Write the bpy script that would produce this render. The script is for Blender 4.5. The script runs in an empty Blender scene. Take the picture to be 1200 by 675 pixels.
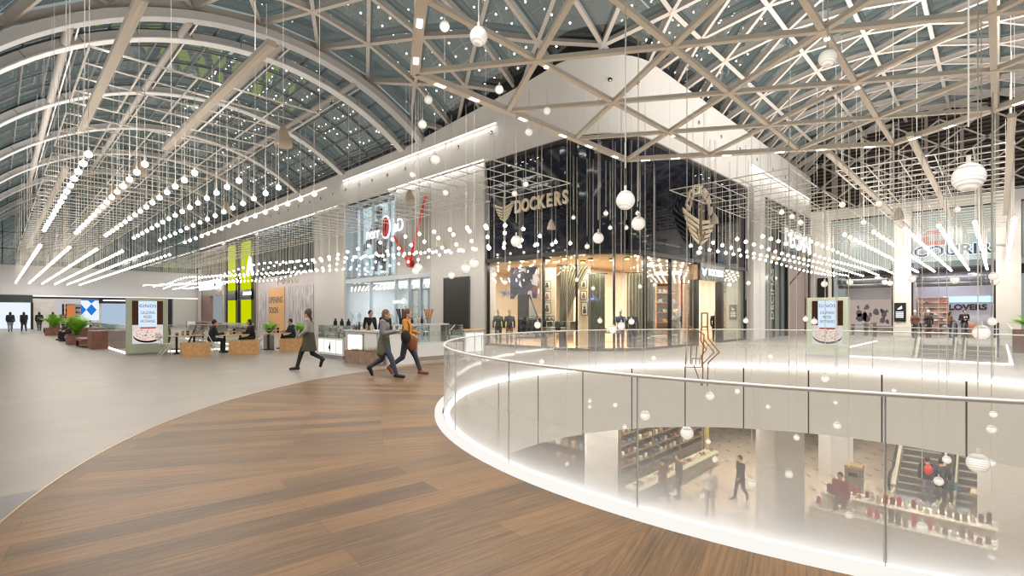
import bpy, bmesh, math, random
from mathutils import Vector, Matrix, geometry
random.seed(7)
C = bpy.context.scene.collection
PI = math.pi
rad = math.radians
# ---------------------------------------------------------------- survey: the two corridors run along X and Y
EYE = 1.62
FPX = 587.24
HZ = 367.0
YAW = rad(44.1465)
FW = (math.cos(YAW), math.sin(YAW))
RT = (math.sin(YAW), -math.cos(YAW))
XW, YW = 17.2, 10.9            # the two street faces of the corner building
XE, YE = 46.0, 70.0            # end walls of the two corridors
ACX, ACY, AR = 10.33, 2.31, 6.72   # atrium opening
LOW = -5.6
def ray(px):
    l = (px - 600) / FPX
    return (FW[0] + l * RT[0], FW[1] + l * RT[1])
def at(px, py, d):             # point at a survey bearing and a forward distance
    r = ray(px)
    return Vector((r[0] * d, r[1] * d, EYE + (HZ - py) / FPX * d))
def onX(px, py, X=XW):
    return at(px, py, X / ray(px)[0])
def onY(px, py, Y=YW):
    return at(px, py, Y / ray(px)[1])
def onZ(px, py, z=0.0):
    return at(px, py, (z - EYE) * FPX / (HZ - py))
def px_of(v):
    d = v.x * FW[0] + v.y * FW[1]
    return 600 + FPX * (v.x * RT[0] + v.y * RT[1]) / d, HZ - FPX * (v.z - EYE) / d, d

# ---------------------------------------------------------------- mesh building
class MB:
    def __init__(s):
        s.v, s.f = [], []
    def add(s, vs, fs):
        n = len(s.v)
        s.v += [tuple(v) for v in vs]
        s.f += [tuple(i + n for i in f) for f in fs]
        return s
    def bx(s, x0, x1, y0, y1, z0, z1):
        return s.add([(x0, y0, z0), (x1, y0, z0), (x1, y1, z0), (x0, y1, z0), (x0, y0, z1), (x1, y0, z1), (x1, y1, z1), (x0, y1, z1)],
                     [(3, 2, 1, 0), (4, 5, 6, 7), (0, 1, 5, 4), (1, 2, 6, 5), (2, 3, 7, 6), (3, 0, 4, 7)])
    def box(s, c, d):
        return s.bx(c[0] - d[0] / 2, c[0] + d[0] / 2, c[1] - d[1] / 2, c[1] + d[1] / 2, c[2] - d[2] / 2, c[2] + d[2] / 2)
    def rbox(s, x0, x1, y0, y1, z0, z1, b=.02):   # box with chamfered vertical and top edges
        def ring(i, z):
            return [(x0 + i + b, y0 + i, z), (x1 - i - b, y0 + i, z), (x1 - i, y0 + i + b, z), (x1 - i, y1 - i - b, z),
                    (x1 - i - b, y1 - i, z), (x0 + i + b, y1 - i, z), (x0 + i, y1 - i - b, z), (x0 + i, y0 + i + b, z)]
        vs = ring(0, z0) + ring(0, z1 - b) + ring(b * .6, z1)
        fs = [tuple(range(7, -1, -1)), tuple(range(16, 24))]
        for k in range(2):
            for i in range(8):
                j = (i + 1) % 8
                fs.append((k * 8 + i, k * 8 + j, k * 8 + 8 + j, k * 8 + 8 + i))
        return s.add(vs, fs)
    def bar(s, p, q, w, h, up=(0, 0, 1), off=0.0):
        p, q = Vector(p), Vector(q)
        d = (q - p).normalized()
        u = Vector(up)
        if abs(d.dot(u)) > .98:
            u = Vector((1, 0, 0)) if abs(d.x) < .9 else Vector((0, 1, 0))
        a = d.cross(u).normalized()
        b = a.cross(d).normalized()
        vs = []
        for e in (p, q):
            for i, j in ((-1, -1), (1, -1), (1, 1), (-1, 1)):
                vs.append(e + a * (i * w / 2) + b * (j * h / 2 + off))
        return s.add(vs, [(3, 2, 1, 0), (4, 5, 6, 7), (0, 1, 5, 4), (1, 2, 6, 5), (2, 3, 7, 6), (3, 0, 4, 7)])
    def tube(s, p, q, r, n=8, r2=None, cap=True):
        p, q = Vector(p), Vector(q)
        r2 = r if r2 is None else r2
        d = (q - p).normalized()
        u = Vector((0, 0, 1)) if abs(d.z) < .95 else Vector((1, 0, 0))
        a = d.cross(u).normalized()
        b = a.cross(d).normalized()
        vs = []
        for e, k in ((p, r), (q, r2)):
            for i in range(n):
                t = 2 * PI * i / n
                vs.append(e + a * (k * math.cos(t)) + b * (k * math.sin(t)))
        fs = [(i, (i + 1) % n, n + (i + 1) % n, n + i) for i in range(n)]
        if cap:
            fs += [tuple(range(n - 1, -1, -1)), tuple(range(n, 2 * n))]
        return s.add(vs, fs)
    def path(s, pts, r, n=6):
        for i in range(len(pts) - 1):
            s.tube(pts[i], pts[i + 1], r, n)
        return s
    def lathe(s, prof, c=(0, 0, 0), n=16, sx=1, sy=1):
        vs, fs = [], []
        m = len(prof)
        for i in range(n):
            t = 2 * PI * i / n
            for r, z in prof:
                vs.append((c[0] + r * math.cos(t) * sx, c[1] + r * math.sin(t) * sy, c[2] + z))
        for i in range(n):
            j = (i + 1) % n
            for k in range(m - 1):
                fs.append((i * m + k, j * m + k, j * m + k + 1, i * m + k + 1))
        return s.add(vs, fs)
    def ball(s, c, r, nu=12, nv=8, sx=1, sy=1, sz=1, rot=None):
        pts = MB()
        prof = [(max(1e-4, math.sin(PI * k / nv)), -math.cos(PI * k / nv)) for k in range(nv + 1)]
        pts.lathe(prof, (0, 0, 0), nu)
        out = []
        for v in pts.v:
            w = Vector((v[0] * r * sx, v[1] * r * sy, v[2] * r * sz))
            if rot is not None:
                w = rot @ w
            out.append(w + Vector(c))
        return s.add(out, pts.f)
    def caps(s, p, q, r1, r2, n=12):      # tapered capsule
        s.tube(p, q, r1, n, r2)
        s.ball(p, r1, n, 8)
        s.ball(q, r2, n, 8)
        return s
    def prism(s, poly, o, u, v, t):       # polygon in the plane (u,v) at o, extruded by vector t
        o, u, v, t = Vector(o), Vector(u), Vector(v), Vector(t)
        n = len(poly)
        a = [o + u * x + v * y for x, y in poly]
        b = [p + t for p in a]
        fs = [tuple(range(n - 1, -1, -1)), tuple(range(n, 2 * n))]
        fs += [(i, (i + 1) % n, n + (i + 1) % n, n + i) for i in range(n)]
        return s.add(a + b, fs)
    def quad(s, a, b, c, d):
        return s.add([a, b, c, d], [(0, 1, 2, 3)])
    def mesh(s, name):
        me = bpy.data.meshes.new(name)
        me.from_pydata(s.v, [], s.f)
        bm = bmesh.new()
        bm.from_mesh(me)
        bmesh.ops.remove_doubles(bm, verts=bm.verts, dist=1e-5)
        bmesh.ops.recalc_face_normals(bm, faces=bm.faces)
        bm.to_mesh(me)
        bm.free()
        return me
    def build(s, name, mat, parent=None, smooth=False, loc=None):
        me = s.mesh(name)
        if mat is not None:
            me.materials.append(mat)
        if smooth:
            me.polygons.foreach_set('use_smooth', [True] * len(me.polygons))
        o = bpy.data.objects.new(name, me)
        C.objects.link(o)
        if parent is not None:
            o.parent = parent
        if loc is not None:
            o.location = loc
        return o

def tag(o, label, cat, group=None):
    o['label'] = label
    o['category'] = cat
    if group:
        o['group'] = group
    return o
def struct(o):
    o['kind'] = 'structure'
    return o
def thing(name, label, cat, loc=(0, 0, 0), rz=0.0, group=None):
    o = bpy.data.objects.new(name, None)
    o.empty_display_size = .2
    C.objects.link(o)
    o.location = loc
    o.rotation_euler = (0, 0, rz)
    return tag(o, label, cat, group)
def dup(root, loc, rz=None, label=None, scale=None):
    r = root.copy()
    C.objects.link(r)
    r.location = loc
    if rz is not None:
        r.rotation_euler = (0, 0, rz)
    if scale is not None:
        r.scale = scale
    if label:
        r['label'] = label
    for ch in list(root.children):
        c = ch.copy()
        C.objects.link(c)
        c.parent = r
        for g in list(ch.children):
            d = g.copy()
            C.objects.link(d)
            d.parent = c
    return r
ORD = ['first', 'second', 'third', 'fourth', 'fifth', 'sixth', 'seventh', 'eighth', 'ninth', 'tenth', 'eleventh', 'twelfth', 'thirteenth',
       'fourteenth', 'fifteenth', 'sixteenth', 'seventeenth', 'eighteenth', 'nineteenth']
TENS = {2: 'twent', 3: 'thirt', 4: 'fort', 5: 'fift', 6: 'sixt', 7: 'sevent', 8: 'eight', 9: 'ninet'}
def nth(i):                                # 1 -> first
    if i < 20:
        return ORD[i - 1]
    t, u = divmod(i, 10)
    return TENS[t] + 'ieth' if u == 0 else TENS[t] + 'y-' + ORD[u - 1]

# ---------------------------------------------------------------- materials
MATS = {}
def lin(c):
    return tuple((x / 12.92 if x <= .04045 else ((x + .055) / 1.055) ** 2.4) for x in c)
def M(name, col, rough=.5, metal=0.0, spec=.5, bump=0, noise=0, nscale=5.0, srgb=True):
    if name in MATS:
        return MATS[name]
    m = bpy.data.materials.new(name)
    m.use_nodes = True
    b = m.node_tree.nodes['Principled BSDF']
    c = lin(col) if srgb else col
    b.inputs['Base Color'].default_value = (*c, 1)
    b.inputs['Roughness'].default_value = rough
    b.inputs['Metallic'].default_value = metal
    b.inputs['Specular IOR Level'].default_value = spec
    nt = m.node_tree
    if noise:
        tc = nt.nodes.new('ShaderNodeTexCoord')
        no = nt.nodes.new('ShaderNodeTexNoise')
        no.inputs['Scale'].default_value = nscale
        no.inputs['Detail'].default_value = 5
        nt.links.new(tc.outputs['Object'], no.inputs['Vector'])
        r = nt.nodes.new('ShaderNodeValToRGB')
        r.color_ramp.elements[0].position = .3
        r.color_ramp.elements[1].position = .7
        r.color_ramp.elements[0].color = (*[x * (1 - noise) for x in c], 1)
        r.color_ramp.elements[1].color = (*[min(1, x * (1 + noise)) for x in c], 1)
        nt.links.new(no.outputs['Fac'], r.inputs['Fac'])
        nt.links.new(r.outputs['Color'], b.inputs['Base Color'])
    MATS[name] = m
    return m
def EM(name, col, strength, mis=False):
    if name in MATS:
        return MATS[name]
    m = bpy.data.materials.new(name)
    m.use_nodes = True
    nt = m.node_tree
    nt.nodes.clear()
    o = nt.nodes.new('ShaderNodeOutputMaterial')
    e = nt.nodes.new('ShaderNodeEmission')
    e.inputs['Color'].default_value = (*lin(col), 1)
    e.inputs['Strength'].default_value = strength
    nt.links.new(e.outputs[0], o.inputs[0])
    m.cycles.emission_sampling = 'AUTO' if mis else 'NONE'
    MATS[name] = m
    return m
def nodes(name):
    m = bpy.data.materials.new(name)
    m.use_nodes = True
    MATS[name] = m
    nt = m.node_tree
    return m, nt, nt.nodes['Principled BSDF']
def N(nt, t, **kw):
    n = nt.nodes.new(t)
    for k, v in kw.items():
        setattr(n, k, v)
    return n
def L(nt, a, b):
    nt.links.new(a, b)
def math_(nt, op, a, b=None):
    n = N(nt, 'ShaderNodeMath', operation=op)
    for i, x in enumerate((a, b)):
        if x is None:
            continue
        if isinstance(x, (int, float)):
            n.inputs[i].default_value = x
        else:
            L(nt, x, n.inputs[i])
    return n.outputs[0]
def glass(name, tint=(1, 1, 1), refl=.08, rough=0.0, rtint=(1, 1, 1), fres=True):
    if name in MATS:
        return MATS[name]
    m = bpy.data.materials.new(name)
    m.use_nodes = True
    nt = m.node_tree
    nt.nodes.clear()
    o = N(nt, 'ShaderNodeOutputMaterial')
    t = N(nt, 'ShaderNodeBsdfTransparent')
    t.inputs[0].default_value = (*tint, 1)
    g = N(nt, 'ShaderNodeBsdfGlossy')
    g.inputs['Color'].default_value = (*rtint, 1)
    g.inputs['Roughness'].default_value = rough
    mx = N(nt, 'ShaderNodeMixShader')
    if fres:
        lw = N(nt, 'ShaderNodeLayerWeight')
        lw.inputs[0].default_value = .25
        f = math_(nt, 'ADD', math_(nt, 'MULTIPLY', lw.outputs['Fresnel'], 1 - refl), refl * .5)
        f = math_(nt, 'MINIMUM', f, .6)
        L(nt, f, mx.inputs[0])
    else:
        mx.inputs[0].default_value = refl
    L(nt, t.outputs[0], mx.inputs[1])
    L(nt, g.outputs[0], mx.inputs[2])
    L(nt, mx.outputs[0], o.inputs[0])
    MATS[name] = m
    return m

WHITE = M('white_paint', (.90, .885, .865), .55)
WALLW = M('wall_paint', (.885, .87, .85), .6)
STEEL = M('white_steel', (.86, .835, .80), .4)
RIBM = M('rib_paint', (.74, .73, .72), .45)
DARK = M('dark_frame', (.10, .095, .095), .4)
BLACK = M('black', (.03, .03, .032), .5)
BROWNW = M('bench_wood', (.50, .34, .28), .55, noise=.2, nscale=9)
CHROME = M('chrome', (.75, .75, .76), .2, metal=1)
GREYM = M('grey_metal', (.56, .57, .58), .4, metal=.15)
PIER = M('pier_stone', (.86, .85, .835), .45)
GOLD = M('gold_metal', (.66, .52, .30), .4, metal=.5)
CREAM = M('cream_letters', (.97, .91, .80), .45)
OAK = M('pale_oak', (.80, .62, .42), .5, noise=.15, nscale=7)
SKIN = M('skin', (.80, .60, .50), .5)
BULB = EM('bulb_glow', (1.0, .96, .90), 20.0, True)
GLOWW = EM('white_led', (1.0, .985, .96), 2.4)
GLOWS = EM('sign_white', (.97, .98, 1.0), 1.6)
SPOTE = EM('spot_lens', (1.0, .95, .86), 8.0)
CABLE = M('cable', (.93, .91, .88), .5)
GL = glass('clear_glass', (.97, .985, .975), .05)
GLG = glass('green_glass', (.93, .965, .95), .06)

def smat(name, base, fn):
    pass
# ---------------------------------------------------------------- floors
def polar_wood():
    m, nt, b = nodes('wood_planks')
    tc = N(nt, 'ShaderNodeTexCoord')
    sp = N(nt, 'ShaderNodeSeparateXYZ')
    mp = N(nt, 'ShaderNodeMapping')
    mp.inputs['Location'].default_value = (-ACX, -ACY, 0)
    L(nt, tc.outputs['Object'], mp.inputs[0])
    L(nt, mp.outputs[0], sp.inputs[0])
    th = math_(nt, 'ARCTAN2', sp.outputs[1], sp.outputs[0])
    st = rad(22.5)
    o = rad(172)
    k = math_(nt, 'ROUND', math_(nt, 'DIVIDE', math_(nt, 'SUBTRACT', math_(nt, 'ADD', th, 2 * PI), o), st))
    ang = math_(nt, 'ADD', math_(nt, 'MULTIPLY', k, st), o)
    vr = N(nt, 'ShaderNodeVectorRotate', rotation_type='Z_AXIS')
    L(nt, mp.outputs[0], vr.inputs['Vector'])
    L(nt, math_(nt, 'MULTIPLY', ang, -1.0), vr.inputs['Angle'])
    br = N(nt, 'ShaderNodeTexBrick')
    br.offset = .37
    br.inputs['Scale'].default_value = 1
    br.inputs['Brick Width'].default_value = 2.9
    br.inputs['Row Height'].default_value = .30
    br.inputs['Mortar Size'].default_value = .0015
    br.inputs['Mortar Smooth'].default_value = .2
    br.inputs['Color1'].default_value = (.15, .15, .15, 1)
    br.inputs['Color2'].default_value = (.85, .85, .85, 1)
    br.inputs['Mortar'].default_value = (.1, .1, .1, 1)
    L(nt, vr.outputs[0], br.inputs['Vector'])
    # grain
    mg = N(nt, 'ShaderNodeMapping')
    mg.inputs['Scale'].default_value = (1.0, 26, 1)
    L(nt, vr.outputs[0], mg.inputs[0])
    gn = N(nt, 'ShaderNodeTexNoise')
    gn.inputs['Scale'].default_value = 1.6
    gn.inputs['Detail'].default_value = 8
    gn.inputs['Roughness'].default_value = .65
    L(nt, mg.outputs[0], gn.inputs['Vector'])
    mg2 = N(nt, 'ShaderNodeMapping')
    mg2.inputs['Scale'].default_value = (.35, 1.6, 1)
    L(nt, vr.outputs[0], mg2.inputs[0])
    g2 = N(nt, 'ShaderNodeTexNoise')
    g2.inputs['Scale'].default_value = 1.3
    g2.inputs['Detail'].default_value = 3
    L(nt, mg2.outputs[0], g2.inputs['Vector'])
    v = math_(nt, 'ADD', math_(nt, 'MULTIPLY', br.outputs['Color'], .34), math_(nt, 'MULTIPLY', gn.outputs['Fac'], .95))
    v = math_(nt, 'ADD', v, math_(nt, 'MULTIPLY', g2.outputs['Fac'], .36))
    r = N(nt, 'ShaderNodeValToRGB')
    e = r.color_ramp.elements
    e[0].position = .48
    e[0].color = (*lin((.24, .19, .145)), 1)
    e[1].position = 1.0
    e[1].color = (*lin((.51, .40, .28)), 1)
    x = e.new(.76)
    x.color = (*lin((.385, .30, .215)), 1)
    L(nt, v, r.inputs[0])
    hv = N(nt, 'ShaderNodeMixRGB', blend_type='MULTIPLY')
    L(nt, math_(nt, 'MULTIPLY', math_(nt, 'SUBTRACT', math_(nt, 'ADD', g2.outputs['Fac'], math_(nt, 'MULTIPLY', br.outputs['Color'], .4)), .45), 1.6), hv.inputs[0])
    hv.use_clamp = True
    L(nt, r.outputs[0], hv.inputs[1])
    hv.inputs[2].default_value = (1.08, .93, .72, 1)
    mx = N(nt, 'ShaderNodeMixRGB', blend_type='MULTIPLY')
    L(nt, br.outputs['Fac'], mx.inputs[0])
    L(nt, hv.outputs[0], mx.inputs[1])
    mx.inputs[2].default_value = (.42, .38, .36, 1)
    L(nt, mx.outputs[0], b.inputs['Base Color'])
    b.inputs['Roughness'].default_value = .42
    b.inputs['Specular IOR Level'].default_value = .35
    return m
def stone_mat(name, col, tile, rough, var=.04):
    m, nt, b = nodes(name)
    tc = N(nt, 'ShaderNodeTexCoord')
    br = N(nt, 'ShaderNodeTexBrick')
    br.offset = .5
    br.inputs['Scale'].default_value = 1
    br.inputs['Brick Width'].default_value = tile * 2
    br.inputs['Row Height'].default_value = tile
    br.inputs['Mortar Size'].default_value = .003
    c = lin(col)
    br.inputs['Color1'].default_value = (*[x * (1 - var) for x in c], 1)
    br.inputs['Color2'].default_value = (*[x * (1 + var) for x in c], 1)
    br.inputs['Mortar'].default_value = (*[x * .82 for x in c], 1)
    L(nt, tc.outputs['Object'], br.inputs['Vector'])
    no = N(nt, 'ShaderNodeTexNoise')
    no.inputs['Scale'].default_value = 1.2
    no.inputs['Detail'].default_value = 6
    L(nt, tc.outputs['Object'], no.inputs['Vector'])
    rr = N(nt, 'ShaderNodeValToRGB')
    rr.color_ramp.elements[0].position = .3
    rr.color_ramp.elements[1].position = .7
    rr.color_ramp.elements[0].color = (.88, .88, .87, 1)
    rr.color_ramp.elements[1].color = (1, 1, 1, 1)
    L(nt, no.outputs['Fac'], rr.inputs[0])
    mx = N(nt, 'ShaderNodeMixRGB', blend_type='MULTIPLY')
    mx.inputs[0].default_value = 1
    L(nt, br.outputs[0], mx.inputs[1])
    L(nt, rr.outputs[0], mx.inputs[2])
    L(nt, mx.outputs[0], b.inputs['Base Color'])
    b.inputs['Roughness'].default_value = rough
    return m
WOOD = polar_wood()
STONE = stone_mat('stone_floor', (.585, .55, .512), .6, .36)
STONED = stone_mat('dark_stone_floor', (.47, .45, .44), .6, .35)
def low_floor_mat():
    m, nt, b = nodes('lower_tiles')
    tc = N(nt, 'ShaderNodeTexCoord')
    br = N(nt, 'ShaderNodeTexBrick')
    br.offset = .5
    br.inputs['Scale'].default_value = 1
    br.inputs['Brick Width'].default_value = 1.2
    br.inputs['Row Height'].default_value = .55
    br.inputs['Mortar Size'].default_value = .004
    br.inputs['Color1'].default_value = (*lin((.80, .73, .65)), 1)
    br.inputs['Color2'].default_value = (*lin((.76, .69, .61)), 1)
    br.inputs['Mortar'].default_value = (*lin((.68, .61, .53)), 1)
    L(nt, tc.outputs['Object'], br.inputs['Vector'])
    # sparse dark inlay dashes
    mp = N(nt, 'ShaderNodeMapping')
    mp.inputs['Rotation'].default_value = (0, 0, rad(45))
    L(nt, tc.outputs['Object'], mp.inputs[0])
    b2 = N(nt, 'ShaderNodeSeparateXYZ')
    L(nt, mp.outputs[0], b2.inputs[0])
    row = math_(nt, 'FLOOR', math_(nt, 'DIVIDE', b2.outputs[0], .9))
    yy = math_(nt, 'ADD', b2.outputs[1], math_(nt, 'MULTIPLY', row, .37))
    fx = math_(nt, 'FRACT', math_(nt, 'DIVIDE', b2.outputs[0], .9))
    fy = math_(nt, 'FRACT', math_(nt, 'DIVIDE', yy, 1.1))
    d = math_(nt, 'MULTIPLY', math_(nt, 'LESS_THAN', fx, .09), math_(nt, 'LESS_THAN', fy, .3))
    mx = N(nt, 'ShaderNodeMixRGB')
    L(nt, d, mx.inputs[0])
    L(nt, br.outputs[0], mx.inputs[1])
    mx.inputs[2].default_value = (*lin((.25, .21, .18)), 1)
    L(nt, mx.outputs[0], b.inputs['Base Color'])
    b.inputs['Roughness'].default_value = .3
    return m
LOWT = low_floor_mat()

def region(name, mat, loops, pred, z, thick=None):
    vs, es = [], []
    for lp in loops:
        n = len(vs)
        vs += [Vector(p) for p in lp]
        es += [(n + i, n + (i + 1) % len(lp)) for i in range(len(lp))]
    r = geometry.delaunay_2d_cdt(vs, es, [], 0, 1e-4)
    ov, of = r[0], r[2]
    b = MB()
    keep = []
    for f in of:
        cx = sum(ov[i].x for i in f) / 3
        cy = sum(ov[i].y for i in f) / 3
        if pred(cx, cy):
            keep.append(f)
    b.add([(v.x, v.y, z) for v in ov], keep)
    return struct(b.build(name, mat))
def circ(r, n=128, a0=0, cx=ACX, cy=ACY):
    return [(cx + r * math.cos(a0 + 2 * PI * i / n), cy + r * math.sin(a0 + 2 * PI * i / n)) for i in range(n)]
def rect(x0, x1, y0, y1):
    return [(x0, y0), (x1, y0), (x1, y1), (x0, y1)]
RW = 10.8
HL = (3.62, 8.4, 24.9, 37.0)      # corridor voids with escalators: x0 x1 y0 y1
HR = (22.0, 35.2, -.3, 5.0)
def inr(x, y, r):
    return r[0] < x < r[1] and r[2] < y < r[3]
def ang(x, y):
    return math.degrees(math.atan2(y - ACY, x - ACX)) % 360
def in_wood(x, y):
    r = math.hypot(x - ACX, y - ACY)
    return AR < r < RW and 84 < ang(x, y) < 300
A1, A2 = rad(84), rad(300)
ringl = [(ACX + AR * math.cos(A1 + (A2 - A1) * i / 96), ACY + AR * math.sin(A1 + (A2 - A1) * i / 96)) for i in range(97)]
ringo = [(ACX + RW * math.cos(A2 + (A1 - A2) * i / 96), ACY + RW * math.sin(A2 + (A1 - A2) * i / 96)) for i in range(97)]
ARC = [(ACX + AR * math.cos(A2 + (A1 + 2 * PI - A2) * i / 60), ACY + AR * math.sin(A2 + (A1 + 2 * PI - A2) * i / 60)) for i in range(1, 60)]
FB = (-2.6, 58, -10, 82)
region('wood_floor', WOOD, [ringl + ringo], in_wood, 0)
region('dark_stone_floor', STONED, [rect(-2.6, 2.2, -3, 6.32), ringl + ringo, circ(RW, 128)],
       lambda x, y: math.hypot(x - ACX, y - ACY) > RW - .03 and x < 2.2 and -3 < y < 6.32 and not in_wood(x, y), 0)
region('floor', STONE, [rect(FB[0], FB[1], FB[2], FB[3]), ringl + ringo, ARC, rect(*HL), rect(*HR), rect(-2.6, 2.2, -3, 6.32)],
       lambda x, y: math.hypot(x - ACX, y - ACY) > AR - .02 and not in_wood(x, y) and not inr(x, y, HL) and not inr(x, y, HR) and not (x < 2.2 and -3 < y < 6.32 and math.hypot(x - ACX, y - ACY) > RW - .05), 0)
# brass joint between stone and planks
b = MB()
for i in range(96):
    p, q = ringo[i], ringo[i + 1]
    b.bar((p[0], p[1], .001), (q[0], q[1], .001), .02, .006)
struct(b.build('trim_1', M('brass', (.75, .68, .55), .3, metal=.7)))
b = MB().bx(-4, 60, -14, 84, LOW - .3, LOW)
struct(b.build('lower_floor', LOWT))
# slab soffit (ceiling of the lower storey) and atrium fascia
FZ = -1.95
CEILW = M('soffit_white', (.90, .88, .85), .6)
region('lower_ceiling', CEILW, [rect(FB[0], FB[1], FB[2], FB[3]), circ(AR, 128), rect(*HL), rect(*HR)],
       lambda x, y: math.hypot(x - ACX, y - ACY) > AR - .02 and not inr(x, y, HL) and not inr(x, y, HR), FZ)
def fascia_mat():
    m, nt, b = nodes('fascia_panels')
    tc = N(nt, 'ShaderNodeTexCoord')
    mp = N(nt, 'ShaderNodeMapping')
    mp.inputs['Location'].default_value = (-ACX, -ACY, 0)
    L(nt, tc.outputs['Object'], mp.inputs[0])
    sp = N(nt, 'ShaderNodeSeparateXYZ')
    L(nt, mp.outputs[0], sp.inputs[0])
    th = math_(nt, 'ARCTAN2', sp.outputs[1], sp.outputs[0])
    fr = math_(nt, 'FRACT', math_(nt, 'ADD', math_(nt, 'DIVIDE', th, rad(15)), 10.5))
    j = math_(nt, 'LESS_THAN', math_(nt, 'ABSOLUTE', math_(nt, 'SUBTRACT', fr, .5)), .011)
    mx = N(nt, 'ShaderNodeMixRGB')
    L(nt, j, mx.inputs[0])
    mx.inputs[1].default_value = (*lin((.90, .885, .86)), 1)
    mx.inputs[2].default_value = (*lin((.20, .19, .18)), 1)
    L(nt, mx.outputs[0], b.inputs['Base Color'])
    b.inputs['Roughness'].default_value = .3
    return m
b = MB()
n = 160
for i in range(n):
    a, c = 2 * PI * i / n, 2 * PI * (i + 1) / n
    for r, z0, z1 in ((AR + .001, FZ, -.07),):
        b.quad((ACX + r * math.cos(a), ACY + r * math.sin(a), z0), (ACX + r * math.cos(c), ACY + r * math.sin(c), z0),
               (ACX + r * math.cos(c), ACY + r * math.sin(c), z1), (ACX + r * math.cos(a), ACY + r * math.sin(a), z1))
struct(b.build('wall_atrium', fascia_mat()))
b = MB()
for x0, x1, y0, y1 in (HL, HR):
    b.bx(x0 - .02, x0, y0, y1, FZ, 0).bx(x1, x1 + .02, y0, y1, FZ, 0).bx(x0, x1, y0 - .02, y0, FZ, 0).bx(x0, x1, y1, y1 + .02, FZ, 0)
struct(b.build('wall_void', CEILW))

# ---------------------------------------------------------------- balustrades
def frit():
    m = bpy.data.materials.new('fritted_glass')
    m.use_nodes = True
    MATS['fritted_glass'] = m
    nt = m.node_tree
    nt.nodes.clear()
    o = N(nt, 'ShaderNodeOutputMaterial')
    tc = N(nt, 'ShaderNodeTexCoord')
    sp = N(nt, 'ShaderNodeSeparateXYZ')
    L(nt, tc.outputs['Object'], sp.inputs[0])
    r = N(nt, 'ShaderNodeValToRGB')
    e = r.color_ramp.elements
    e[0].position = .03
    e[0].color = (.92, .92, .92, 1)
    e[1].position = .92
    e[1].color = (.10, .10, .10, 1)
    for p, v in ((.16, .72), (.34, .44), (.6, .23)):
        x = e.new(p)
        x.color = (v, v, v, 1)
    L(nt, sp.outputs[2], r.inputs[0])
    t = N(nt, 'ShaderNodeBsdfTransparent')
    t.inputs[0].default_value = (.96, .975, .965, 1)
    g = N(nt, 'ShaderNodeBsdfGlossy')
    g.inputs['Roughness'].default_value = 0
    lw = N(nt, 'ShaderNodeLayerWeight')
    lw.inputs[0].default_value = .25
    f = math_(nt, 'MINIMUM', math_(nt, 'ADD', math_(nt, 'MULTIPLY', lw.outputs['Fresnel'], .7), .02), .35)
    m1 = N(nt, 'ShaderNodeMixShader')
    L(nt, f, m1.inputs[0])
    L(nt, t.outputs[0], m1.inputs[1])
    L(nt, g.outputs[0], m1.inputs[2])
    d = N(nt, 'ShaderNodeBsdfDiffuse')
    d.inputs[0].default_value = (.92, .93, .95, 1)
    tl = N(nt, 'ShaderNodeBsdfTranslucent')
    tl.inputs[0].default_value = (.92, .93, .95, 1)
    m2 = N(nt, 'ShaderNodeMixShader')
    m2.inputs[0].default_value = .5
    L(nt, d.outputs[0], m2.inputs[1])
    L(nt, tl.outputs[0], m2.inputs[2])
    m3 = N(nt, 'ShaderNodeMixShader')
    L(nt, r.outputs[0], m3.inputs[0])
    L(nt, m1.outputs[0], m3.inputs[1])
    L(nt, m2.outputs[0], m3.inputs[2])
    L(nt, m3.outputs[0], o.inputs[0])
    return m
FRIT = frit()
RAILM = M('rail_steel', (.80, .79, .77), .3, metal=.3)
t = thing('glass_balustrade', 'round glass balustrade ringing the atrium opening with white glowing foot', 'balustrade', (ACX, ACY, 0))
NP = 26
st = 2 * PI / NP
a0 = rad(195.6)
RB = AR - .02
for k in range(NP):
    b = MB()
    for j in range(6):
        a = a0 + st * k + .0012 + (st - .0024) * j / 6
        c = a0 + st * k + .0012 + (st - .0024) * (j + 1) / 6
        b.quad((RB * math.cos(a), RB * math.sin(a), .02), (RB * math.cos(c), RB * math.sin(c), .02),
               (RB * math.cos(c), RB * math.sin(c), 1.1), (RB * math.cos(a), RB * math.sin(a), 1.1))
    b.build('glass_panel', FRIT, t, smooth=True)
    a = a0 + st * k
    b = MB().bar((RB * math.cos(a), RB * math.sin(a), .03), (RB * math.cos(a), RB * math.sin(a), 1.1), .009, .014, (math.cos(a), math.sin(a), 0))
    b.build('panel_joint', M('joint_seal', (.76, .78, .76), .4), t)
def ring(b, r0, r1, z0, z1, n=150):
    for i in range(n):
        a, c = 2 * PI * i / n, 2 * PI * (i + 1) / n
        A = [(r * math.cos(a), r * math.sin(a)) for r in (r0, r1)]
        B = [(r * math.cos(c), r * math.sin(c)) for r in (r0, r1)]
        b.quad((*A[0], z0), (*B[0], z0), (*B[0], z1), (*A[0], z1))
        b.quad((*A[1], z0), (*A[1], z1), (*B[1], z1), (*B[1], z0))
        b.quad((*A[0], z1), (*B[0], z1), (*B[1], z1), (*A[1], z1))
        b.quad((*A[0], z0), (*A[1], z0), (*B[1], z0), (*B[0], z0))
    return b
hb = MB()
for i in range(160):
    A, B = 2 * PI * i / 160, 2 * PI * (i + 1) / 160
    q = []
    for g in (A, B):
        q.append([((RB + .015 * math.cos(e)) * math.cos(g), (RB + .015 * math.cos(e)) * math.sin(g), 1.112 + .015 * math.sin(e)) for e in [k * PI / 4 for k in range(8)]])
    for k in range(8):
        hb.quad(q[0][k], q[1][k], q[1][(k + 1) % 8], q[0][(k + 1) % 8])
hb.build('handrail', M('rail_white', (.95, .94, .92), .4), t, True)
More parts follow.
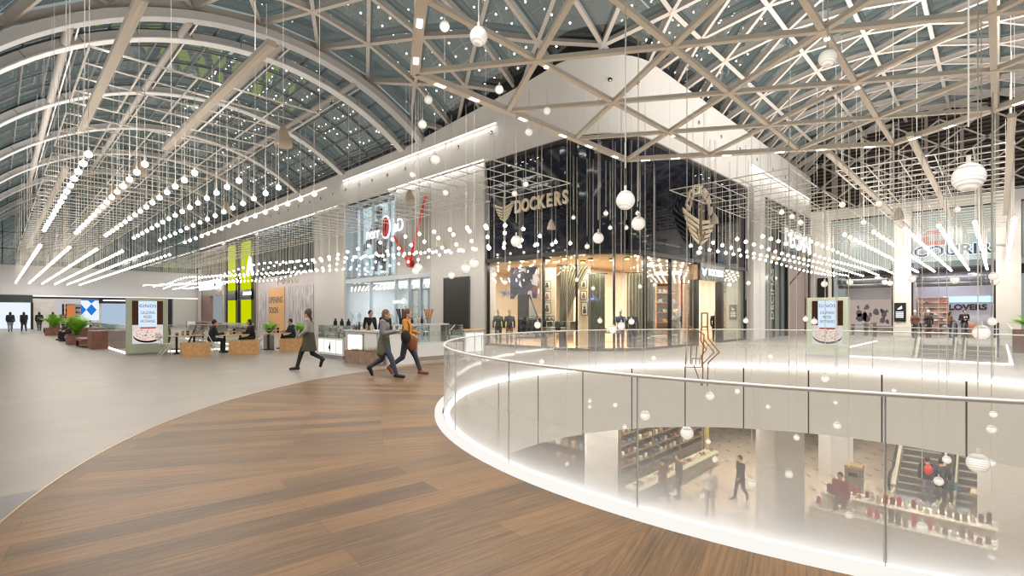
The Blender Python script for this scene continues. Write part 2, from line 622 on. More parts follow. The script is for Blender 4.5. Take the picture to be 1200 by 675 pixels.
ring(MB(), RB + .03, RB + .15, 0, .05).build('foot_curb', EM('curb_glow', (1, .985, .96), .98), t)
ring(MB(), RB - .09, RB - .02, -.06, .02).build('light_strip', EM('strip_glow', (1, .985, .955), 3.6, True), t)
def straight_bal(name, label, runs):
    t = thing(name, label, 'balustrade', (runs[0][0][0], runs[0][0][1], 0))
    o = Vector((runs[0][0][0], runs[0][0][1], 0))
    for p, q in runs:
        p, q = Vector((*p, 0)) - o, Vector((*q, 0)) - o
        n = max(1, round((q - p).length / 1.55))
        for k in range(n):
            a, c = p.lerp(q, k / n), p.lerp(q, (k + 1) / n)
            d = (c - a).normalized() * .006
            MB().bar(a + d + Vector((0, 0, .58)), c - d + Vector((0, 0, .58)), .012, 1.05).build('glass_panel', GL, t)
        MB().bar(p + Vector((0, 0, 1.12)), q + Vector((0, 0, 1.12)), .03, .03).build('handrail', RAILM, t)
        MB().bar(p + Vector((0, 0, .03)), q + Vector((0, 0, .03)), .07, .06).build('light_strip', EM('curb_glow2', (1, .985, .96), 2.0), t)
    return t
straight_bal('glass_balustrade', 'straight glass balustrade around the left corridor opening behind the cafe tables', [((HL[0], HL[3]), (HL[0], HL[2])), ((HL[0], HL[2]), (HL[1], HL[2])), ((HL[1], HL[2]), (HL[1], HL[3]))])
straight_bal('glass_balustrade', 'straight glass balustrade around the escalator opening in the right corridor', [((HR[1], HR[2]), (HR[0], HR[2])), ((HR[0], HR[2]), (HR[0], HR[3])), ((HR[0], HR[3]), (HR[1], HR[3]))])
# ---------------------------------------------------------------- roof profile
CR = 3.0
CX, CY = XW + CR, YW + CR            # centre of the rounded corner
def sdist(x, y):                     # plan distance out from the corner building
    if y >= CY and x <= CX:
        return XW - x
    if x >= CX and y <= CY:
        return YW - y
    if x > CX and y > CY:
        return -min(x - XW, y - YW)
    return math.hypot(x - CX, y - CY) - CR
VC, VZ, VR = 9.2, 1.3, 13.0
def roofz(s):
    return 1.45 + math.sqrt(max(4.0, 13.55 ** 2 - (s - 8.0) ** 2))
# ---------------------------------------------------------------- corner building: rounded wall band
def wall_path(n=14):
    pts = [(XW, YE), (XW, 50), (XW, 37), (XW, 25), (XW, 19.5), (XW, 16)]
    for i in range(n + 1):
        a = PI + (PI / 2) * i / n
        pts.append((CX + CR * math.cos(a), CY + CR * math.sin(a)))
    pts += [(24, YW), (30, YW), (38, YW), (XE, YW)]
    return pts
def top_of(x, y):
    if y > 25:
        return 11.6
    if y > CY:
        return 11.65 + (12.5 - 11.65) * (25 - y) / (25 - CY)
    return 12.58
def sweep(pts, z0, z1, o0, o1, b=None):    # band along the wall path between two offsets (positive = out into the hall)
    b = b or MB()
    rows = []
    for i, (x, y) in enumerate(pts):
        if x <= XW + 1e-6:
            nx, ny = -1, 0
        elif y <= YW + 1e-6:
            nx, ny = 0, -1
        else:
            d = math.hypot(x - CX, y - CY)
            nx, ny = (x - CX) / d, (y - CY) / d
        a = z0(x, y) if callable(z0) else z0
        c = z1(x, y) if callable(z1) else z1
        rows.append([(x + nx * o0, y + ny * o0, a), (x + nx * o1, y + ny * o1, a), (x + nx * o1, y + ny * o1, c), (x + nx * o0, y + ny * o0, c)])
    for p, q in zip(rows, rows[1:]):
        for k in range(4):
            b.quad(p[k], q[k], q[(k + 1) % 4], p[(k + 1) % 4])
    b.quad(*rows[0])
    b.quad(*reversed(rows[-1]))
    return b
WP = wall_path()
struct(sweep(WP, 9.25, top_of, -.45, 0).build('wall_corner_building', WALLW))
struct(sweep(WP, lambda x, y: top_of(x, y) - .02, lambda x, y: top_of(x, y) + (.5 if y > 24.5 else 1.5), -.5, -.42).build('trim_14', M('gap_dark_strip', (.13, .14, .145), .3)))  # dark strip added so the gap between wall top and roof reads black
struct(sweep(WP, 9.02, 9.25, -.45, -.10).build('trim_2', M('shadow_gap', (.23, .22, .21), .6)))
b = MB()
def cut(pts, f):
    return [p for p in pts if f(*p)]
# light slots in the wall band
LINE = EM('slot_light', (1, .985, .96), 3.2, True)
def slot_fix(label, pts):
    o = thing('linear_wall_light', label, 'light', (pts[0][0], pts[0][1], 0))
    b = MB()
    for p, q in zip(pts, pts[1:]):
        b.bar((p[0] - pts[0][0], p[1] - pts[0][1], p[2]), (q[0] - pts[0][0], q[1] - pts[0][1], q[2]), .03, .045)
    b.build('diffuser', LINE, o)
    b = MB()
    for p, q in zip(pts, pts[1:]):
        b.bar((p[0] - pts[0][0], p[1] - pts[0][1], p[2] + .06), (q[0] - pts[0][0], q[1] - pts[0][1], q[2] + .06), .08, .04)
    b.build('housing', STEEL, o)
slot_fix('long slim light line high on the white wall above the lit clothing store', [(XW - .03, 33.4, 11.0), (XW - .03, 17.8, 11.0)])
slot_fix('slim light line along the lower edge of the white wall, left of the corner', [(XW - .03, 27.5, 9.38), (XW - .03, 18.7, 9.38)])
slot_fix('far slim light line running over the dark upper glazing and the yellow store', [(XW - .03, 69.0, 9.32), (XW - .03, 34.2, 9.32)])
slot_fix('long slim light line high on the white wall right of the corner store', [(32.4, YW - .03, 10.75), (45.5, YW - .03, 10.75)])
slot_fix('faint slim light line at the vault edge on the far left corridor wall', [(XW - .03, 69.0, 11.0), (XW - .03, 36.0, 11.0)])
# recessed adjustable spots along the band
def wall_spot(i, x, y, z, n, lab):
    o = thing('recessed_spotlight', lab, 'spotlight', (x, y, z), math.atan2(n[1], n[0]), 'recessed spotlights in the white wall band')
    MB().tube((-.01, 0, 0), (.015, 0, 0), .15, 16).build('trim_ring', WHITE, o)
    MB().tube((.0, 0, .03), (.02, 0, .03), .1, 14).build('dark_opening', BLACK, o)
    MB().tube((0, 0, .02), (.09, 0, -.04), .045, 10).build('lamp_head', STEEL, o)
sl = [(683, 115), (576, 156), (537, 173), (504, 187), (475, 199), (454, 207), (436, 216), (421, 221), (405, 227.6), (390, 232.6), (376, 238), (363, 242), (350, 246), (338, 250), (327, 254), (317, 257.5), (308, 261)]
for i, (p, q) in enumerate(sl):
    if i == 0:
        continue
    v = onX(p, q)
    wall_spot(i, XW, v.y, max(10.3, min(11.3, v.z)), (-1, 0), '%s recessed spotlight from the rounded corner on the left wall band' % nth(i))
sr = [(819, 147), (845, 164.6), (867, 177), (887, 190.6), (905.6, 202), (920, 210.6), (933, 219), (946, 227)]
for i, (p, q) in enumerate(sr):
    v = onY(p, q)
    wall_spot(i, min(v.x, 45.6), YW, 11.25, (0, -1), '%s recessed spotlight from the rounded corner on the right wall band' % nth(i + 1))
for i, a in enumerate((200, 225, 250)):
    wall_spot(i, CX + CR * math.cos(rad(a)), CY + CR * math.sin(rad(a)), 11.45, (math.cos(rad(a)), math.sin(rad(a))),
              'recessed spotlight on the rounded wall corner, %s from the left' % nth(i + 1))

# ---------------------------------------------------------------- left corridor vault
E0, E1 = -57.0, 38.0
def vpt(a, y, r=VR):
    return (VC + r * math.sin(rad(a)), y, VZ + r * math.cos(rad(a)))
def arch_rib(y, w=.42, h=.30, r=VR, name='arch_rib', mat=RIBM, a0=E0, a1=E1, n=44):
    b = MB()
    rows = []
    for i in range(n + 1):
        a = a0 + (a1 - a0) * i / n
        rows.append([vpt(a, y - w / 2, r - h / 2), vpt(a, y + w / 2, r - h / 2), vpt(a, y + w / 2, r + h / 2), vpt(a, y - w / 2, r + h / 2)])
    for p, q in zip(rows, rows[1:]):
        for k in range(4):
            b.quad(p[k], q[k], q[(k + 1) % 4], p[(k + 1) % 4])
    b.quad(*rows[0])
    b.quad(*reversed(rows[-1]))
    return struct(b.build(name, mat))
RIBS = [25.9 + 7.55 * k for k in range(6)]
for y in RIBS:
    arch_rib(y)
    arch_rib(y - .02, .5, .05, VR - .17, 'arch_rib_flange', M('rib_flange', (.86, .85, .84), .4))
arch_rib(24.05, .5, .34, VR + .1)
arch_rib(69.7)
b = MB()
for y in RIBS:                       # bolted segment joints on the ribs
    for a in range(-50, 37, 9):
        b.bar(vpt(a, y - .225, VR - .16), vpt(a, y - .225, VR + .16), .02, .02)
struct(b.build('arch_rib_joint', M('joint_dark', (.35, .34, .34), .6)))
PURL = (-51.5, -34.5, -16, 1, 17.6)
for a in PURL:
    struct(MB().tube(vpt(a, 24.2, VR - .02), vpt(a, 69.8, VR - .02), .15, 12).build('roof_tube_beam', M('tube_beam', (.68, .645, .615), .45), smooth=True))
    struct(MB().bar(vpt(a + 1.6, 24.2, VR), vpt(a + 1.6, 69.8, VR), .05, .05).build('roof_rail_beam', STEEL))
def roofglass():
    m = bpy.data.materials.new('roof_glass')
    m.use_nodes = True
    MATS['roof_glass'] = m
    nt = m.node_tree
    nt.nodes.clear()
    o = N(nt, 'ShaderNodeOutputMaterial')
    t = N(nt, 'ShaderNodeBsdfTransparent')
    t.inputs[0].default_value = (.42, .46, .45, 1)
    g = N(nt, 'ShaderNodeBsdfGlossy')
    g.inputs['Roughness'].default_value = .02
    g.inputs['Color'].default_value = (.9, .95, .93, 1)
    d = N(nt, 'ShaderNodeBsdfDiffuse')
    d.inputs[0].default_value = (*lin((.30, .34, .34)), 1)
    m0 = N(nt, 'ShaderNodeMixShader')
    m0.inputs[0].default_value = .25
    L(nt, t.outputs[0], m0.inputs[1])
    L(nt, d.outputs[0], m0.inputs[2])
    mx = N(nt, 'ShaderNodeMixShader')
    mx.inputs[0].default_value = .26
    L(nt, m0.outputs[0], mx.inputs[1])
    L(nt, g.outputs[0], mx.inputs[2])
    L(nt, mx.outputs[0], o.inputs[0])
    return m
RGL = roofglass()
b, bb = MB(), MB()
NA = 22
ys = [24.1 + (69.8 - 24.1) * i / 24 for i in range(25)]
for i in range(NA):
    a, c = -57 + 95 * i / NA, -57 + 95 * (i + 1) / NA
    for j in range(24):
        rr = [VR + .34 + random.uniform(-.012, .012) for _ in range(4)]
        b.quad(vpt(a, ys[j], rr[0]), vpt(c, ys[j], rr[1]), vpt(c, ys[j + 1], rr[2]), vpt(a, ys[j + 1], rr[3]))
struct(b.build('ceiling', RGL))
for i in range(NA + 1):
    a = -57 + 95 * i / NA
    bb.bar(vpt(a, 24.1, VR + .28), vpt(a, 69.8, VR + .28), .06, .09, up=(math.sin(rad(a)), 0, math.cos(rad(a))))
for j in range(25):
    if j % 2 == 0 or True:
        for i in range(NA):
            a, c = -57 + 95 * i / NA, -57 + 95 * (i + 1) / NA
            bb.bar(vpt(a, ys[j], VR + .28), vpt(c, ys[j], VR + .28), .05, .08, up=(math.sin(rad(a)), 0, math.cos(rad(a))))
struct(bb.build('ceiling_glazing_frame', M('glazing_bar', (.42, .42, .42), .5)))
# service runs clipped to the vault foot
b = MB()
b.tube((XW - .35, 25, 11.75), (XW - .35, 69, 11.75), .06, 6).tube((XW - .2, 25, 11.95), (XW - .2, 69, 11.95), .04, 6)
b.bar((XW - .5, 25, 12.05), (XW - .5, 69, 12.05), .05, .12)
struct(b.build('roof_gutter_beam', M('gutter', (.38, .37, .37), .5)))
# glazed gable over the end wall of the left corridor
b, bb = MB(), MB()
for i in range(40):
    a, c = E0 + (E1 - E0) * i / 40, E0 + (E1 - E0) * (i + 1) / 40
    p, q = vpt(a, YE - .1), vpt(c, YE - .1)
    b.quad((p[0], p[1], 6.4), (q[0], q[1], 6.4), q, p)
struct(b.build('window_1', RGL))
for x in [v * 1.45 - 1 for v in range(13)]:
    h = VZ + math.sqrt(max(0, VR ** 2 - (x - VC) ** 2))
    bb.bar((x, YE - .15, 6.4), (x, YE - .15, h), .07, .1)
for z in (8.0, 9.6, 11.2, 12.8):
    w = math.sqrt(max(0, VR ** 2 - (z - VZ) ** 2))
    bb.bar((max(-2, VC - w), YE - .15, z), (min(XW, VC + w), YE - .15, z), .07, .07)
struct(bb.build('window_1_frame', M('gable_bar', (.36, .38, .38), .5)))
# ---------------------------------------------------------------- triangulated roof over the atrium and right corridor
RS, CS = 2.43, 2.75
nod = {}
def zz(x, y):
    s = sdist(x, y)
    u = min(1, max(0, (24.3 - y) / 9))
    return roofz(s) + .95 * u * u * (3 - 2 * u)
for k in range(0, 16):
    y = 24.3 - RS * k
    for j in range(-6, 18):
        x = 8.45 + CS * j + (CS / 2 if k % 2 else 0)
        s = sdist(x, y)
        if x < -4.5 or x > 48.5 or s < -3.4 or s > 20.3 or (y > 24.4):
            continue
        nod[(k, j)] = Vector((x, y, zz(x, y)))
edges, tris = set(), []
for (k, j), p in nod.items():
    o = 1 if k % 2 else 0
    r = (k, j + 1)
    d0, d1 = (k + 1, j - 1 + o), (k + 1, j + o)
    for t in ((r, d1), (d1, d0)):
        if all(q in nod for q in t):
            tr = ((k, j),) + t
            ss = [sdist(nod[q].x, nod[q].y) for q in tr]
            if max(ss) < -.1:
                continue
            tris.append(tr)
            for a in range(3):
                edges.add(tuple(sorted((tr[a], tr[(a + 1) % 3]))))
def nrm(p):
    e = .1
    dx = (zz(p.x + e, p.y) - zz(p.x - e, p.y)) / (2 * e)
    dy = (zz(p.x, p.y + e) - zz(p.x, p.y - e)) / (2 * e)
    return Vector((-dx, -dy, 1)).normalized()
b = MB()
for e in edges:
    p, q = nod[e[0]], nod[e[1]]
    n = nrm((p + q) / 2)
    b.bar(p, q, .12, .26, up=n)
    b.bar(p - n * .15, q - n * .15, .17, .04, up=n)
for p in nod.values():
    n = nrm(p)
    b.tube(p - n * .19, p + n * .15, .13, 8)
struct(b.build('ceiling_lattice', M('lattice_paint', (.74, .705, .67), .45)))
b = MB()
for tr in tris:
    vs = []
    for q in tr:
        p = nod[q]
        vs.append(p + nrm(p) * (.24 + random.uniform(-.02, .02)))
    b.add(vs, [(0, 1, 2)])
me = b.build('ceiling_atrium', RGL)
struct(me)
# ---------------------------------------------------------------- end wall of the left corridor
LIG = M('end_wall_paint', (.90, .90, .92), .6)
struct(MB().bx(-2.6, XW, YE, YE + .4, 3.45, 6.5).build('wall_end_left', LIG))
struct(MB().bx(-2.6, -2.1, 2.0, YE, 0, 8.2).build('wall_left', WALLW))
b = MB()
for x0, x1 in ((-2.6, -1.2), (2.6, 4.4), (7.75, 8.0), (5.0, 5.08), (11.2, 12.0), (14.6, XW)):
    b.bx(x0, x1, YE, YE + .5, 0, 3.45)
struct(b.build('wall_end_left_piers', PIER))
struct(MB().bx(-2.6, XW, YE + .5, 80, 3.3, 3.5).build('ceiling_far_shops', CEILW))
struct(MB().bx(-2.6, XW, 80, 80.3, 0, 3.4).build('wall_far_shops', M('far_shop_wall', (.80, .80, .84), .6)))
# ---------------------------------------------------------------- end wall of the right corridor
BEIGE = M('end_wall_beige', (.86, .835, .80), .55)
GPAN = M('grey_green_panel', (.61, .66, .65), .2)
struct(MB().bx(XE, XE + .5, -12, YW, 8.95, 9.68).build('wall_end_right', BEIGE))
b = MB()
for y0, y1 in ((9.45, YW), (4.5, 5.55), (-1.05, .12), (-12, -5.5)):
    b.bx(XE - .15, XE + .5, y0, y1, 0, 8.95)
struct(b.build('wall_end_right_piers', BEIGE))
b = MB()
for y0, y1 in ((5.55, 9.45), (.12, 4.5), (-5.5, -1.05)):
    b.bx(XE + .12, XE + .3, y0, y1, 5.25 if y0 < 5 else 4.75, 8.86)
struct(b.build('wall_sign_panels', GPAN))
b = MB()
for y0, y1 in ((5.55, 9.45), (.12, 4.5), (-5.5, -1.05)):
    z0 = 5.25 if y0 < 5 else 4.75
    for k in range(11):
        b.bx(XE + .10, XE + .12, y0, y1, z0 + 2.0 + k * .15, z0 + 2.02 + k * .15)
struct(b.build('trim_3', M('panel_line', (.74, .755, .74), .3)))
b = MB()
for y0, y1 in ((5.55, 9.45), (.12, 4.5), (-5.5, -1.05)):
    b.bx(XE + .06, XE + .3, y0, y1, 8.86, 8.95)
struct(b.build('trim_4', DARK))
# gable above it: dark louvres behind a light truss
struct(MB().bx(XE + .6, XE + .8, -10, YW + .4, 9.6, 16.2).build('wall_gable', M('gable_dark', (.16, .13, .115), .7)))
b = MB()
for k in range(21):
    z = 9.85 + k * .29
    b.bx(XE + .42, XE + .6, -9, YW, z, z + .07)
struct(b.build('wall_gable_louvres', M('louvre', (.36, .31, .28), .5)))
b = MB()
for y in (9.4, 7.5, 5.6, 3.7, 1.8, .05, -1.9):
    b.bx(XE + .2, XE + .4, y - .1, y + .1, 9.6, roofz(YW - y) + .9)
struct(b.build('wall_gable_posts', M('gable_post', (.56, .52, .48), .5)))
b = MB()
for k in range(-2, 6):
    y0 = -1.9 + 2.43 * k
    for z0, z1 in ((9.8, 11.6), (11.6, 13.4), (13.4, 15.2)):
        b.bar((XE + .12, y0, z0), (XE + .12, y0 + 2.43, z1), .07, .1)
        b.bar((XE + .12, y0 + 2.43, z0), (XE + .12, y0, z1), .07, .1)
for z in (9.8, 11.6, 13.4):
    b.bar((XE + .12, -7, z), (XE + .12, YW, z), .07, .1)
struct(b.build('wall_gable_truss', M('lattice_paint', (.8, .77, .73))))
# ---------------------------------------------------------------- text helper
def text(name, s, size, mat, parent, loc, rot, ext=.02, bold=0.0, align='CENTER', sx=1.0, sp=1.0):
    cu = bpy.data.curves.new(name, 'FONT')
    cu.body = s
    cu.size = size
    cu.extrude = ext
    cu.offset = bold
    cu.align_x = align
    cu.align_y = 'CENTER'
    cu.space_character = sp
    cu.resolution_u = 3
    o0 = bpy.data.objects.new('tmp', cu)
    C.objects.link(o0)
    dg = bpy.context.evaluated_depsgraph_get()
    me = bpy.data.meshes.new_from_object(o0.evaluated_get(dg))
    bpy.data.objects.remove(o0)
    bpy.data.curves.remove(cu)
    me.materials.clear()
    me.materials.append(mat)
    o = bpy.data.objects.new(name, me)
    C.objects.link(o)
    o.parent = parent
    o.location = loc
    o.rotation_euler = rot
    o.scale = (sx, 1, 1)
    return o
FX = (PI / 2, 0, -PI / 2)        # text that faces -X (reads along -Y)
FY = (PI / 2, 0, 0)              # text that faces -Y (reads along +X)
# ---------------------------------------------------------------- wall path sampled for bearings
def dense():
    out = []
    for p, q in zip(WP, WP[1:]):
        n = max(1, int(math.hypot(q[0] - p[0], q[1] - p[1]) / .1))
        for i in range(n):
            out.append((p[0] + (q[0] - p[0]) * i / n, p[1] + (q[1] - p[1]) * i / n))
    return out
DW = dense()
DPX = [px_of(Vector((x, y, 0)))[0] for x, y in DW]
def wallpt(px):
    i = min(range(len(DW)), key=lambda k: abs(DPX[k] - px))
    return DW[i]
def wn(x, y):
    if x <= XW + 1e-3 and y > CY:
        return (-1, 0)
    if y <= YW + 1e-3 and x > CX:
        return (0, -1)
    d = math.hypot(x - CX, y - CY)
    return ((x - CX) / d, (y - CY) / d)
YD0 = 18.62
DKP = [(XW, YD0)] + [p for p in WP if p[1] < 18 and p[0] < 31.0] + [(31.85, YW)]
DKU = M('dark_upper_glass', (.10, .12, .18), .05, spec=.6)
struct(sweep(DKP, 4.34, 9.04, -.22, -.14).build('window_2', DKU))
DOOR0, DOOR1 = 24.62, 27.75
DKA = [p for p in DKP if p[0] < 24] + [(DOOR0, YW)]
DKB = [(DOOR1, YW), (31.85, YW)]
DKG = glass('shop_glass', (.93, .95, .94), .06)
struct(sweep(DKA, .1, 4.16, -.16, -.14).build('window_3', DKG))
struct(sweep(DKB, .1, 4.16, -.16, -.14).build('window_4', glass('shop_glass_grey', (.72, .78, .78), .14)))
b = MB()
sweep(DKP, 4.16, 4.34, -.25, -.06, b)
sweep(DKP, 8.98, 9.06, -.25, -.10, b)
sweep(DKA, 0, .1, -.22, -.10, b)
sweep(DKB, 0, .1, -.22, -.10, b)
def mull(b, px, z0, z1, w=.065, o=-.06, d=.16):
    x, y = wallpt(px)
    n = wn(x, y)
    b.bar((x + n[0] * (o - d / 2), y + n[1] * (o - d / 2), z0), (x + n[0] * (o - d / 2), y + n[1] * (o - d / 2), z1), w, d, up=(n[0], n[1], 0))
for p in (570, 634, 674, 719.5, 760, 788.5, 846, 876):
    mull(b, p, 0, 4.2)
for p in (570, 673, 737, 770, 815, 843, 877):
    mull(b, p, 4.3, 9.05, .13 if p in (673, 815) else .06)
struct(b.build('window_2_frame', DARK))
# inside upper storey track of small spots above the dark glass
for i in range(9):
    x, y = wallpt(596 + 8.5 * i if i < 5 else 822 + (i - 5) * 8)
    n = wn(x, y)
    o = thing('track_spotlight', '%s small track spotlight under the white wall band over the dark corner glazing' % nth(i + 1), 'spotlight', (x + n[0] * .12, y + n[1] * .12, 8.92), 0, 'track spotlights over the dark glazing')
    MB().tube((0, 0, -.02), (-n[0] * .1, -n[1] * .1, -.22), .06, 10).build('lamp_can', DARK, o)
    MB().tube((-n[0] * .1, -n[1] * .1, -.22), (-n[0] * .103, -n[1] * .103, -.228), .05, 10).build('lens', SPOTE, o)
    MB().bar((0, 0, 0), (0, 0, .12), .03, .03).build('stem', DARK, o)
# ---------------------------------------------------------------- emblem and letters on the corner store
def wings(b, u, v, o, t, s):
    for sg in (-1, 1):
        for pl in ([(.08, .30), (.55, .42), (1.02, .62), (.99, .40), (.08, .12)], [(.08, .04), (.93, .32), (.86, .14), (.08, -.12)], [(.08, -.20), (.82, .07), (.75, -.10), (.08, -.34)],
                   [(.08, -.42), (.70, -.17), (.60, -.34), (.08, -.56)], [(.08, -.64), (.54, -.42), (.38, -.60), (.08, -.80)]):
            b.prism([(sg * x * s, y * s) for x, y in pl], o, u, v, t)
o = thing('storefront_sign', 'cream capital letters with winged anchor emblem on dark glazing left of the rounded corner', 'sign', (XW - .12, 15.4, 6.55))
wb = MB()
wings(wb, (0, -1, 0), (0, 0, 1), (-.05, 1.62, -.02), (-.06, 0, 0), .62)
wb.build('winged_emblem', CREAM, o)
eb = MB()
eb.tube((-.13, 1.62, .55), (-.13, 1.62, -.35), .035, 8).bar((-.13, 1.44, .36), (-.13, 1.80, .36), .04, .04)
eb.lathe([(.06, -.03), (.1, 0), (.06, .03), (.03, 0), (.06, -.03)], (-.13, 1.62, .62), 10)
eb.build('anchor', GOLD, o)
xs = [.70, .22, -.26, -.74, -1.20, -1.66, -2.08]
for ch, y in zip('DOCKERS', xs):
    text('letter', ch, .82, CREAM, o, (-.08, y, .02), FX, .05, .022, sx=.74)
# big emblem right of the corner
ex = 24.62
o = thing('storefront_emblem', 'large gold winged anchor crest with arched letters on dark glazing right of the corner', 'sign', (ex, YW - .06, 6.45))
wb = MB()
wings(wb, (1.65, 0, 0), (0, 0, 1), (0, -.05, -.5), (0, -.06, 0), 1.12)
wb.build('wing_pair', CREAM, o)
eb = MB().tube((0, -.16, .62), (0, -.16, -1.15), .05, 8).bar((-.3, -.16, .32), (.3, -.16, .32), .07, .07)
for sg in (-1, 1):
    eb.path([(0, -.16, -1.15), (sg * .28, -.16, -1.0), (sg * .42, -.16, -.72)], .05, 8)
eb.ball((0, -.16, .74), .12, 10, 6)
eb.build('anchor', GOLD, o)
for ch, a in zip('DOCKERS', (168, 143, 116, 90, 64, 37, 12)):
    r = 1.06
    text('arched_letter', ch, .66, CREAM, o, (r * 1.22 * math.cos(rad(a)), -.1, .25 + r * 1.02 * math.sin(rad(a))), (PI / 2, rad(90 - a) * .8, 0), .04, .02, sx=1.35)
# door header sign
o = thing('door_sign', 'black header panel with white letters over the store doorway', 'sign', ((DOOR0 + DOOR1) / 2, YW - .1, 3.72))
MB().bx(-1.55, 1.55, -.06, .08, -.42, .42).build('panel', M('sign_navy', (.07, .08, .11), .3), o)
text('letters', 'DOCKERS', .5, GLOWS, o, (.35, -.08, 0), FY, .02, .012, sx=.85)
wb = MB()
wings(wb, (1, 0, 0), (0, 0, 1), (-1.12, -.07, .02), (0, -.03, 0), .3)
wb.build('wing_mark', GLOWS, o)
b = MB()
for x in (DOOR0, DOOR1):
    b.bx(x - .14, x + .14, YW - .04, YW + .3, 0, 3.32)
b.bx(DOOR0, DOOR1, YW, YW + .3, 4.1, 4.2)
struct(b.build('door_1_frame', M('door_dark', (.17, .15, .14), .4)))
# ---------------------------------------------------------------- corner store shell
WARMW = M('store_cream_wall', (.93, .88, .79), .6)
struct(MB().bx(XW + .25, 31.9, 22.9, 23.1, 0, 4.2).build('wall_store_back', WARMW))
struct(MB().bx(31.7, 31.9, 11.3, 23, 0, 4.2).build('wall_store_side', WARMW))
struct(MB().bx(21.4, 26.6, 16.0, 16.2, 0, 4.0).build('wall_store_partition', WARMW))
b = MB()
b.add([(p[0] - wn(*p)[0] * .28, p[1] - wn(*p)[1] * .28, 4.14) for p in DKP] + [(31.9, 23, 4.14), (XW + .28, 23, 4.14)], [tuple(range(len(DKP) + 2))])
struct(b.build('ceiling_store', M('store_ceiling', (.86, .78, .66), .6)))
b = MB()
b.add([(p[0] - wn(*p)[0] * .24, p[1] - wn(*p)[1] * .24, .006) for p in DKP] + [(31.9, 23, .006), (XW + .24, 23, .006)], [tuple(range(len(DKP) + 2))])
struct(b.build('floor_store', M('store_floor', (.72, .57, .42), .45, noise=.15, nscale=3)))
# solid core so the upper storey is not hollow to the lights
b = MB().bx(XW + 1.6, XE + .3, 23.1, YE, 4.6, 11.4).bx(CX, XE, YW + .5, 23.1, 4.4, 12.0)
struct(b.build('wall_upper_core', M('core_dark', (.12, .12, .13), .8)))
# ---------------------------------------------------------------- white wall left of the corner store and other piers
b = MB()
b.bx(XW, XW + .8, YD0 + .02, 23.1, 0, 9.3)
struct(b.build('wall_white_pier', PIER))
struct(MB().bx(XW - .12, XW + .8, 33.06, 37.8, 0, 9.3).build('wall_pier_left', PIER))
struct(MB().bx(31.9, 34.0, YW - .28, YW + .6, 0, 9.3).build('wall_pier_right', PIER))
struct(MB().bx(XW - .05, XW + .5, 50.0, 50.5, 0, 9.3).build('trim_5', M('mauve_trim', (.66, .60, .62), .5)))
struct(MB().bx(XW - .05, XW + .5, 59.75, 60.6, 0, 9.3).build('wall_pier_far', M('grey_pier', (.72, .70, .69), .5)))
o = thing('menu_screen', 'tall black menu board on the white wall beside the corner store', 'screen', (XW, 20.6, 0))
v0, v1 = onX(521, 326), onX(549, 383)
MB().rbox(-.06, 0, 19.75 - 20.6, 21.86 - 20.6, .42, 3.52).build('panel', M('matt_black', (.12, .115, .115), .35), o)
MB().bx(-.075, -.05, 19.72 - 20.6, 19.77 - 20.6, .4, 3.54).bx(-.075, -.05, 21.84 - 20.6, 21.89 - 20.6, .4, 3.54).bx(-.075, -.05, 19.72 - 20.6, 21.89 - 20.6, 3.5, 3.55).build('edge_frame', M('thin_frame', (.3, .29, .28), .3), o)
# ---------------------------------------------------------------- clothing store with the big lit poster
COOL = M('cool_wall', (.90, .93, .96), .55)
b = MB()
b.bx(XW + 4.5, XW + 4.7, 23.1, 33.06, 0, 9.2).bx(XW + .2, XW + 4.6, 33.0, 33.1, 0, 9.2).bx(XW + .8, XW + 4.6, 23.1, 23.2, 0, 9.2)
struct(b.build('wall_lit_store', COOL))
struct(MB().bx(XW + .06, XW + 4.6, 23.1, 33.06, 3.72, 3.95).build('ceiling_lit_store', COOL))
struct(MB().bx(XW + .1, XW + .14, 26.9, 33.0, 3.95, 9.1).build('window_5', GL))
struct(MB().bx(XW + .1, XW + .14, 23.1, 33.0, .05, 3.72).build('window_6', GL))
struct(MB().bx(XW + .06, XW + .3, 23.12, 26.75, 3.95, 9.25).build('wall_grey_panel', M('warm_grey_panel', (.70, .70, .69), .3)))
b = MB()
for y in (26.8, 27.55, 29.5, 31.0, 32.2, 33.0):
    b.bx(XW + .02, XW + .16, y - .06, y + .06, 3.95, 9.1)
for z in (3.95, 9.05):
    b.bx(XW + .02, XW + .16, 26.8, 33, z - .06, z + .06)
for y in (23.2, 24.2, 25.4, 26.8, 29.8, 33.0):
    b.bx(XW + .02, XW + .16, y - .05, y + .05, 0, 3.75)
b.bx(XW - .02, XW + .12, 23.1, 33.06, 3.70, 3.96)
struct(b.build('window_5_frame', M('ice_frame', (.80, .84, .87), .35)))
b = MB()
for k in range(34):
    y = 26.9 + k * .18
    b.bar((XW + .0, y, 3.98), (XW + .0, y + .09, 4.16), .02, .03).bar((XW + .0, y + .09, 4.16), (XW + .0, y + .18, 3.98), .02, .03)
struct(b.build('trim_6', GREYM))
o = thing('window_poster', 'tall backlit poster of a dark suited person with bicycle in the upper window', 'poster', (XW + .75, 30.05, 4.15))
MB().bx(0, .06, -2.75, 2.75, 0, 4.8).build('lightbox', EM('poster_light', (.80, .92, .98), 1.5), o)
NAVY = M('poster_navy', (.19, .25, .36), .6)
b = MB()
U, V, T = (0, -1.42, 0), (0, 0, 1.08), (-.012, 0, 0)
b.prism([(-.55, 3.25), (-.1, 3.42), (.35, 3.42), (.8, 3.2), (1.15, 2.3), (1.3, 1.7), (1.05, 1.62), (.85, 2.1), (.75, 1.4), (-.35, 1.4), (-.4, 2.15), (-1.0, 1.75), (-1.62, 1.55), (-1.7, 1.78), (-1.1, 2.2)], (-.005, 0, 0), U, V, T)
b.build('printed_jacket', NAVY, o)
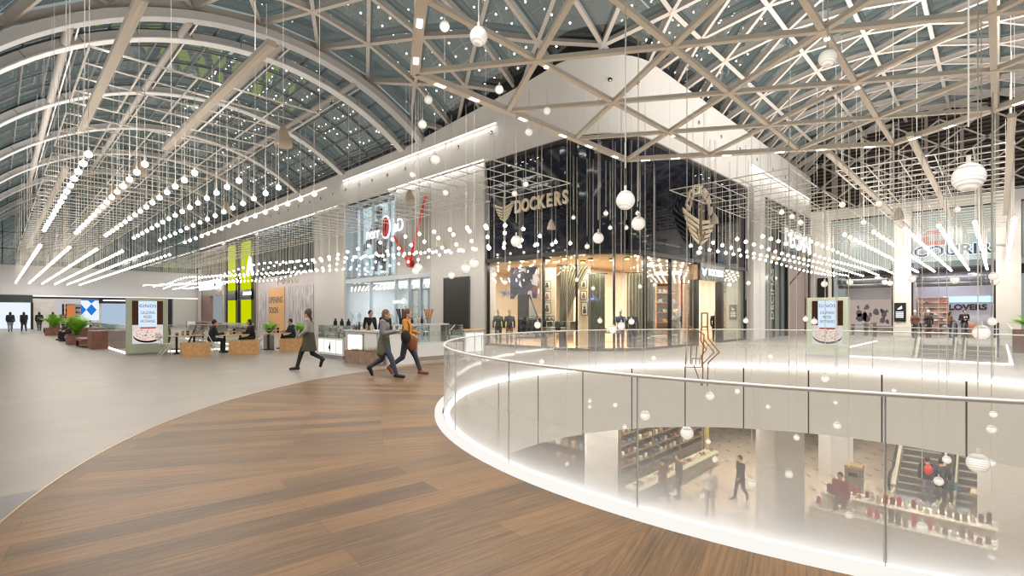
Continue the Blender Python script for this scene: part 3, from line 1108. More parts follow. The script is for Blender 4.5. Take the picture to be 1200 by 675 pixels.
MB().prism([(-.35, 1.4), (.75, 1.4), (.72, .28), (.25, .25), (.18, .9), (.05, .9), (-.05, .25), (-.35, .3)], (-.005, 0, 0), U, V, T).build('printed_trousers', M('poster_navy2', (.15, .2, .3), .6), o)
MB().prism([(.12 + .26 * math.cos(k * PI / 8), 3.78 + .34 * math.sin(k * PI / 8)) for k in range(16)], (-.005, 0, 0), U, V, T).build('printed_head', M('poster_skin', (.62, .66, .70), .6), o)
b = MB()
b.prism([(.12 + .36 * math.cos(k * PI / 10), 4.0 + .3 * math.sin(k * PI / 10)) for k in range(-1, 12)], (-.018, 0, 0), U, V, T)
b.build('printed_hair', M('poster_hair', (.35, .45, .52), .6), o)
MB().prism([(-.1, 3.4), (.3, 3.4), (.12, 2.4)], (-.018, 0, 0), U, V, T).build('printed_shirt', M('poster_shirt', (.9, .93, .96), .6), o)
b = MB()
for r, w in ((.78, .05), (.55, .025)):
    for k in range(24):
        a, c = 2 * PI * k / 24, 2 * PI * (k + 1) / 24
        b.bar((-.02, 1.75 - r * math.cos(a), .82 + r * math.sin(a)), (-.02, 1.75 - r * math.cos(c), .82 + r * math.sin(c)), w, w)
for k in range(12):
    a = 2 * PI * k / 12
    b.bar((-.02, 1.75, .82), (-.02, 1.75 - .78 * math.cos(a), .82 + .78 * math.sin(a)), .012, .012)
b.build('printed_bicycle_wheel', M('poster_grey', (.30, .38, .45), .6), o)
o = thing('shop_name_sign', 'white outlined letters with a red disc across the lit window and grey panel', 'sign', (XW - .15, 27.4, 6.9))
text('letter_row', 'nerr', 1.05, GLOWS, o, (0, 1.75, -.12), FX, .03, .0, sx=.9)
text('letter_row', 'aD', 1.1, GLOWS, o, (0, -1.22, .05), FX, .03, .0, sx=.85)
MB().prism([(.42 * math.cos(k * PI / 14), .62 * math.sin(k * PI / 14)) for k in range(28)], (0, .18, .12), (0, -1, 0), (0, 0, 1), (-.06, 0, 0)).build('red_disc', M('sign_red', (.90, .20, .28), .4), o)
MB().prism([(.52 * math.cos(k * PI / 14), .74 * math.sin(k * PI / 14)) for k in range(28)], (.03, .18, .12), (0, -1, 0), (0, 0, 1), (-.05, 0, 0)).build('white_halo', GLOWS, o)
MB().prism([(-.12, -.1), (0, -.3), (.2, .3), (.12, .36), (0, -.05), (-.06, .02)], (-.07, .18, .12), (0, -1, 0), (0, 0, 1), (-.02, 0, 0)).build('tick_mark', M('sign_dark_red', (.45, .05, .10), .4), o)
RED = M('red_paint', (.93, .24, .16), .35)
o = thing('red_hand_sculpture', 'two red tapered bars forming a V on the grey panel of the clothing store', 'sculpture', (XW - .19, 25.0, 4.55))
for (dy, dz), w in (((-1.62, 3.8), .2), ((1.7, 1.85), .26)):
    b = MB()
    d = Vector((0, dy, dz)).normalized()
    s = Vector((0, -d.z, d.y))
    p0, p1 = Vector((0, 0, 0)) - d * .2, Vector((0, dy, dz))
    b.add([p0 + s * w * .5, p0 - s * w * .5, p1 - s * .05, p1 + s * .05, p0 + s * w * .5 + Vector((.07, 0, 0)), p0 - s * w * .5 + Vector((.07, 0, 0)), p1 - s * .05 + Vector((.07, 0, 0)), p1 + s * .05 + Vector((.07, 0, 0))],
          [(0, 1, 2, 3), (4, 5, 6, 7), (0, 1, 5, 4), (1, 2, 6, 5), (2, 3, 7, 6), (3, 0, 4, 7)])
    b.build('hand', RED, o)
MB().tube((-.05, 0, 0), (.24, 0, 0), .2, 16).build('hub', M('red_dark', (.75, .15, .1), .4), o)
# shelving with shoes and goods inside
def shelf_unit(name, label, cat, o, u, w, h, nsh, mat, group=None, depth=.35):
    rz = math.atan2(u[1], u[0])
    t = thing(name, label, cat, o, rz, group)
    b = MB().bx(0, w, depth - .03, depth, 0, h).bx(0, .04, 0, depth, 0, h).bx(w - .04, w, 0, depth, 0, h)
    b.build('carcass', mat, t)
    for k in range(nsh):
        z = .1 + (h - .15) * k / (nsh - 1)
        MB().bx(.04, w - .04, 0, depth - .03, z, z + .035).build('shelf', mat, t)
    return t
def goods(label, cat, name, o, u, w, h, nsh, per, cols, group, size=(.16, .2, .14), depth=.3, skip=.15):
    rz = math.atan2(u[1], u[0])
    ca, sa = math.cos(rz), math.sin(rz)
    protos = []
    i = 0
    for k in range(nsh - 1):
        z = .1 + (h - .15) * k / (nsh - 1) + .036
        for j in range(per):
            if random.random() < skip:
                continue
            x = .1 + (w - .2) * (j + .5) / per
            col = random.choice(cols)
            sx, sy, sz = (s * random.uniform(.8, 1.15) for s in size)
            px, py = o[0] + ca * x - sa * depth * .5, o[1] + sa * x + ca * depth * .5
            b = MB().rbox(-sx / 2, sx / 2, -sy / 2, sy / 2, 0, sz, .03)
            ob = b.build(name, M('goods_%s' % (col,), col, .6), None, loc=(px, py, o[2] + z))
            ob.rotation_euler = (0, 0, rz)
            tag(ob, label % (nth(j + 1), ['lowest', 'second', 'third', 'fourth', 'fifth', 'sixth'][k]), cat, group)
            i += 1
DKC = [(.16, .18, .25), (.35, .25, .2), (.55, .5, .45), (.2, .2, .2), (.6, .3, .25), (.75, .72, .68)]
shelf_unit('wall_shelf', 'white wall shelving inside the brightly lit clothing store', 'shelf', (XW + 4.4, 32.6, .3), (0, -1), 3.6, 2.3, 5, WHITE)
goods('%s shoe from the left on the %s lit shelf of the clothing store', 'shoe', 'shoe', (XW + 4.4, 32.6, .3), (0, -1), 3.6, 2.3, 5, 9, DKC, 'shoes on the lit store shelving', (.14, .26, .12), .3)
for k, (y, lab) in enumerate(((25.9, 'left'), (24.9, 'right'))):
    o = thing('door_portal', 'white freestanding door portal in the lit store entrance, the %s one' % lab, 'doorway', (XW + .9, y, 0))
    MB().bx(-.06, .06, -.42, -.34, 0, 3.1).bx(-.06, .06, .34, .42, 0, 3.1).bx(-.06, .06, -.42, .42, 3.02, 3.1).build('frame', M('portal_grey', (.45, .47, .5), .3), o)
    MB().bx(-.02, .02, -.34, .34, .02, 3.02).build('glass_leaf', GL, o)
o = thing('shop_wordmark', 'white small letters on the lit store window over the counter', 'sign', (XW - .02, 26.3, 2.35))
text('letters', 'nerr aD', .42, GLOWS, o, (0, 0, 0), FX, .01, .0)
# ---------------------------------------------------------------- boarded up unit with dark louvred glazing
def louvre_mat():
    m, nt, b = nodes('louvred_glazing')
    b.inputs['Base Color'].default_value = (*lin((.33, .37, .38)), 1)
    b.inputs['Roughness'].default_value = .15
    return m
LG = louvre_mat()
struct(MB().bx(XW + .1, XW + .3, 37.8, 50.0, 4.85, 9.1).build('window_7', LG))
b = MB()
for k in range(25):
    y = 37.9 + k * .5
    b.bx(XW + .0, XW + .1, y, y + .09, 4.85, 9.1)
struct(b.build('window_7_frame', M('louvre_bar', (.45, .49, .49), .4)))
struct(MB().bx(XW - .02, XW + .3, 37.8, 50.0, 0, 4.85).build('wall_hoarding', M('hoarding_mauve', (.83, .79, .80), .5)))
def city_mat():
    m, nt, b = nodes('city_print')
    tc = N(nt, 'ShaderNodeTexCoord')
    mp = N(nt, 'ShaderNodeMapping')
    mp.inputs['Scale'].default_value = (1, 3.2, .55)
    L(nt, tc.outputs['Object'], mp.inputs[0])
    vo = N(nt, 'ShaderNodeTexVoronoi', distance='CHEBYCHEV')
    vo.inputs['Scale'].default_value = 1.7
    L(nt, mp.outputs[0], vo.inputs['Vector'])
    no = N(nt, 'ShaderNodeTexNoise')
    no.inputs['Scale'].default_value = 2.2
    no.inputs['Detail'].default_value = 6
    L(nt, mp.outputs[0], no.inputs['Vector'])
    v = math_(nt, 'ADD', math_(nt, 'MULTIPLY', vo.outputs['Distance'], .5), math_(nt, 'MULTIPLY', no.outputs['Fac'], .7))
    r = N(nt, 'ShaderNodeValToRGB')
    e = r.color_ramp.elements
    e[0].position = .38
    e[0].color = (*lin((.62, .60, .64)), 1)
    e[1].position = .66
    e[1].color = (*lin((.88, .86, .87)), 1)
    L(nt, v, r.inputs[0])
    L(nt, r.outputs[0], b.inputs['Base Color'])
    return m
o = thing('hoarding_print', 'pale grey city street print on the boarded shopfront right of the orange panel', 'poster', (XW - .03, 40.5, -.05))
MB().bx(-.03, 0, -2.4, 2.4, .05, 3.9).build('print', city_mat(), o)
o = thing('hoarding_print', 'narrow pale shop display print on the boarded shopfront left of the orange panel', 'poster', (XW - .03, 48.9, -.05))
MB().bx(-.03, 0, -.95, .95, .05, 3.7).build('print', city_mat(), o)
o = thing('opening_soon_panel', 'tall orange panel announcing the opening on the boarded shopfront', 'sign', (XW - .03, 45.4, 0))
MB().bx(-.06, 0, -1.75, 1.75, .02, 3.85).build('board', M('orange_board', (.93, .72, .47), .5), o)
TXD = M('print_grey', (.42, .40, .36), .6)
text('line', 'OPENING', .78, TXD, o, (-.07, .1, 2.75), FX, .005, .006, sx=.95)
text('line', 'SOON', .78, TXD, o, (-.07, .55, 1.85), FX, .005, .006, sx=.95)
o = thing('shop_name_sign', 'large faint pale letters over the boarded shopfront', 'sign', (XW - .05, 43.3, 4.45))
text('letters', 'Terranova', 1.05, M('pale_letters', (.92, .88, .86), .5), o, (0, 0, 0), FX, .03, .01)
# ---------------------------------------------------------------- black and yellow store
struct(MB().bx(XW + .1, XW + .5, 50.5, 59.75, 0, 9.3).build('wall_black_store', M('charcoal', (.15, .155, .17), .35)))
b = MB()
for z in (1.6, 2.9, 5.0, 6.1, 7.2, 8.2):
    b.bx(XW + .02, XW + .1, 50.5, 59.75, z, z + .1)
for y in (50.9, 54.9, 55.7, 59.4):
    b.bx(XW + .0, XW + .1, y - .1, y + .1, 0, 9.2)
struct(b.build('trim_7', M('charcoal_frame', (.24, .25, .27), .4)))
YEL = EM('neon_yellow', (.85, .90, .02), .85)
for lab, y0, y1 in (('left', 56.35, 58.5), ('right', 51.85, 54.4)):
    o = thing('yellow_window_banner', 'tall neon yellow lit banner on the black storefront, the %s one' % lab, 'banner', (XW - .05, (y0 + y1) / 2, 0))
    h = (y1 - y0) / 2
    for z0, z1 in ((.35, 2.95), (3.95, 8.65)):
        MB().bx(-.05, .05, -h, h, z0, z1).build('banner_panel', YEL, o)
    MB().bx(-.03, .04, -h - .15, h + .15, 2.95, 3.95).build('black_band', M('charcoal', (.15, .155, .17)), o)
o = thing('projecting_letter_sign', 'giant white slanted letter A standing out from the black storefront', 'sign', (XW - .3, 51.3, 5.2))
text('letter', 'A', 2.4, GLOWS, o, (0, 0, .85), FX, .08, .04)
o = thing('storefront_sign', 'small white lit word on the black band of the yellow store', 'sign', (XW - .12, 52.6, 3.55))
text('letters', 'A', .5, GLOWS, o, (0, 1.0, 0), FX, .02, .02)
MB().bx(-.03, 0, -1.2, .7, -.16, .16).build('glow_bar', GLOWS, o)
# ---------------------------------------------------------------- farthest unit
struct(MB().bx(XW + .1, XW + .4, 60.6, YE, 3.6, 9.3).build('wall_far_unit', M('brown_grey_glass', (.60, .57, .55), .2)))
struct(MB().bx(XW + .1, XW + .4, 65.5, YE, 0, 3.6).build('wall_far_panel', M('brown_panel', (.56, .45, .41), .5)))
b = MB()
for z in (5.9, 6.7, 7.5, 8.3):
    b.bx(XW + .05, XW + .1, 60.6, YE, z, z + .06)
struct(b.build('trim_8', M('bar_warm', (.74, .70, .68), .4)))
struct(MB().bx(XW + 3, XW + 3.2, 60.6, 65.5, 0, 3.6).build('wall_far_interior', M('far_interior', (.85, .82, .78), .6)))
struct(MB().bx(XW - .16, XW + .06, YE - 1.1, YE - .5, 0, 6.9).build('trim_9', WHITE))
o = thing('storefront_sign', 'overexposed white lit sign board on the farthest left shopfront', 'sign', (XW - .1, 65.0, 4.9))
MB().rbox(-.08, .08, -3.9, 3.9, -.55, .45).build('board', EM('hot_sign', (1, 1, 1), 1.8), o)
MB().prism([(-.3, -.1), (0, .32), (.3, -.1), (.12, -.25), (-.12, -.25)], (-.09, -2.4, -.05), (0, -1, 0), (0, 0, 1), (-.02, 0, 0)).build('dark_mark', BLACK, o)
# ---------------------------------------------------------------- right facade beyond the corner store
struct(MB().bx(34.0, XE, YW + .15, YW + .35, 0, 9.1).build('wall_store_right', M('grey_green_glass', (.50, .525, .51), .12)))
b = MB()
for x in (34.1, 37.0, 38.4, 45.85):
    b.bx(x - .06, x + .06, YW + .02, YW + .2, 0, 9.1)
b.bx(34.0, XE, YW + .0, YW + .2, 8.98, 9.1)
for k in range(9):
    b.bx(36.2 + k * 1.05, 36.26 + k * 1.05, YW + .08, YW + .16, 7.6, 9.0)
struct(b.build('trim_10', M('green_frame', (.36, .38, .37), .4)))
struct(MB().bx(39.6, 45.4, YW + .0, YW + .16, 0, 5.2).build('wall_brown_panel', M('taupe_panel', (.61, .55, .53), .5)))
b = MB().bx(45.2, 45.4, YW - .06, YW + .1, 0, 5.2).bx(39.5, 39.7, YW - .06, YW + .1, 0, 5.2).bx(44.2, 44.3, YW - .06, YW + .1, 0, 5.2)
b.bar((39.8, YW - .04, 3.6), (43.6, YW - .04, 5.1), .05, .05)
struct(b.build('trim_11', DARK))
o = thing('storefront_sign', 'white glowing capital letters on a dark board on the right corridor storefront', 'sign', (41.9, YW - .1, 6.95))
MB().bx(-4.0, 4.0, -.02, .1, -.85, .85).build('board', M('sign_slate', (.25, .29, .30), .3), o)
text('letters', 'DECIMAS', 1.7, EM('sign_hot', (1, 1, 1), 1.1), o, (.1, -.05, 0), FY, .03, .05, sx=.98)
o = thing('vertical_window_letters', 'pale grey letters running up the glass below the glowing letters', 'sign', (36.6, YW + .1, 2.9))
text('letters', 'DECIMAS', .85, M('letter_pale', (.74, .75, .72), .5), o, (0, -.02, 0), (PI / 2, -PI / 2, 0), .01, .01)
o = thing('projecting_blade_sign', 'narrow black blade sign on the pier at the end of the right corridor', 'sign', (XE - .3, 10.0, 3.3))
MB().rbox(-.12, .12, -.35, .35, -1.1, 1.1).build('panel', BLACK, o)
MB().bx(.1, .2, -.1, .1, -.1, .1).build('bracket', DARK, o)
# ---------------------------------------------------------------- shoe store sign and the two shops of the right end wall
o = thing('storefront_sign', 'dark lit letters under a red brown angular crescent logo on grey green panel', 'sign', (XE - .02, 2.3, 6.4))
HALO = EM('sign_halo', (.80, .90, 1.0), 1.5)
LTD = M('letter_dark', (.15, .17, .20), .4)
text('halo', 'COURIR', .98, HALO, o, (.09, .05, -.45), FX, .01, .075, sx=1.12)
text('letters', 'COURIR', .98, LTD, o, (.0, .05, -.45), FX, .04, .02, sx=1.12)
def angc(s, t):
    return [(.55 * s, .52 * s), (-.35 * s, .52 * s), (-.62 * s, .26 * s), (-.62 * s, -.26 * s), (-.35 * s, -.52 * s), (.62 * s, -.52 * s), (.62 * s, -.22 * s), (-.22 * s, -.22 * s), (-.34 * s, -.1 * s), (-.34 * s, .1 * s), (-.22 * s, .22 * s), (.55 * s, .22 * s)]
MB().prism(angc(1.13, 0), (.09, .98, .52), (0, -1, 0), (0, 0, 1), (-.02, 0, 0)).build('logo_halo', HALO, o)
MB().prism(angc(1.0, 0), (.0, .98, .52), (0, -1, 0), (0, 0, 1), (-.05, 0, 0)).build('crescent_logo', M('logo_brown', (.62, .36, .33), .5), o)
GLX = M('shop_dark_ceiling', (.22, .20, .19), .7)
struct(MB().bx(XE + .1, 56, -6, 9.5, 4.75, 4.85).build('ceiling_end_shops', GLX))
b = MB()
for y in (.0, 4.45, 5.6):
    b.bx(XE + .1, 56, y, y + .1, 0, 4.8)
struct(b.build('wall_end_shop_sides', M('shop_side', (.78, .75, .74), .6)))
struct(MB().bx(XE + 4.2, XE + 4.4, .1, 4.45, 0, 4.8).build('wall_shoe_store_back', M('lavender_wall', (.76, .755, .80), .6)))
struct(MB().bx(XE + 5.2, XE + 5.4, 5.6, 9.5, 0, 4.8).build('wall_left_shop_back', M('shop_back2', (.72, .70, .70), .6)))
b = MB()
for y0, y1 in ((.12, 4.5), (5.55, 9.45)):
    b.bx(XE, XE + .15, y0, y0 + .1, 0, 5.2).bx(XE, XE + .15, y1 - .1, y1, 0, 5.2)
    b.bx(XE, XE + .12, y0, y1, 4.4, 4.48)
struct(b.build('door_2_frame', DARK))
# ducts under the dark shop ceilings
for k, (y, r, z, lab) in enumerate(((8.3, .2, 4.1, 'left shop, the upper one'), (7.0, .16, 3.75, 'left shop, the lower one'), (3.1, .2, 4.05, 'shoe store, the upper one'), (1.5, .15, 3.7, 'shoe store, the lower one'))):
    o = thing('ventilation_duct', 'exposed grey duct under the ceiling of the %s' % lab, 'duct', (XE + 1.2 + .5 * (k % 2), y, z))
    y0, y1 = (5.75 - y, 9.3 - y) if k < 2 else (.2 - y, 4.35 - y)
    MB().tube((0, y0, 0), (0, y1, 0), r, 14).build('duct_body', GREYM, o, smooth=True)
    b = MB()
    for q in range(5):
        yy = y0 + (y1 - y0) * (q + .5) / 5
        b.tube((0, yy - .03, 0), (0, yy + .03, 0), r + .02, 14)
    b.build('flange', M('duct_flange', (.62, .63, .65), .4), o)
    b = MB()
    b.path([(0, y0 + .6, r * .5), (.9, y0 + 1.1, .3), (2.2, y0 + 1.3, .35)], r * .7, 10)
    b.build('branch', GREYM, o, smooth=True)
# ---------------------------------------------------------------- advertising totems
SAGE = M('sage_frame', (.74, .77, .68), .25)
def totem(label, loc, rz, w, h, zb):
    t = thing('advertising_totem', label, 'totem', loc, rz)       # local: faces -Y, width along X
    b = MB().rbox(-w / 2, w / 2, -.1, .1, 0, h, .015)
    b.build('cabinet', SAGE, t)
    sw, s0, s1 = w * .74, zb, h - .12
    scr = MB().bx(-sw / 2, sw / 2, -.112, -.1, s0, s1).build('screen', EM('screen_wood', (.30, .20, .14), .8), t)
    sh = s1 - s0
    MB().bx(-sw * .3, sw * .3, -.118, -.112, s0 + sh * .40, s1).build('text_panel', EM('screen_pale', (.84, .91, .98), 1.05), scr)
    MB().bx(-sw / 2, sw / 2, -.117, -.112, s0, s0 + sh * .44).build('table_picture', EM('screen_table', (.86, .85, .84), .95), scr)
    P = lambda rx, rz_, cz, y: MB().prism([(rx * math.cos(k * PI / 20), rz_ * math.sin(k * PI / 20)) for k in range(40)], (0, y, cz), (1, 0, 0), (0, 0, 1), (0, -.003, 0))
    P(sw * .47, sh * .17, s0 + sh * .19, -.1205).build('pan_picture', EM('screen_black', (.12, .10, .10), .8), scr)
    P(sw * .48, sh * .17, s0 + sh * .235, -.1245).build('pizza_picture', EM('screen_pizza', (.95, .86, .82), .95), scr)
    b = MB()
    rnd = random.Random(3)
    for k in range(34):
        a, r = rnd.uniform(0, 2 * PI), math.sqrt(rnd.random()) * .88
        x, z = sw * .46 * r * math.cos(a), s0 + sh * .237 + sh * .155 * r * math.sin(a)
        b.prism([(.022 * math.cos(q), .014 * math.sin(q)) for q in (0, 1, 2, 3, 4, 5)], (x, -.128, z), (1, 0, 0), (0, 0, 1), (0, -.002, 0))
    b.build('olive_picture', EM('screen_olive', (.36, .20, .22), .8), scr)
    b = MB()
    for k in range(7):
        x = -sw * .2 + k * sw * .07
        b.prism([(.05 * math.cos(q) * 1.2, .03 * math.sin(q)) for q in (0, 1, 2, 3, 4, 5)], (x, -.128, s0 + sh * .37), (1, 0, 0), (0, 0, 1), (0, -.002, 0))
    b.build('tomato_picture', EM('screen_red', (.66, .30, .27), .8), scr)
    D = M('screen_ink', (.16, .20, .27), .6)
    text('headline', 'GINOS', sh * .105, D, scr, (0, -.12, s0 + sh * .88), FY, .001, .001, sx=.95, sp=1.15)
    for k, s in enumerate(('CALZONES', 'PIZZES', 'ARTESANES')):
        text('line', s, sh * .092, D, scr, (0, -.12, s0 + sh * (.725 - .1 * k)), FY, .001, .0, sx=.6)
    MB().bx(-w / 2 + .02, w / 2 - .02, -.105, .105, 0, .06).build('plinth', GREYM, t)
    return t
totem('backlit pizza advertising totem beside the left corridor opening and cafe tables', (4.18, 24.2, 0), 0, 1.35, 2.22, .42)
totem('backlit pizza advertising totem beside the right corridor escalator opening', (21.55, 4.55, 0), -PI / 2, 1.34, 2.2, .45)

# ---------------------------------------------------------------- plants
LEAF = M('palm_green', (.56, .76, .26), .5, noise=.25, nscale=6)
LEAF2 = M('grass_green', (.45, .52, .22), .6, noise=.3, nscale=9)
def palm(name, label, loc, h, n, spread, group=None, rnd=1):
    t = thing(name, label, 'plant', loc, 0, group)
    r = random.Random(rnd)
    b = MB()
    for k in range(n):
        a = r.uniform(0, 2 * PI)
        ln = h * r.uniform(.75, 1.1)
        sp_ = spread * r.uniform(.4, 1.1)
        pts = []
        for i in range(7):
            u = i / 6
            pts.append(Vector((math.cos(a) * sp_ * u ** 1.6, math.sin(a) * sp_ * u ** 1.6, ln * (u - .42 * u ** 2.6 * (sp_ / spread)))))
        b.path(pts, .006, 4)
        side = Vector((-math.sin(a), math.cos(a), 0))
        for i in range(1, 7):
            p0 = pts[i]
            d = (pts[i] - pts[i - 1]).normalized()
            for sg in (-1, 1):
                for q in (0, .5):
                    p = pts[i - 1].lerp(pts[i], q + .3)
                    L_ = h * .30 * (1.1 - abs(i / 6 - .55))
                    tip = p + side * sg * L_ * .8 + d * L_ * .6 - Vector((0, 0, L_ * .15))
                    w = d * .018
                    b.add([p - w, p + w, tip], [(0, 1, 2)])
    b.build('fronds', LEAF, t)
    b = MB()
    for k in range(5):
        a = k * 2 * PI / 5
        b.tube((.03 * math.cos(a), .03 * math.sin(a), -.02), (.05 * math.cos(a), .05 * math.sin(a), h * .25), .012, 6)
    b.build('stems', M('stem_green', (.34, .40, .18), .6), t)
    return t
# benches with end blocks in the left corridor
def bench(label, loc, L_=2.6, first=True):
    t = thing('corridor_bench', label, 'bench', loc, 0, 'brown benches in the left corridor')     # runs along +Y, seat faces -X
    MB().rbox(0, .58, 0, 1.5, 0, .82, .02).build('end_block', BROWNW, t)
    MB().rbox(-.22, .40, 1.5, L_, .30, .42, .015).build('seat', BROWNW, t)
    MB().bx(.33, .40, 1.5, L_, 0, .30).bx(-.2, -.1, L_ - .14, L_ - .02, 0, .30).build('support', M('bench_dark', (.24, .16, .13), .6), t)
    MB().rbox(.40, .58, 1.5, L_, .0, .5, .015).build('back_ledge', BROWNW, t)
    return t
bench('nearest brown bench with tall end block beside the left corridor opening', (2.98, 29.0, 0), 4.0)
bench('second brown bench from the near end in the left corridor, behind the palm', (2.98, 36.0, 0), 7.5)
bench('farthest brown bench in the left corridor close to the walking group', (2.98, 53.2, 0), 4.0)
def planter(label, loc, sx, sy, h, mat, name='planter_box', cat='planter', group=None):
    t = thing(name, label, cat, loc, 0, group)
    b = MB()
    w = .04
    b.bx(-sx / 2, sx / 2, -sy / 2, -sy / 2 + w, 0, h).bx(-sx / 2, sx / 2, sy / 2 - w, sy / 2, 0, h).bx(-sx / 2, -sx / 2 + w, -sy / 2 + w, sy / 2 - w, 0, h).bx(sx / 2 - w, sx / 2, -sy / 2 + w, sy / 2 - w, 0, h)
    b.build('box', mat, t)
    MB().bx(-sx / 2 + w, sx / 2 - w, -sy / 2 + w, sy / 2 - w, .02, h - .06).build('soil', M('soil', (.20, .15, .11), .9), t)
    return t
planter('brown wooden planter holding the palm behind the nearest bench', (2.95, 34.4, 0), .8, 1.2, .5, BROWNW)
palm('potted_palm', 'bushy green palm in the brown planter behind the nearest bench', (2.95, 34.4, .45), 1.25, 54, .62, None, 2)
planter('brown wooden planter holding the farther palm in the left corridor', (2.95, 49.5, 0), .9, 1.2, .55, BROWNW)
palm('potted_palm', 'green palm farther down the left corridor behind the second bench', (2.95, 49.5, .5), 1.2, 50, .9, None, 5)
pl = onZ(1199, 414)
planter('brown wooden planter at the right edge of the picture beside the escalator opening', (pl.x + .35, pl.y - .25, 0), 1.1, 1.1, .95, M('planter_brown', (.55, .42, .36), .5, noise=.15, nscale=8))
palm('potted_palm', 'green palm in the brown planter at the right edge beside the escalator opening', (pl.x + .35, pl.y - .25, .9), .75, 40, .8, None, 8)
# ---------------------------------------------------------------- cafe terrace
def cafe_box(label, x0, x1, y, h, seed):
    cx = (x0 + x1) / 2
    t = thing('cafe_planter', label, 'planter', (cx, y, 0), 0, 'oak planters edging the cafe terrace')
    w = (x1 - x0) / 2
    b = MB().bx(-w, w, -.18, -.15, 0, h).bx(-w, w, .15, .18, 0, h).bx(-w, -w + .03, -.15, .15, 0, h).bx(w - .03, w, -.15, .15, 0, h)
    b.build('box', OAK, t)
    MB().bx(-w + .03, w - .03, -.15, .15, .02, h - .04).build('soil', M('soil', (.2, .15, .11)), t)
    g = MB()
    r = random.Random(seed)
    for k in range(int(160 * w)):
        x, yy = r.uniform(-w + .05, w - .05), r.uniform(-.14, .14)
        g.add([(x - .006, yy, h - .05), (x + .006, yy, h - .05), (x + r.uniform(-.04, .04), yy + r.uniform(-.04, .04), h + r.uniform(0, .07))], [(0, 1, 2)])
    g.build('low_grass', LEAF2, t)
cafe_box('oak cafe planter nearest the pizza totem', 4.75, 5.67, 21.6, .52, 1)
cafe_box('oak cafe planter in front of the seated pair', 6.3, 7.28, 21.3, .56, 2)
cafe_box('oak cafe planter behind the woman in the long olive jacket', 8.3, 9.14, 21.5, .55, 3)
def cafe_table(label, loc):
    t = thing('cafe_table', label, 'table', loc, 0)
    MB().rbox(-.55, .55, -.38, .38, .70, .74, .012).build('tabletop', M('table_oak', (.80, .66, .50), .45), t)
    for sx in (-.3, .3):
        MB().tube((sx, 0, .04), (sx, 0, .70), .04, 10).build('leg', BLACK, t)
        MB().rbox(sx - .18, sx + .18, -.22, .22, 0, .04, .01).build('foot_plate', BLACK, t)
    return t
T1 = cafe_table('empty oak cafe table beside the pizza totem', (5.3, 23.4, 0))
T2 = cafe_table('oak cafe table between the two seated people', (6.87, 22.9, 0))
T3 = cafe_table('oak cafe table of the lone seated man in dark jacket', (8.75, 23.3, 0))
def item_cups(lab, tx, ty, n, seed):
    r = random.Random(seed)
    for k in range(n):
        x, y = tx - .42 + .84 * (k + .5) / n, ty + r.uniform(-.2, .2)
        h = r.choice((.09, .16, .22))
        o = thing('table_cup', '%s dark cup or caddy from the left on the %s' % (nth(k + 1), lab), 'cup', (x, y, .741))
        MB().lathe([(.001, 0), (.05, 0), (.055, h), (.047, h), (.045, .01), (.001, .01)], n=12).build('body', M('cup_dark', (.16, .13, .12), .4) if k % 2 == 0 else M('cup_tan', (.6, .48, .36), .5), o)
        MB().lathe([(.05, h * .45), (.0575, h * .45), (.0575, h * .6), (.05, h * .6)], n=12).build('band', M('band', (.8, .76, .7), .5), o)
item_cups('empty cafe table', 5.3, 23.4, 4, 1)
item_cups('pair\'s cafe table', 6.87, 22.9, 4, 2)
item_cups('lone man\'s cafe table', 8.75, 23.3, 4, 3)
CHW = M('chair_white', (.84, .83, .80), .4)
def cafe_chair(label, loc, rz):
    t = thing('folding_chair', label, 'chair', loc, rz)           # faces +X
    b = MB()
    for k in range(5):
        b.bx(-.2, .2, -.19 + k * .078, -.19 + k * .078 + .062, .44, .46)
    b.build('seat', CHW, t)
    b = MB()
    for k in range(3):
        b.bar((-.21, -.2, .62 + k * .09), (-.21, .2, .62 + k * .09), .02, .06)
    b.build('backrest', CHW, t)
    for s in (-1, 1):
        MB().bar((-.22, s * .21, .86), (.2, s * .21, 0), .02, .03).build('leg', CHW, t)
        MB().bar((.18, s * .18, .44), (-.2, s * .18, 0), .02, .03).build('leg', CHW, t)
    MB().bar((.12, -.21, .12), (.12, .21, .12), .015, .015).bar((-.13, -.2, .1), (-.13, .2, .1), .015, .015).build('stretcher', CHW, t)
    return t
cafe_chair('white folding chair nearest the pizza totem, empty', (4.5, 22.9, 0), .1)
cafe_chair('empty white folding chair at the right end of the empty cafe table', (6.05, 23.9, 0), PI)
cafe_chair('white folding chair under the person with the red scarf', (6.1, 22.95, 0), 0)
cafe_chair('white folding chair under the person in black facing left', (7.64, 22.9, 0), PI)
cafe_chair('empty white folding chair left of the lone man\'s table', (8.0, 23.6, 0), .15)
cafe_chair('white folding chair under the lone man in dark jacket', (9.52, 23.3, 0), PI)
for i, (x, y) in enumerate(((8.9, 24.5), (10.4, 24.5))):
    planter('small dark pot on the cafe terrace, the %s one' % ('left', 'right')[i], (x, y, 0), .35, .35, .6, M('pot_grey', (.55, .54, .52), .6), 'plant_pot', 'pot')
    palm('leafy_plant', 'small leafy green plant behind the cafe tables, the %s one' % ('left', 'right')[i], (x, y, .55), .8, 22, .5, None, 20 + i)
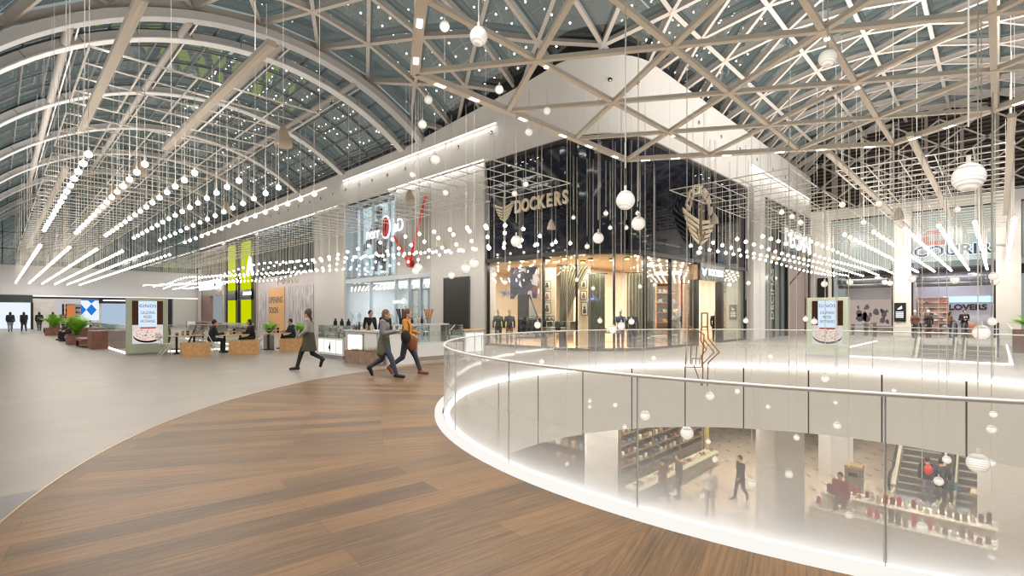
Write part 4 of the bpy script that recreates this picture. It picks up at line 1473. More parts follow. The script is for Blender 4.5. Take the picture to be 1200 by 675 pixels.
# ---------------------------------------------------------------- accessories kiosk
KX, KY = 8.45, 13.45
KW = M('kiosk_white', (.90, .89, .88), .4)
PANL = EM('lit_panel', (1, .99, .97), 1.25)
def bird(b, o, u, s):
    b.prism([(-.1 * s, .0), (-.02 * s, .05 * s), (.03 * s, .2 * s), (.1 * s, .24 * s), (.07 * s, .16 * s), (.09 * s, -.1 * s), (.0, -.24 * s), (-.06 * s, -.22 * s), (-.02 * s, -.12 * s), (-.1 * s, -.1 * s)], o, u, (0, 0, 1), tuple(-.004 * c for c in (u[1], -u[0], 0)))
t = thing('kiosk_counter', 'white kiosk counter with lit niche and goods facing the corridor', 'counter', (KX, 15.2, 0))
MB().rbox(0, .7, -.98, 1.05, .0, 1.0, .015).build('body', KW, t)
MB().rbox(-.05, .75, -.99, 1.08, 1.0, 1.05, .01).build('worktop', M('kiosk_top', (.80, .80, .79), .3), t)
MB().bx(-.02, .0, -.15, .85, .36, .9).build('lit_niche', PANL, t)
MB().bx(-.035, .0, -.2, .9, .33, .36).bx(-.035, .0, -.2, .9, .9, .93).bx(-.035, .0, -.2, -.15, .33, .93).bx(-.035, .0, .85, .9, .33, .93).build('niche_frame', CHROME, t)
t = thing('glass_display_case', 'glass jewellery case on a lit white base at the kiosk\'s far left', 'display case', (KX - .05, 17.3, 0))
MB().rbox(0, .75, -.95, .95, .12, .72, .015).build('base', KW, t)
MB().bx(.03, .72, -.9, .9, 0, .12).build('plinth', GREYM, t)
MB().bx(-.012, 0, -.42, .42, .2, .66).build('lit_panel', PANL, t)
MB().bx(-.012, 0, .5, .9, .2, .66).bx(-.012, 0, -.9, -.5, .2, .66).build('side_panel', PANL, t)
bb = MB()
bird(bb, (-.02, 0, .42), (0, -1, 0), .8)
bb.build('bird_logo', BLACK, t)
MB().bx(0, .012, -.95, .95, .72, 1.18).bx(.738, .75, -.95, .95, .72, 1.18).bx(0, .75, -.95, -.938, .72, 1.18).bx(0, .75, .938, .95, .72, 1.18).bx(0, .75, -.95, .95, 1.17, 1.18).build('glass_box', GLG, t)
MB().bx(.05, .7, -.9, .9, .93, .94).build('glass_shelf', GLG, t)
t = thing('kiosk_counter', 'plain white kiosk counter behind the two women walking right', 'counter', (KX, KY, 0))
MB().rbox(0, .95, 0, .7, 0, 1.0, .015).build('body', KW, t)
MB().rbox(-.04, .98, -.04, .74, 1.0, 1.05, .01).build('worktop', M('kiosk_top', (.8, .8, .79)), t)
t = thing('glass_display_case', 'large glass display counter with steel posts and bird mark at the kiosk front', 'display case', (KX + 1.0, KY, 0))
MB().rbox(0, 1.95, 0, .8, .12, .62, .015).build('base', KW, t)
MB().rbox(-.02, 1.97, -.05, .82, 0, .06, .01).build('plinth', M('stone_plinth', (.72, .66, .58), .6), t)
MB().bx(.1, 1.85, -.01, .02, .06, .2).build('grille', M('grille_grey', (.58, .55, .5), .5), t)
MB().bx(-.03, 0.02, -.02, .82, .06, 1.0).build('side_panel', GREYM, t)
bb = MB()
bird(bb, (1.2, -.012, .42), (1, 0, 0), .55)
bb.build('bird_logo', BLACK, t)
for x, y in ((.03, .03), (1.92, .03), (.03, .77), (1.92, .77)):
    MB().bx(x - .025, x + .025, y - .025, y + .025, .62, 1.22).build('post', CHROME, t)
MB().bx(.05, 1.9, .0, .012, .64, 1.02).bx(.03, .04, .03, .77, .64, 1.16).bx(1.91, 1.92, .03, .77, .64, 1.16).build('glass_front', GLG, t)
MB().bar((.03, .03, 1.19), (.03, .77, 1.19), .03, .03).bar((1.92, .03, 1.19), (1.92, .77, 1.19), .03, .03).bar((.03, .4, 1.2), (.55, .05, 1.02), .03, .03).bar((1.92, .4, 1.2), (1.4, .05, 1.02), .03, .03).build('steel_frame', CHROME, t)
MB().bx(.05, 1.9, .04, .78, .86, .875).build('glass_shelf', GLG, t)
t = thing('kiosk_counter', 'lit white end counter of the kiosk beside the atrium balustrade', 'counter', (KX + 3.05, KY + .05, 0))
MB().rbox(0, .95, 0, .7, 0, .98, .015).build('body', KW, t)
MB().rbox(-.03, .98, -.03, .73, .98, 1.03, .01).build('worktop', OAK, t)
for x in (.08, .52):
    MB().bx(x, x + .36, -.012, 0, .25, .9).build('lit_panel', PANL, t)
t = thing('kiosk_grass_planter', 'wooden planter with dry grass at the foot of the kiosk counter', 'planter', (KX - .32, 14.55, 0))
WO = M('rough_wood', (.56, .47, .40), .7, noise=.25, nscale=6)
MB().bx(-.2, -.16, -.95, .75, 0, .42).bx(.16, .2, -.95, .75, 0, .42).bx(-.16, .16, -.95, -.91, 0, .42).bx(-.16, .16, .71, .75, 0, .42).build('box', WO, t)
MB().bx(-.16, .16, -.91, .71, .02, .36).build('soil', M('soil', (.2, .15, .11)), t)
g = MB()
r = random.Random(4)
for k in range(420):
    x, y = r.uniform(-.17, .17), r.uniform(-.92, .72)
    h = r.uniform(.05, .16) + (.1 if y < -.5 else 0)
    g.add([(x - .006, y, .35), (x + .006, y, .35), (x + r.uniform(-.06, .06), y + r.uniform(-.06, .06), .36 + h)], [(0, 1, 2)])
g.build('grass', M('dry_grass', (.55, .46, .28), .7, noise=.3, nscale=20), t)
# goods on the kiosk
cols = [(.16, .13, .12), (.55, .35, .30), (.75, .70, .62), (.40, .36, .34), (.82, .78, .74), (.30, .22, .20), (.62, .52, .40)]
def bottle(name, label, cat, loc, r_, h, col, grp, kind=0):
    o = thing(name, label, cat, loc, 0, grp)
    MB().lathe([(.001, 0), (r_, 0), (r_, h * .55), (r_ * .45, h * .75), (r_ * .4, h * .92), (.001, h * .92)], n=10).build('body', M('kiosk_%s' % (col,), col, .3), o, smooth=False)
    MB().lathe([(.001, h * .9), (r_ * .5, h * .9), (r_ * .5, h), (.001, h)], n=10).build('cap', DARK, o)
n_ = 0
for k in range(15):
    y = 13.75 + k * .17
    bottle('accessory_bottle', '%s small bottle from the corner along the long kiosk counter' % nth(k + 1), 'bottle', (KX + .15 + .3 * random.random(), y, 1.051), .035 + .02 * random.random(), random.uniform(.14, .3), random.choice(cols), 'small goods on the long kiosk counter')
for k in range(9):
    x = KX + 1.15 + k * .2
    bottle('accessory_bottle', '%s small bottle from the left on the glass shelf of the front display counter' % nth(k + 1), 'bottle', (x, KY + .3 + .2 * random.random(), .876), .03, random.uniform(.1, .18), random.choice(cols), 'small goods in the front display counter')
for k in range(8):
    y = 16.55 + k * .21
    bottle('jewellery_stand', '%s pale stand from the right inside the far glass case' % nth(k + 1), 'stand', (KX + .2, y, .941), .05, random.uniform(.1, .17), (.82, .80, .78) if k % 2 else (.70, .76, .80), 'display stands in the far glass case')
for k in range(3):
    bottle('display_bust', '%s small black display stand on top of the far glass case' % nth(k + 1), 'stand', (KX + .3, 16.6 + .5 * k, 1.181), .07, .24, (.10, .10, .10), 'black display stands on the far glass case')
# sunglasses / stick holder jars
def jar(label, loc, col, n, lean, scol, h=.42):
    o = thing('stick_jar', label, 'jar', loc)
    MB().lathe([(.001, 0), (.09, 0), (.1, .2), (.09, .2), (.085, .02), (.001, .02)], n=14).build('jar', col, o)
    r = random.Random(n)
    for k in range(n):
        a = 2 * PI * k / n
        d = Vector((math.cos(a) * lean, math.sin(a) * lean, h))
        MB().caps(Vector((math.cos(a) * .03, math.sin(a) * .03, .03)), d, .018, .022, 8).build('stick', scol, o)
jar('jar of pale wooden sticks at the right end of the kiosk', (KX + 2.35, KY + 1.2, 1.25), M('jar_glass', (.55, .57, .58), .3), 9, .16, M('stick_tan', (.78, .56, .36), .6), .5)
jar('jar of dark wrapped sticks above the front display counter', (KX + 1.1, KY + 1.0, 1.25), BLACK, 9, .18, M('stick_dark', (.28, .24, .26), .6), .5)
t = thing('kiosk_back_shelf', 'raised grey back shelf running behind the kiosk display counters', 'shelf', (KX + .9, KY + .95, 0))
MB().rbox(0, 2.2, 0, .5, 1.19, 1.25, .01).build('shelf_board', M('kiosk_top', (.8, .8, .79)), t)
for x in (.06, 2.14):
    MB().bx(x - .03, x + .03, .1, .4, 0, 1.19).build('upright', GREYM, t)
for k in range(7):
    bottle('perfume_bottle', '%s bottle from the left on the raised back shelf of the kiosk' % nth(k + 1), 'bottle', (KX + 1.35 + k * .14, KY + 1.18, 1.251), .045, random.uniform(.18, .34), random.choice(cols), 'bottles on the raised kiosk shelf')
# ---------------------------------------------------------------- gold wire figures hanging in the atrium
def W(px, py, d=12.6):
    return at(px, py, d)
o0 = at(820, 452, 12.6)
t = thing('wire_figure_sculpture', 'gold wire outline of two standing angular figures hanging over the atrium', 'sculpture', o0)
def poly(pts, d=12.6):
    return [at(p, q, d) - o0 for p, q in pts]
b = MB()
for dd in (12.45, 12.6, 12.85):
    b.path(poly([(807, 382), (805, 405), (803, 430), (822, 430), (824, 410), (825, 392), (807, 382)], dd), .016, 5)
    b.path(poly([(811, 384), (809, 428), (815, 428), (818, 388)], dd), .012, 5)
for p in ((807, 382), (803, 430), (822, 430), (825, 392), (805, 405)):
    b.tube(at(*p, 12.45) - o0, at(*p, 12.85) - o0, .012, 5)
b.build('wire_torso', GOLD, t)
b = MB()
for dd in (12.3, 12.5, 12.7):
    b.path(poly([(822, 367), (829, 367), (829, 383), (822, 383), (822, 367)], dd), .016, 5)
    b.path(poly([(822, 383), (821, 399), (828, 410), (821, 418), (824, 426), (823, 452)], dd), .016, 5)
    b.path(poly([(829, 383), (830, 397), (843, 413), (830, 425), (829, 452)], dd), .016, 5)
    b.path(poly([(825, 398), (837, 413), (824, 426)], dd), .014, 5)
    b.path(poly([(811, 420), (820, 420), (820, 428), (811, 428), (811, 420)], dd), .012, 5)
    b.path(poly([(813, 428), (822, 452)], dd), .014, 5)
for p in ((822, 367), (829, 367), (829, 383), (822, 383), (843, 413), (823, 452), (829, 452), (830, 397)):
    b.tube(at(*p, 12.3) - o0, at(*p, 12.7) - o0, .012, 5)
b.build('wire_body', GOLD, t)
b = MB()
for p, q in ((825, 367), (812, 384)):
    a = at(p, q, 12.5) - o0
    b.tube(a, (a.x, a.y, 6.7 - o0.z), .006, 4)
b.build('hanging_cable', CABLE, t)
# ---------------------------------------------------------------- inside the corner store
def inside(px, d):
    r = ray(px)
    return Vector((r[0] * d, r[1] * d, .012))
TOWARD = YAW + PI            # direction from the store to the viewer
def frameb(o, rz):
    return o
def mannequin(label, px, d, top, legs, head=True, rz=TOWARD, stand=True, s=1.0):
    p = inside(px, d)
    t = thing('mannequin', label, 'mannequin', p, rz, 'mannequins in the corner store')
    MWH = M('mannequin_white', (.86, .83, .79), .4)
    if head:
        MB().ball((0, 0, 1.70), .105, 12, 10, .95, .8, 1.2).caps((0, 0, 1.46), (0, 0, 1.60), .05, .045).build('head', MWH, t, True)
    b = MB()
    b.ball((0, 0, 1.30), .2, 14, 10, .62, 1.0, 1.0).ball((0, 0, 1.05), .17, 14, 10, .65, .95, 1.1).ball((0, 0, .92), .18, 14, 10, .65, .95, .8)
    for sg in (-1, 1):
        b.caps((0, sg * .19, 1.40), (.02, sg * .25, 1.12), .062, .05).caps((.02, sg * .25, 1.12), (.08, sg * .24, .88), .05, .04)
    b.build('jacket', top, t, True)
    b = MB()
    for sg in (-1, 1):
        b.ball((.09, sg * .24, .82), .045, 8, 6, .8, .6, 1.3)
    b.build('hand', MWH, t, True)
    b = MB()
    for sg in (-1, 1):
        b.caps((0, sg * .09, .88), (.02, sg * .1, .48), .1, .07).caps((.02, sg * .1, .48), (0, sg * .1, .1), .07, .055)
    b.build('trousers', legs, t, True)
    b = MB()
    for sg in (-1, 1):
        b.ball((.05, sg * .1, .05), .06, 8, 6, 1.9, .8, .75)
    b.build('shoe', BLACK, t, True)
    MB().lathe([(.001, 0), (.2, 0), (.2, .012), (.001, .012)], n=16).build('base', GREYM, t)
    return t
DG = M('cloth_dark_green', (.20, .24, .22), .8)
NV = M('cloth_navy', (.17, .20, .29), .8)
TAN = M('cloth_tan', (.55, .42, .28), .8)
mannequin('leftmost mannequin in dark green suit in the corner store window', 584, 25.6, DG, DG)
mannequin('mannequin in navy jacket and tan trousers, second from the store window\'s left edge', 597, 25.2, NV, TAN)
mannequin('headed mannequin in navy jacket near the tall curtains of the corner store', 727, 23.0, NV, NV)
mannequin('mannequin in navy jacket just right of the curtain gap in the store window', 741, 22.7, M('cloth_black', (.12, .13, .16), .8), NV, head=False)
mannequin('mannequin in dark top with red scarf beside the store doorway', 793, 25.6, M('cloth_grey', (.34, .36, .36), .8), DG)
def curtain(label, px0, px1, d, z0, z1, tied=0, mat=None):
    p0, p1 = inside(px0, d), inside(px1, d)
    t = thing('store_curtain', label, 'curtain', (p0.x, p0.y, 0), math.atan2(p1.y - p0.y, p1.x - p0.x), 'olive curtains in the corner store')
    w = (p1 - p0).length
    b = MB()
    nz, nx = 16, 60
    vs = []
    for k in range(nz + 1):
        v = k / nz
        z = z1 + (z0 - z1) * v
        for i in range(nx + 1):
            u = i / nx
            x = u * w
            if tied:
                wid = w * (1 - .82 * min(1, v / .72) ** .7) if v < .72 else w * (.18 + .25 * (v - .72))
                x = u * wid + (w * .02 if v < .72 else 0)
            y = .07 * math.sin(u * 2 * PI * 9 + .4 * math.sin(v * 3)) * (.7 if tied else 1)
            vs.append((x, y, z))
    fs = [(k * (nx + 1) + i, k * (nx + 1) + i + 1, (k + 1) * (nx + 1) + i + 1, (k + 1) * (nx + 1) + i) for k in range(nz) for i in range(nx)]
    b.add(vs, fs)
    o = b.build('drape', mat, t, True)
    m = o.modifiers.new('thick', 'SOLIDIFY')
    m.thickness = .02
    MB().tube((-.1, 0, z1 + .03), (w + .1, 0, z1 + .03), .025, 8).build('rail', DARK, t)
    if tied:
        MB().lathe([(w * .1, -.05), (w * .115, 0), (w * .1, .05)], (w * .1, 0, z1 + (z0 - z1) * .72), 14).build('tie_band', DARK, t)
    return t
OLV = M('curtain_olive', (.53, .49, .38), .75, noise=.1, nscale=3)
OLV2 = M('curtain_moss', (.54, .52, .40), .75)
curtain('olive curtain tied back to the left in the store window', 655, 692, 22.6, .02, 3.75, 1, OLV)
curtain('narrow olive curtain hanging straight right of the tied curtain', 690, 709, 22.3, .02, 3.35, 0, OLV2)
curtain('wide olive grey curtain at the rounded glass corner of the store', 735, 768, 23.6, .02, 3.5, 0, M('curtain_grey', (.60, .56, .46), .75))
# big dark collage hanging behind the mannequins
def collage():
    m, nt, b = nodes('fabric_collage')
    tc = N(nt, 'ShaderNodeTexCoord')
    vo = N(nt, 'ShaderNodeTexVoronoi')
    vo.inputs['Scale'].default_value = 3.2
    L(nt, tc.outputs['Object'], vo.inputs['Vector'])
    r = N(nt, 'ShaderNodeValToRGB')
    e = r.color_ramp.elements
    r.color_ramp.interpolation = 'CONSTANT'
    e[0].position = 0
    e[0].color = (*lin((.17, .16, .22)), 1)
    e[1].position = .75
    e[1].color = (*lin((.80, .78, .78)), 1)
    for p, c in ((.3, (.30, .25, .36)), (.5, (.50, .32, .36)), (.62, (.22, .24, .32))):
        x = e.new(p)
        x.color = (*lin(c), 1)
    sp = N(nt, 'ShaderNodeSeparateColor')
    L(nt, vo.outputs['Color'], sp.inputs[0])
    L(nt, sp.outputs[0], r.inputs[0])
    L(nt, r.outputs[0], b.inputs['Base Color'])
    b.inputs['Roughness'].default_value = .8
    return m
p0, p1 = inside(598, 25.9), inside(631, 24.4)
t = thing('hanging_banner', 'dark patchwork fabric display hanging behind the left mannequins in the store', 'banner', (p0.x, p0.y, 0), math.atan2(p1.y - p0.y, p1.x - p0.x))
w = (p1 - p0).length
MB().bx(0, w, 0, .05, 2.35, 3.9).build('patchwork_cloth', collage(), t)
MB().tube((0, .02, 3.93), (w, .02, 3.93), .02, 8).build('rod', DARK, t)
MB().bx(w * .3, w * .68, -.05, 0, .55, 2.55).build('dark_apron', M('apron', (.17, .19, .20), .8), t)
MB().prism([(w * .7, 1.1), (w * 1.0, 1.45), (w * .72, 2.5)], (0, -.04, 0), (1, 0, 0), (0, 0, 1), (0, .03, 0)).build('white_sail', M('sail_white', (.86, .84, .80), .7), t)
MB().bar((w * .7, -.06, 1.05), (w * 1.02, -.06, 1.45), .05, .06).bar((w * 1.0, -.06, 1.45), (w * .72, -.06, 2.55), .04, .05).build('dark_boom', DARK, t)
# clothes rail with jackets
p0, p1 = inside(608, 24.6), inside(650, 23.6)
rz = math.atan2(p1.y - p0.y, p1.x - p0.x)
w = (p1 - p0).length
t = thing('clothes_rail', 'black clothes rail in the window left of the tied curtain', 'clothes rail', (p0.x, p0.y, .012), rz)
MB().tube((0, 0, 1.45), (w, 0, 1.45), .015, 8).build('bar', DARK, t)
for x in (.02, w - .02):
    MB().tube((x, 0, 0), (x, 0, 1.45), .015, 8).build('upright', DARK, t)
    MB().bx(x - .02, x + .02, -.22, .22, 0, .03).build('foot', DARK, t)
for k in range(9):
    x = w * (k + .7) / 9.6
    c = (NV, M('cloth_black', (.12, .13, .16)), M('cloth_slate', (.3, .33, .40), .8), DG)[k % 4]
    o = thing('hanging_jacket', '%s jacket from the left on the black clothes rail' % nth(k + 1), 'jacket', (p0.x + math.cos(rz) * x, p0.y + math.sin(rz) * x, .012), rz, 'jackets on the store clothes rail')
    b = MB()
    b.prism([(-.05, 1.38), (.05, 1.38), (.22, 1.28), (.25, .78), (.17, .75), (.16, .62), (-.16, .62), (-.17, .75), (-.25, .78), (-.22, 1.28)], (-.035, 0, 0), (0, 1, 0), (0, 0, 1), (.07, 0, 0))
    b.build('cloth', c, o)
    MB().path([(0, -.18, 1.36), (0, 0, 1.41), (0, .18, 1.36)], .008, 5).path([(0, 0, 1.41), (0, .02, 1.475), (0, -.01, 1.47)], .005, 5).build('hanger', CHROME, o)
# framed prints on the cream partition
def picture(label, px, py, wpx, hpx, d, seed):
    c = at(px, py, d)
    w, h = wpx / FPX * d, hpx / FPX * d
    t = thing('framed_picture', label, 'picture', c, TOWARD + PI / 2, 'framed prints in the corner store')
    MB().bx(-w / 2, w / 2, 0, .03, -h / 2, h / 2).build('frame', M('frame_wood', (.34, .26, .2), .5), t)
    MB().bx(-w / 2 + .03, w / 2 - .03, -.006, 0, -h / 2 + .03, h / 2 - .03).build('mat_board', M('mat_board', (.90, .87, .80), .7), t)
    MB().ball((0, -.008, h * .1), min(w, h) * .18, 12, 8, .8, .05, 1.2).bx(-w * .22, w * .22, -.012, -.006, -h * .32, -h * .02).build('printed_figure', M('print_dark%d' % seed, [(.25, .23, .22), (.55, .35, .33), (.35, .30, .38)][seed % 3], .7), t)
    return t
pz = [(641, 334, 9, 10), (641, 347, 9, 11), (641, 361, 10, 13), (684, 333, 8, 9), (684, 346, 8, 10), (685, 362, 8, 16)]
WB = inside(640, 24.4)
for k, (p, q, w, h) in enumerate(pz):
    picture('%s framed print in the store %s of the tied curtain' % (['top', 'middle', 'bottom'][k % 3], 'left' if k < 3 else 'right'), p, q, w, h, 23.9 if k < 3 else 23.2, k)
for k, (p0, p1, d) in enumerate(((634, 652, 24.05), (678, 692, 23.35))):
    a, c = inside(p0, d), inside(p1, d)
    struct(MB().bar((a.x, a.y, 1.9), (c.x, c.y, 1.9), .06, 3.8).build('wall_picture_panel', WARMW))
# tables with folded stacks and pale boxes
def store_table(label, px, d, w, h, items, seed):
    p = inside(px, d)
    t = thing('display_table', label, 'table', p, TOWARD + PI / 2)
    MB().rbox(-w / 2, w / 2, -.4, .4, h - .05, h, .01).build('tabletop', M('walnut', (.45, .31, .22), .5), t)
    for x in (-w / 2 + .06, w / 2 - .06):
        for y in (-.34, .34):
            MB().bx(x - .03, x + .03, y - .03, y + .03, 0, h - .05).build('leg', DARK, t)
    r = random.Random(seed)
    for k in range(items):
        x = -w / 2 + w * (k + .5) / items
        col = r.choice([(.85, .80, .72), (.55, .45, .36), (.30, .34, .42), (.72, .55, .42), (.62, .64, .60)])
        o = thing('folded_stack', '%s folded stack from left, %s' % (nth(k + 1), label), 'clothes', p + Vector((math.cos(TOWARD + PI / 2) * x, math.sin(TOWARD + PI / 2) * x, h)), TOWARD + PI / 2, 'folded garments on the store tables')
        for q in range(4):
            MB().rbox(-.11, .11, -.15, .15, .002 + q * .045, .044 + q * .045, .012).build('garment', M('fold_%s' % (col,), col, .8) if q % 2 else M('fold2_%s' % (col,), tuple(v * .85 for v in col), .8), o)
store_table('walnut display table left of the narrow curtain', 648, 22.5, 1.1, .8, 5, 1)
store_table('low walnut display table at the left window of the store', 622, 23.4, 1.5, .5, 5, 2)
store_table('walnut display table by the wide curtain', 716, 22.9, 1.0, .75, 3, 3)
for k in range(4):
    p = at(644 + 9 * k, 388, 22.9 - .12 * k)
    o = thing('white_display_box', '%s white open display box from the left in the store window' % nth(k + 1), 'box', (p.x, p.y, .82), TOWARD + PI / 2, 'white display boxes in the store window')
    MB().bx(-.14, .14, -.14, .14, 0, .02).bx(-.14, -.12, -.14, .14, .02, .42).bx(.12, .14, -.14, .14, .02, .42).bx(-.12, .12, .12, .14, .02, .42).bx(-.14, .14, -.14, .14, .42, .44).build('box_shell', M('box_white', (.90, .87, .82), .6), o)
    MB().bx(-.09, .09, -.05, .1, .02, .26).build('contents', M('box_tan', (.72, .62, .52), .7), o)
# chair by the wide curtain
p = inside(775, 24.2)
t = thing('wooden_armchair', 'pale wooden armchair inside the store near the doorway', 'chair', p, TOWARD + .6)
MB().rbox(-.28, .28, -.28, .28, .40, .46, .02).build('seat', M('chair_seat', (.78, .74, .66), .6), t)
MB().bx(-.3, -.25, -.28, .28, .46, .85).build('backrest', M('chair_seat', (.78, .74, .66)), t)
for x in (-.26, .26):
    for y in (-.27, .27):
        MB().bar((x, y, .42), (x * 1.15, y * 1.1, 0), .035, .035).build('leg', OAK, t)
for y in (-.3, .3):
    MB().bar((-.28, y, .64), (.26, y, .62), .04, .03).build('armrest', OAK, t)
# open shelving by the door and the warm partition on its left
p0 = inside(769, 26.2)
shelf_unit('wall_shelf', 'oak shelving with folded clothes behind the window left of the store doorway', 'shelf', (p0.x, p0.y, .012), (math.sin(YAW), -math.cos(YAW)), 1.25, 3.2, 7, OAK)
goods('%s folded garment from the left on the %s oak shelf by the doorway', 'clothes', 'folded_garment', (p0.x, p0.y, .012), (math.sin(YAW), -math.cos(YAW)), 1.25, 3.2, 7, 4, [(.8, .65, .2), (.85, .83, .8), (.55, .35, .25), (.25, .28, .35), (.7, .7, .68)], 'folded garments on the oak shelves', (.22, .25, .16), .35, .1)
p = inside(808, 26.0)
t = thing('oak_pillar_panel', 'pale wooden panel standing left of the store doorway', 'panel', p, TOWARD + PI / 2)
MB().rbox(-.32, .32, -.1, .1, 0, 3.9, .01).build('board', M('pillar_oak', (.86, .72, .56), .5), t)
MB().bx(-.33, .33, -.12, .12, 0, .12).build('plinth', DARK, t)
t = thing('bulb_strip', 'vertical strip of small yellow bulbs on the left side of the store doorway', 'light', (DOOR0 + .35, YW + .5, 0))
MB().bx(-.07, .07, -.02, .04, .1, 3.3).build('backing', M('strip_back', (.5, .36, .16), .5), t)
for k in range(22):
    MB().ball((0, -.04, .2 + k * .145), .035, 8, 6).build('bulb', EM('yellow_bulb', (1, .78, .25), 2.5), t)
t = thing('hanging_flag', 'red and blue vertical banner inside the store doorway', 'banner', (26.6, YW + 1.6, 1.1))
MB().bx(-.32, .32, 0, .03, 1.0, 2.3).build('red_cloth', M('flag_red', (.80, .20, .20), .7), t)
MB().bx(-.32, .32, 0, .03, 0, 1.0).build('blue_cloth', M('flag_blue', (.20, .34, .58), .7), t)
MB().tube((-.36, .01, 2.32), (.36, .01, 2.32), .02, 8).build('rod', DARK, t)
mannequin('dark mannequin just inside the store doorway beside the red and blue banner', 838, 28.6, M('cloth_black', (.12, .13, .16)), M('cloth_black', (.12, .13, .16)))
# blue starburst lamps
for k, (p, q) in enumerate(((593, 344), (695, 351))):
    c = at(p, q, 25.0 if k == 0 else 21.65)
    t = thing('starburst_ornament', 'spiky pale blue ornament hanging %s' % ('above the left mannequins' if k == 0 else 'in front of the narrow olive curtain'), 'ornament', c)
    b = MB()
    r = random.Random(k)
    for i in range(60):
        d = Vector((r.gauss(0, 1.5), r.gauss(0, 1.5), r.gauss(0, .8))).normalized()
        b.tube((0, 0, 0), d * r.uniform(.22, .42), .012, 4, .003)
    b.build('spikes', M('spike_blue', (.52, .60, .85), .4), t)
    MB().tube((0, 0, 0), (0, 0, 4.1 - c.z), .006, 4).build('cord', CABLE, t)
    MB().ball((0, 0, 0), .07, 10, 6).build('core', M('spike_core', (.8, .84, .92), .4), t)
# ceiling spots in the store
for k, (p, q, d) in enumerate(((612, 302, 23.5), (642, 305, 23.0), (662, 303, 22.5), (683, 309, 24), (692, 308, 23), (735, 304, 22.5), (764, 308, 24), (717, 303, 23))):
    c = at(p, q, d)
    t = thing('ceiling_spotlight', '%s glowing ceiling spotlight from the left inside the corner store' % nth(k + 1), 'spotlight', (c.x, c.y, 4.12), 0, 'ceiling spotlights in the corner store')
    MB().tube((0, 0, 0), (0, 0, -.05), .13, 12).build('housing', BLACK, t)
    MB().tube((0, 0, -.05), (0, 0, -.09), .10, 12).build('lens', EM('warm_lens', (1, .86, .62), 7), t)
# ---------------------------------------------------------------- people
def solid(name, mb, voxel, mat, parent, smooth=2):
    me = mb.mesh(name)
    o = bpy.data.objects.new(name, me)
    C.objects.link(o)
    m = o.modifiers.new('r', 'REMESH')
    m.mode = 'VOXEL'
    m.voxel_size = voxel
    m2 = o.modifiers.new('s', 'SMOOTH')
    m2.iterations = smooth
    m2.factor = .5
    dg = bpy.context.evaluated_depsgraph_get()
    nm = bpy.data.meshes.new_from_object(o.evaluated_get(dg))
    o.modifiers.clear()
    o.data = nm
    bpy.data.meshes.remove(me)
    nm.materials.clear()
    nm.materials.append(mat)
    nm.polygons.foreach_set('use_smooth', [True] * len(nm.polygons))
    o.parent = parent
    return o
def lerp(a, b, t):
    return a + (b - a) * t
def V(*a):
    return Vector(a)
# poses are given facing +X, left = +Y, feet on z=0
def pose_stand(h=1.7):
    return dict(pel=V(0, 0, .93), chest=V(.01, 0, 1.25), neck=V(.02, 0, 1.45), head=V(.04, 0, 1.60),
                sh=[V(0, .18, 1.40), V(0, -.18, 1.40)], el=[V(-.02, .24, 1.12), V(-.02, -.24, 1.12)], wr=[V(.06, .25, .87), V(.06, -.25, .87)],
                hip=[V(0, .09, .90), V(0, -.09, .90)], kn=[V(.03, .10, .49), V(.03, -.10, .49)], an=[V(0, .10, .08), V(0, -.10, .08)], toe=[V(.17, .12, .03), V(.17, -.12, .03)])
def pose_walk(st=.34, swing=1, lift=.1):
    p = pose_stand()
    a, c = (0, 1) if swing > 0 else (1, 0)          # a: leading leg
    p['hip'] = [V(.0, .09, .88), V(.0, -.09, .88)]
    p['pel'] = V(0, 0, .91)
    sg = [1, -1]
    p['kn'][a] = V(st * .62, sg[a] * .09, .49)
    p['an'][a] = V(st, sg[a] * .08, .10)
    p['toe'][a] = V(st + .18, sg[a] * .09, .05)
    p['kn'][c] = V(-st * .22, sg[c] * .09, .47)
    p['an'][c] = V(-st * 1.15, sg[c] * .08, .17 + lift)
    p['toe'][c] = V(-st * .98, sg[c] * .09, .035 + lift * .5)
    p['el'][a], p['wr'][a] = V(-.14, sg[a] * .24, 1.14), V(-.14, sg[a] * .26, .90)
    p['el'][c], p['wr'][c] = V(.08, sg[c] * .24, 1.12), V(.22, sg[c] * .22, .92)
    return p
def pose_sit(seat=.46, lean=.06, reach=.42, hz=.78):
    p = pose_stand()
    d = .93 - (seat + .10)
    for k in ('pel', 'chest', 'neck', 'head'):
        p[k] = p[k] - V(0, 0, d)
    p['chest'].x += lean * .6
    p['neck'].x += lean
    p['head'].x += lean * 1.4
    for s in (0, 1):
        sg = (1, -1)[s]
        p['sh'][s] = V(lean, sg * .18, 1.40 - d)
        p['el'][s] = V(lean + .1, sg * .23, 1.14 - d)
        p['wr'][s] = V(reach, sg * .14, max(hz, .62))
        p['hip'][s] = V(.02, sg * .09, seat + .09)
        p['kn'][s] = V(.44, sg * .11, seat + .06)
        p['an'][s] = V(.40, sg * .11, .08)
        p['toe'][s] = V(.57, sg * .12, .03)
    return p
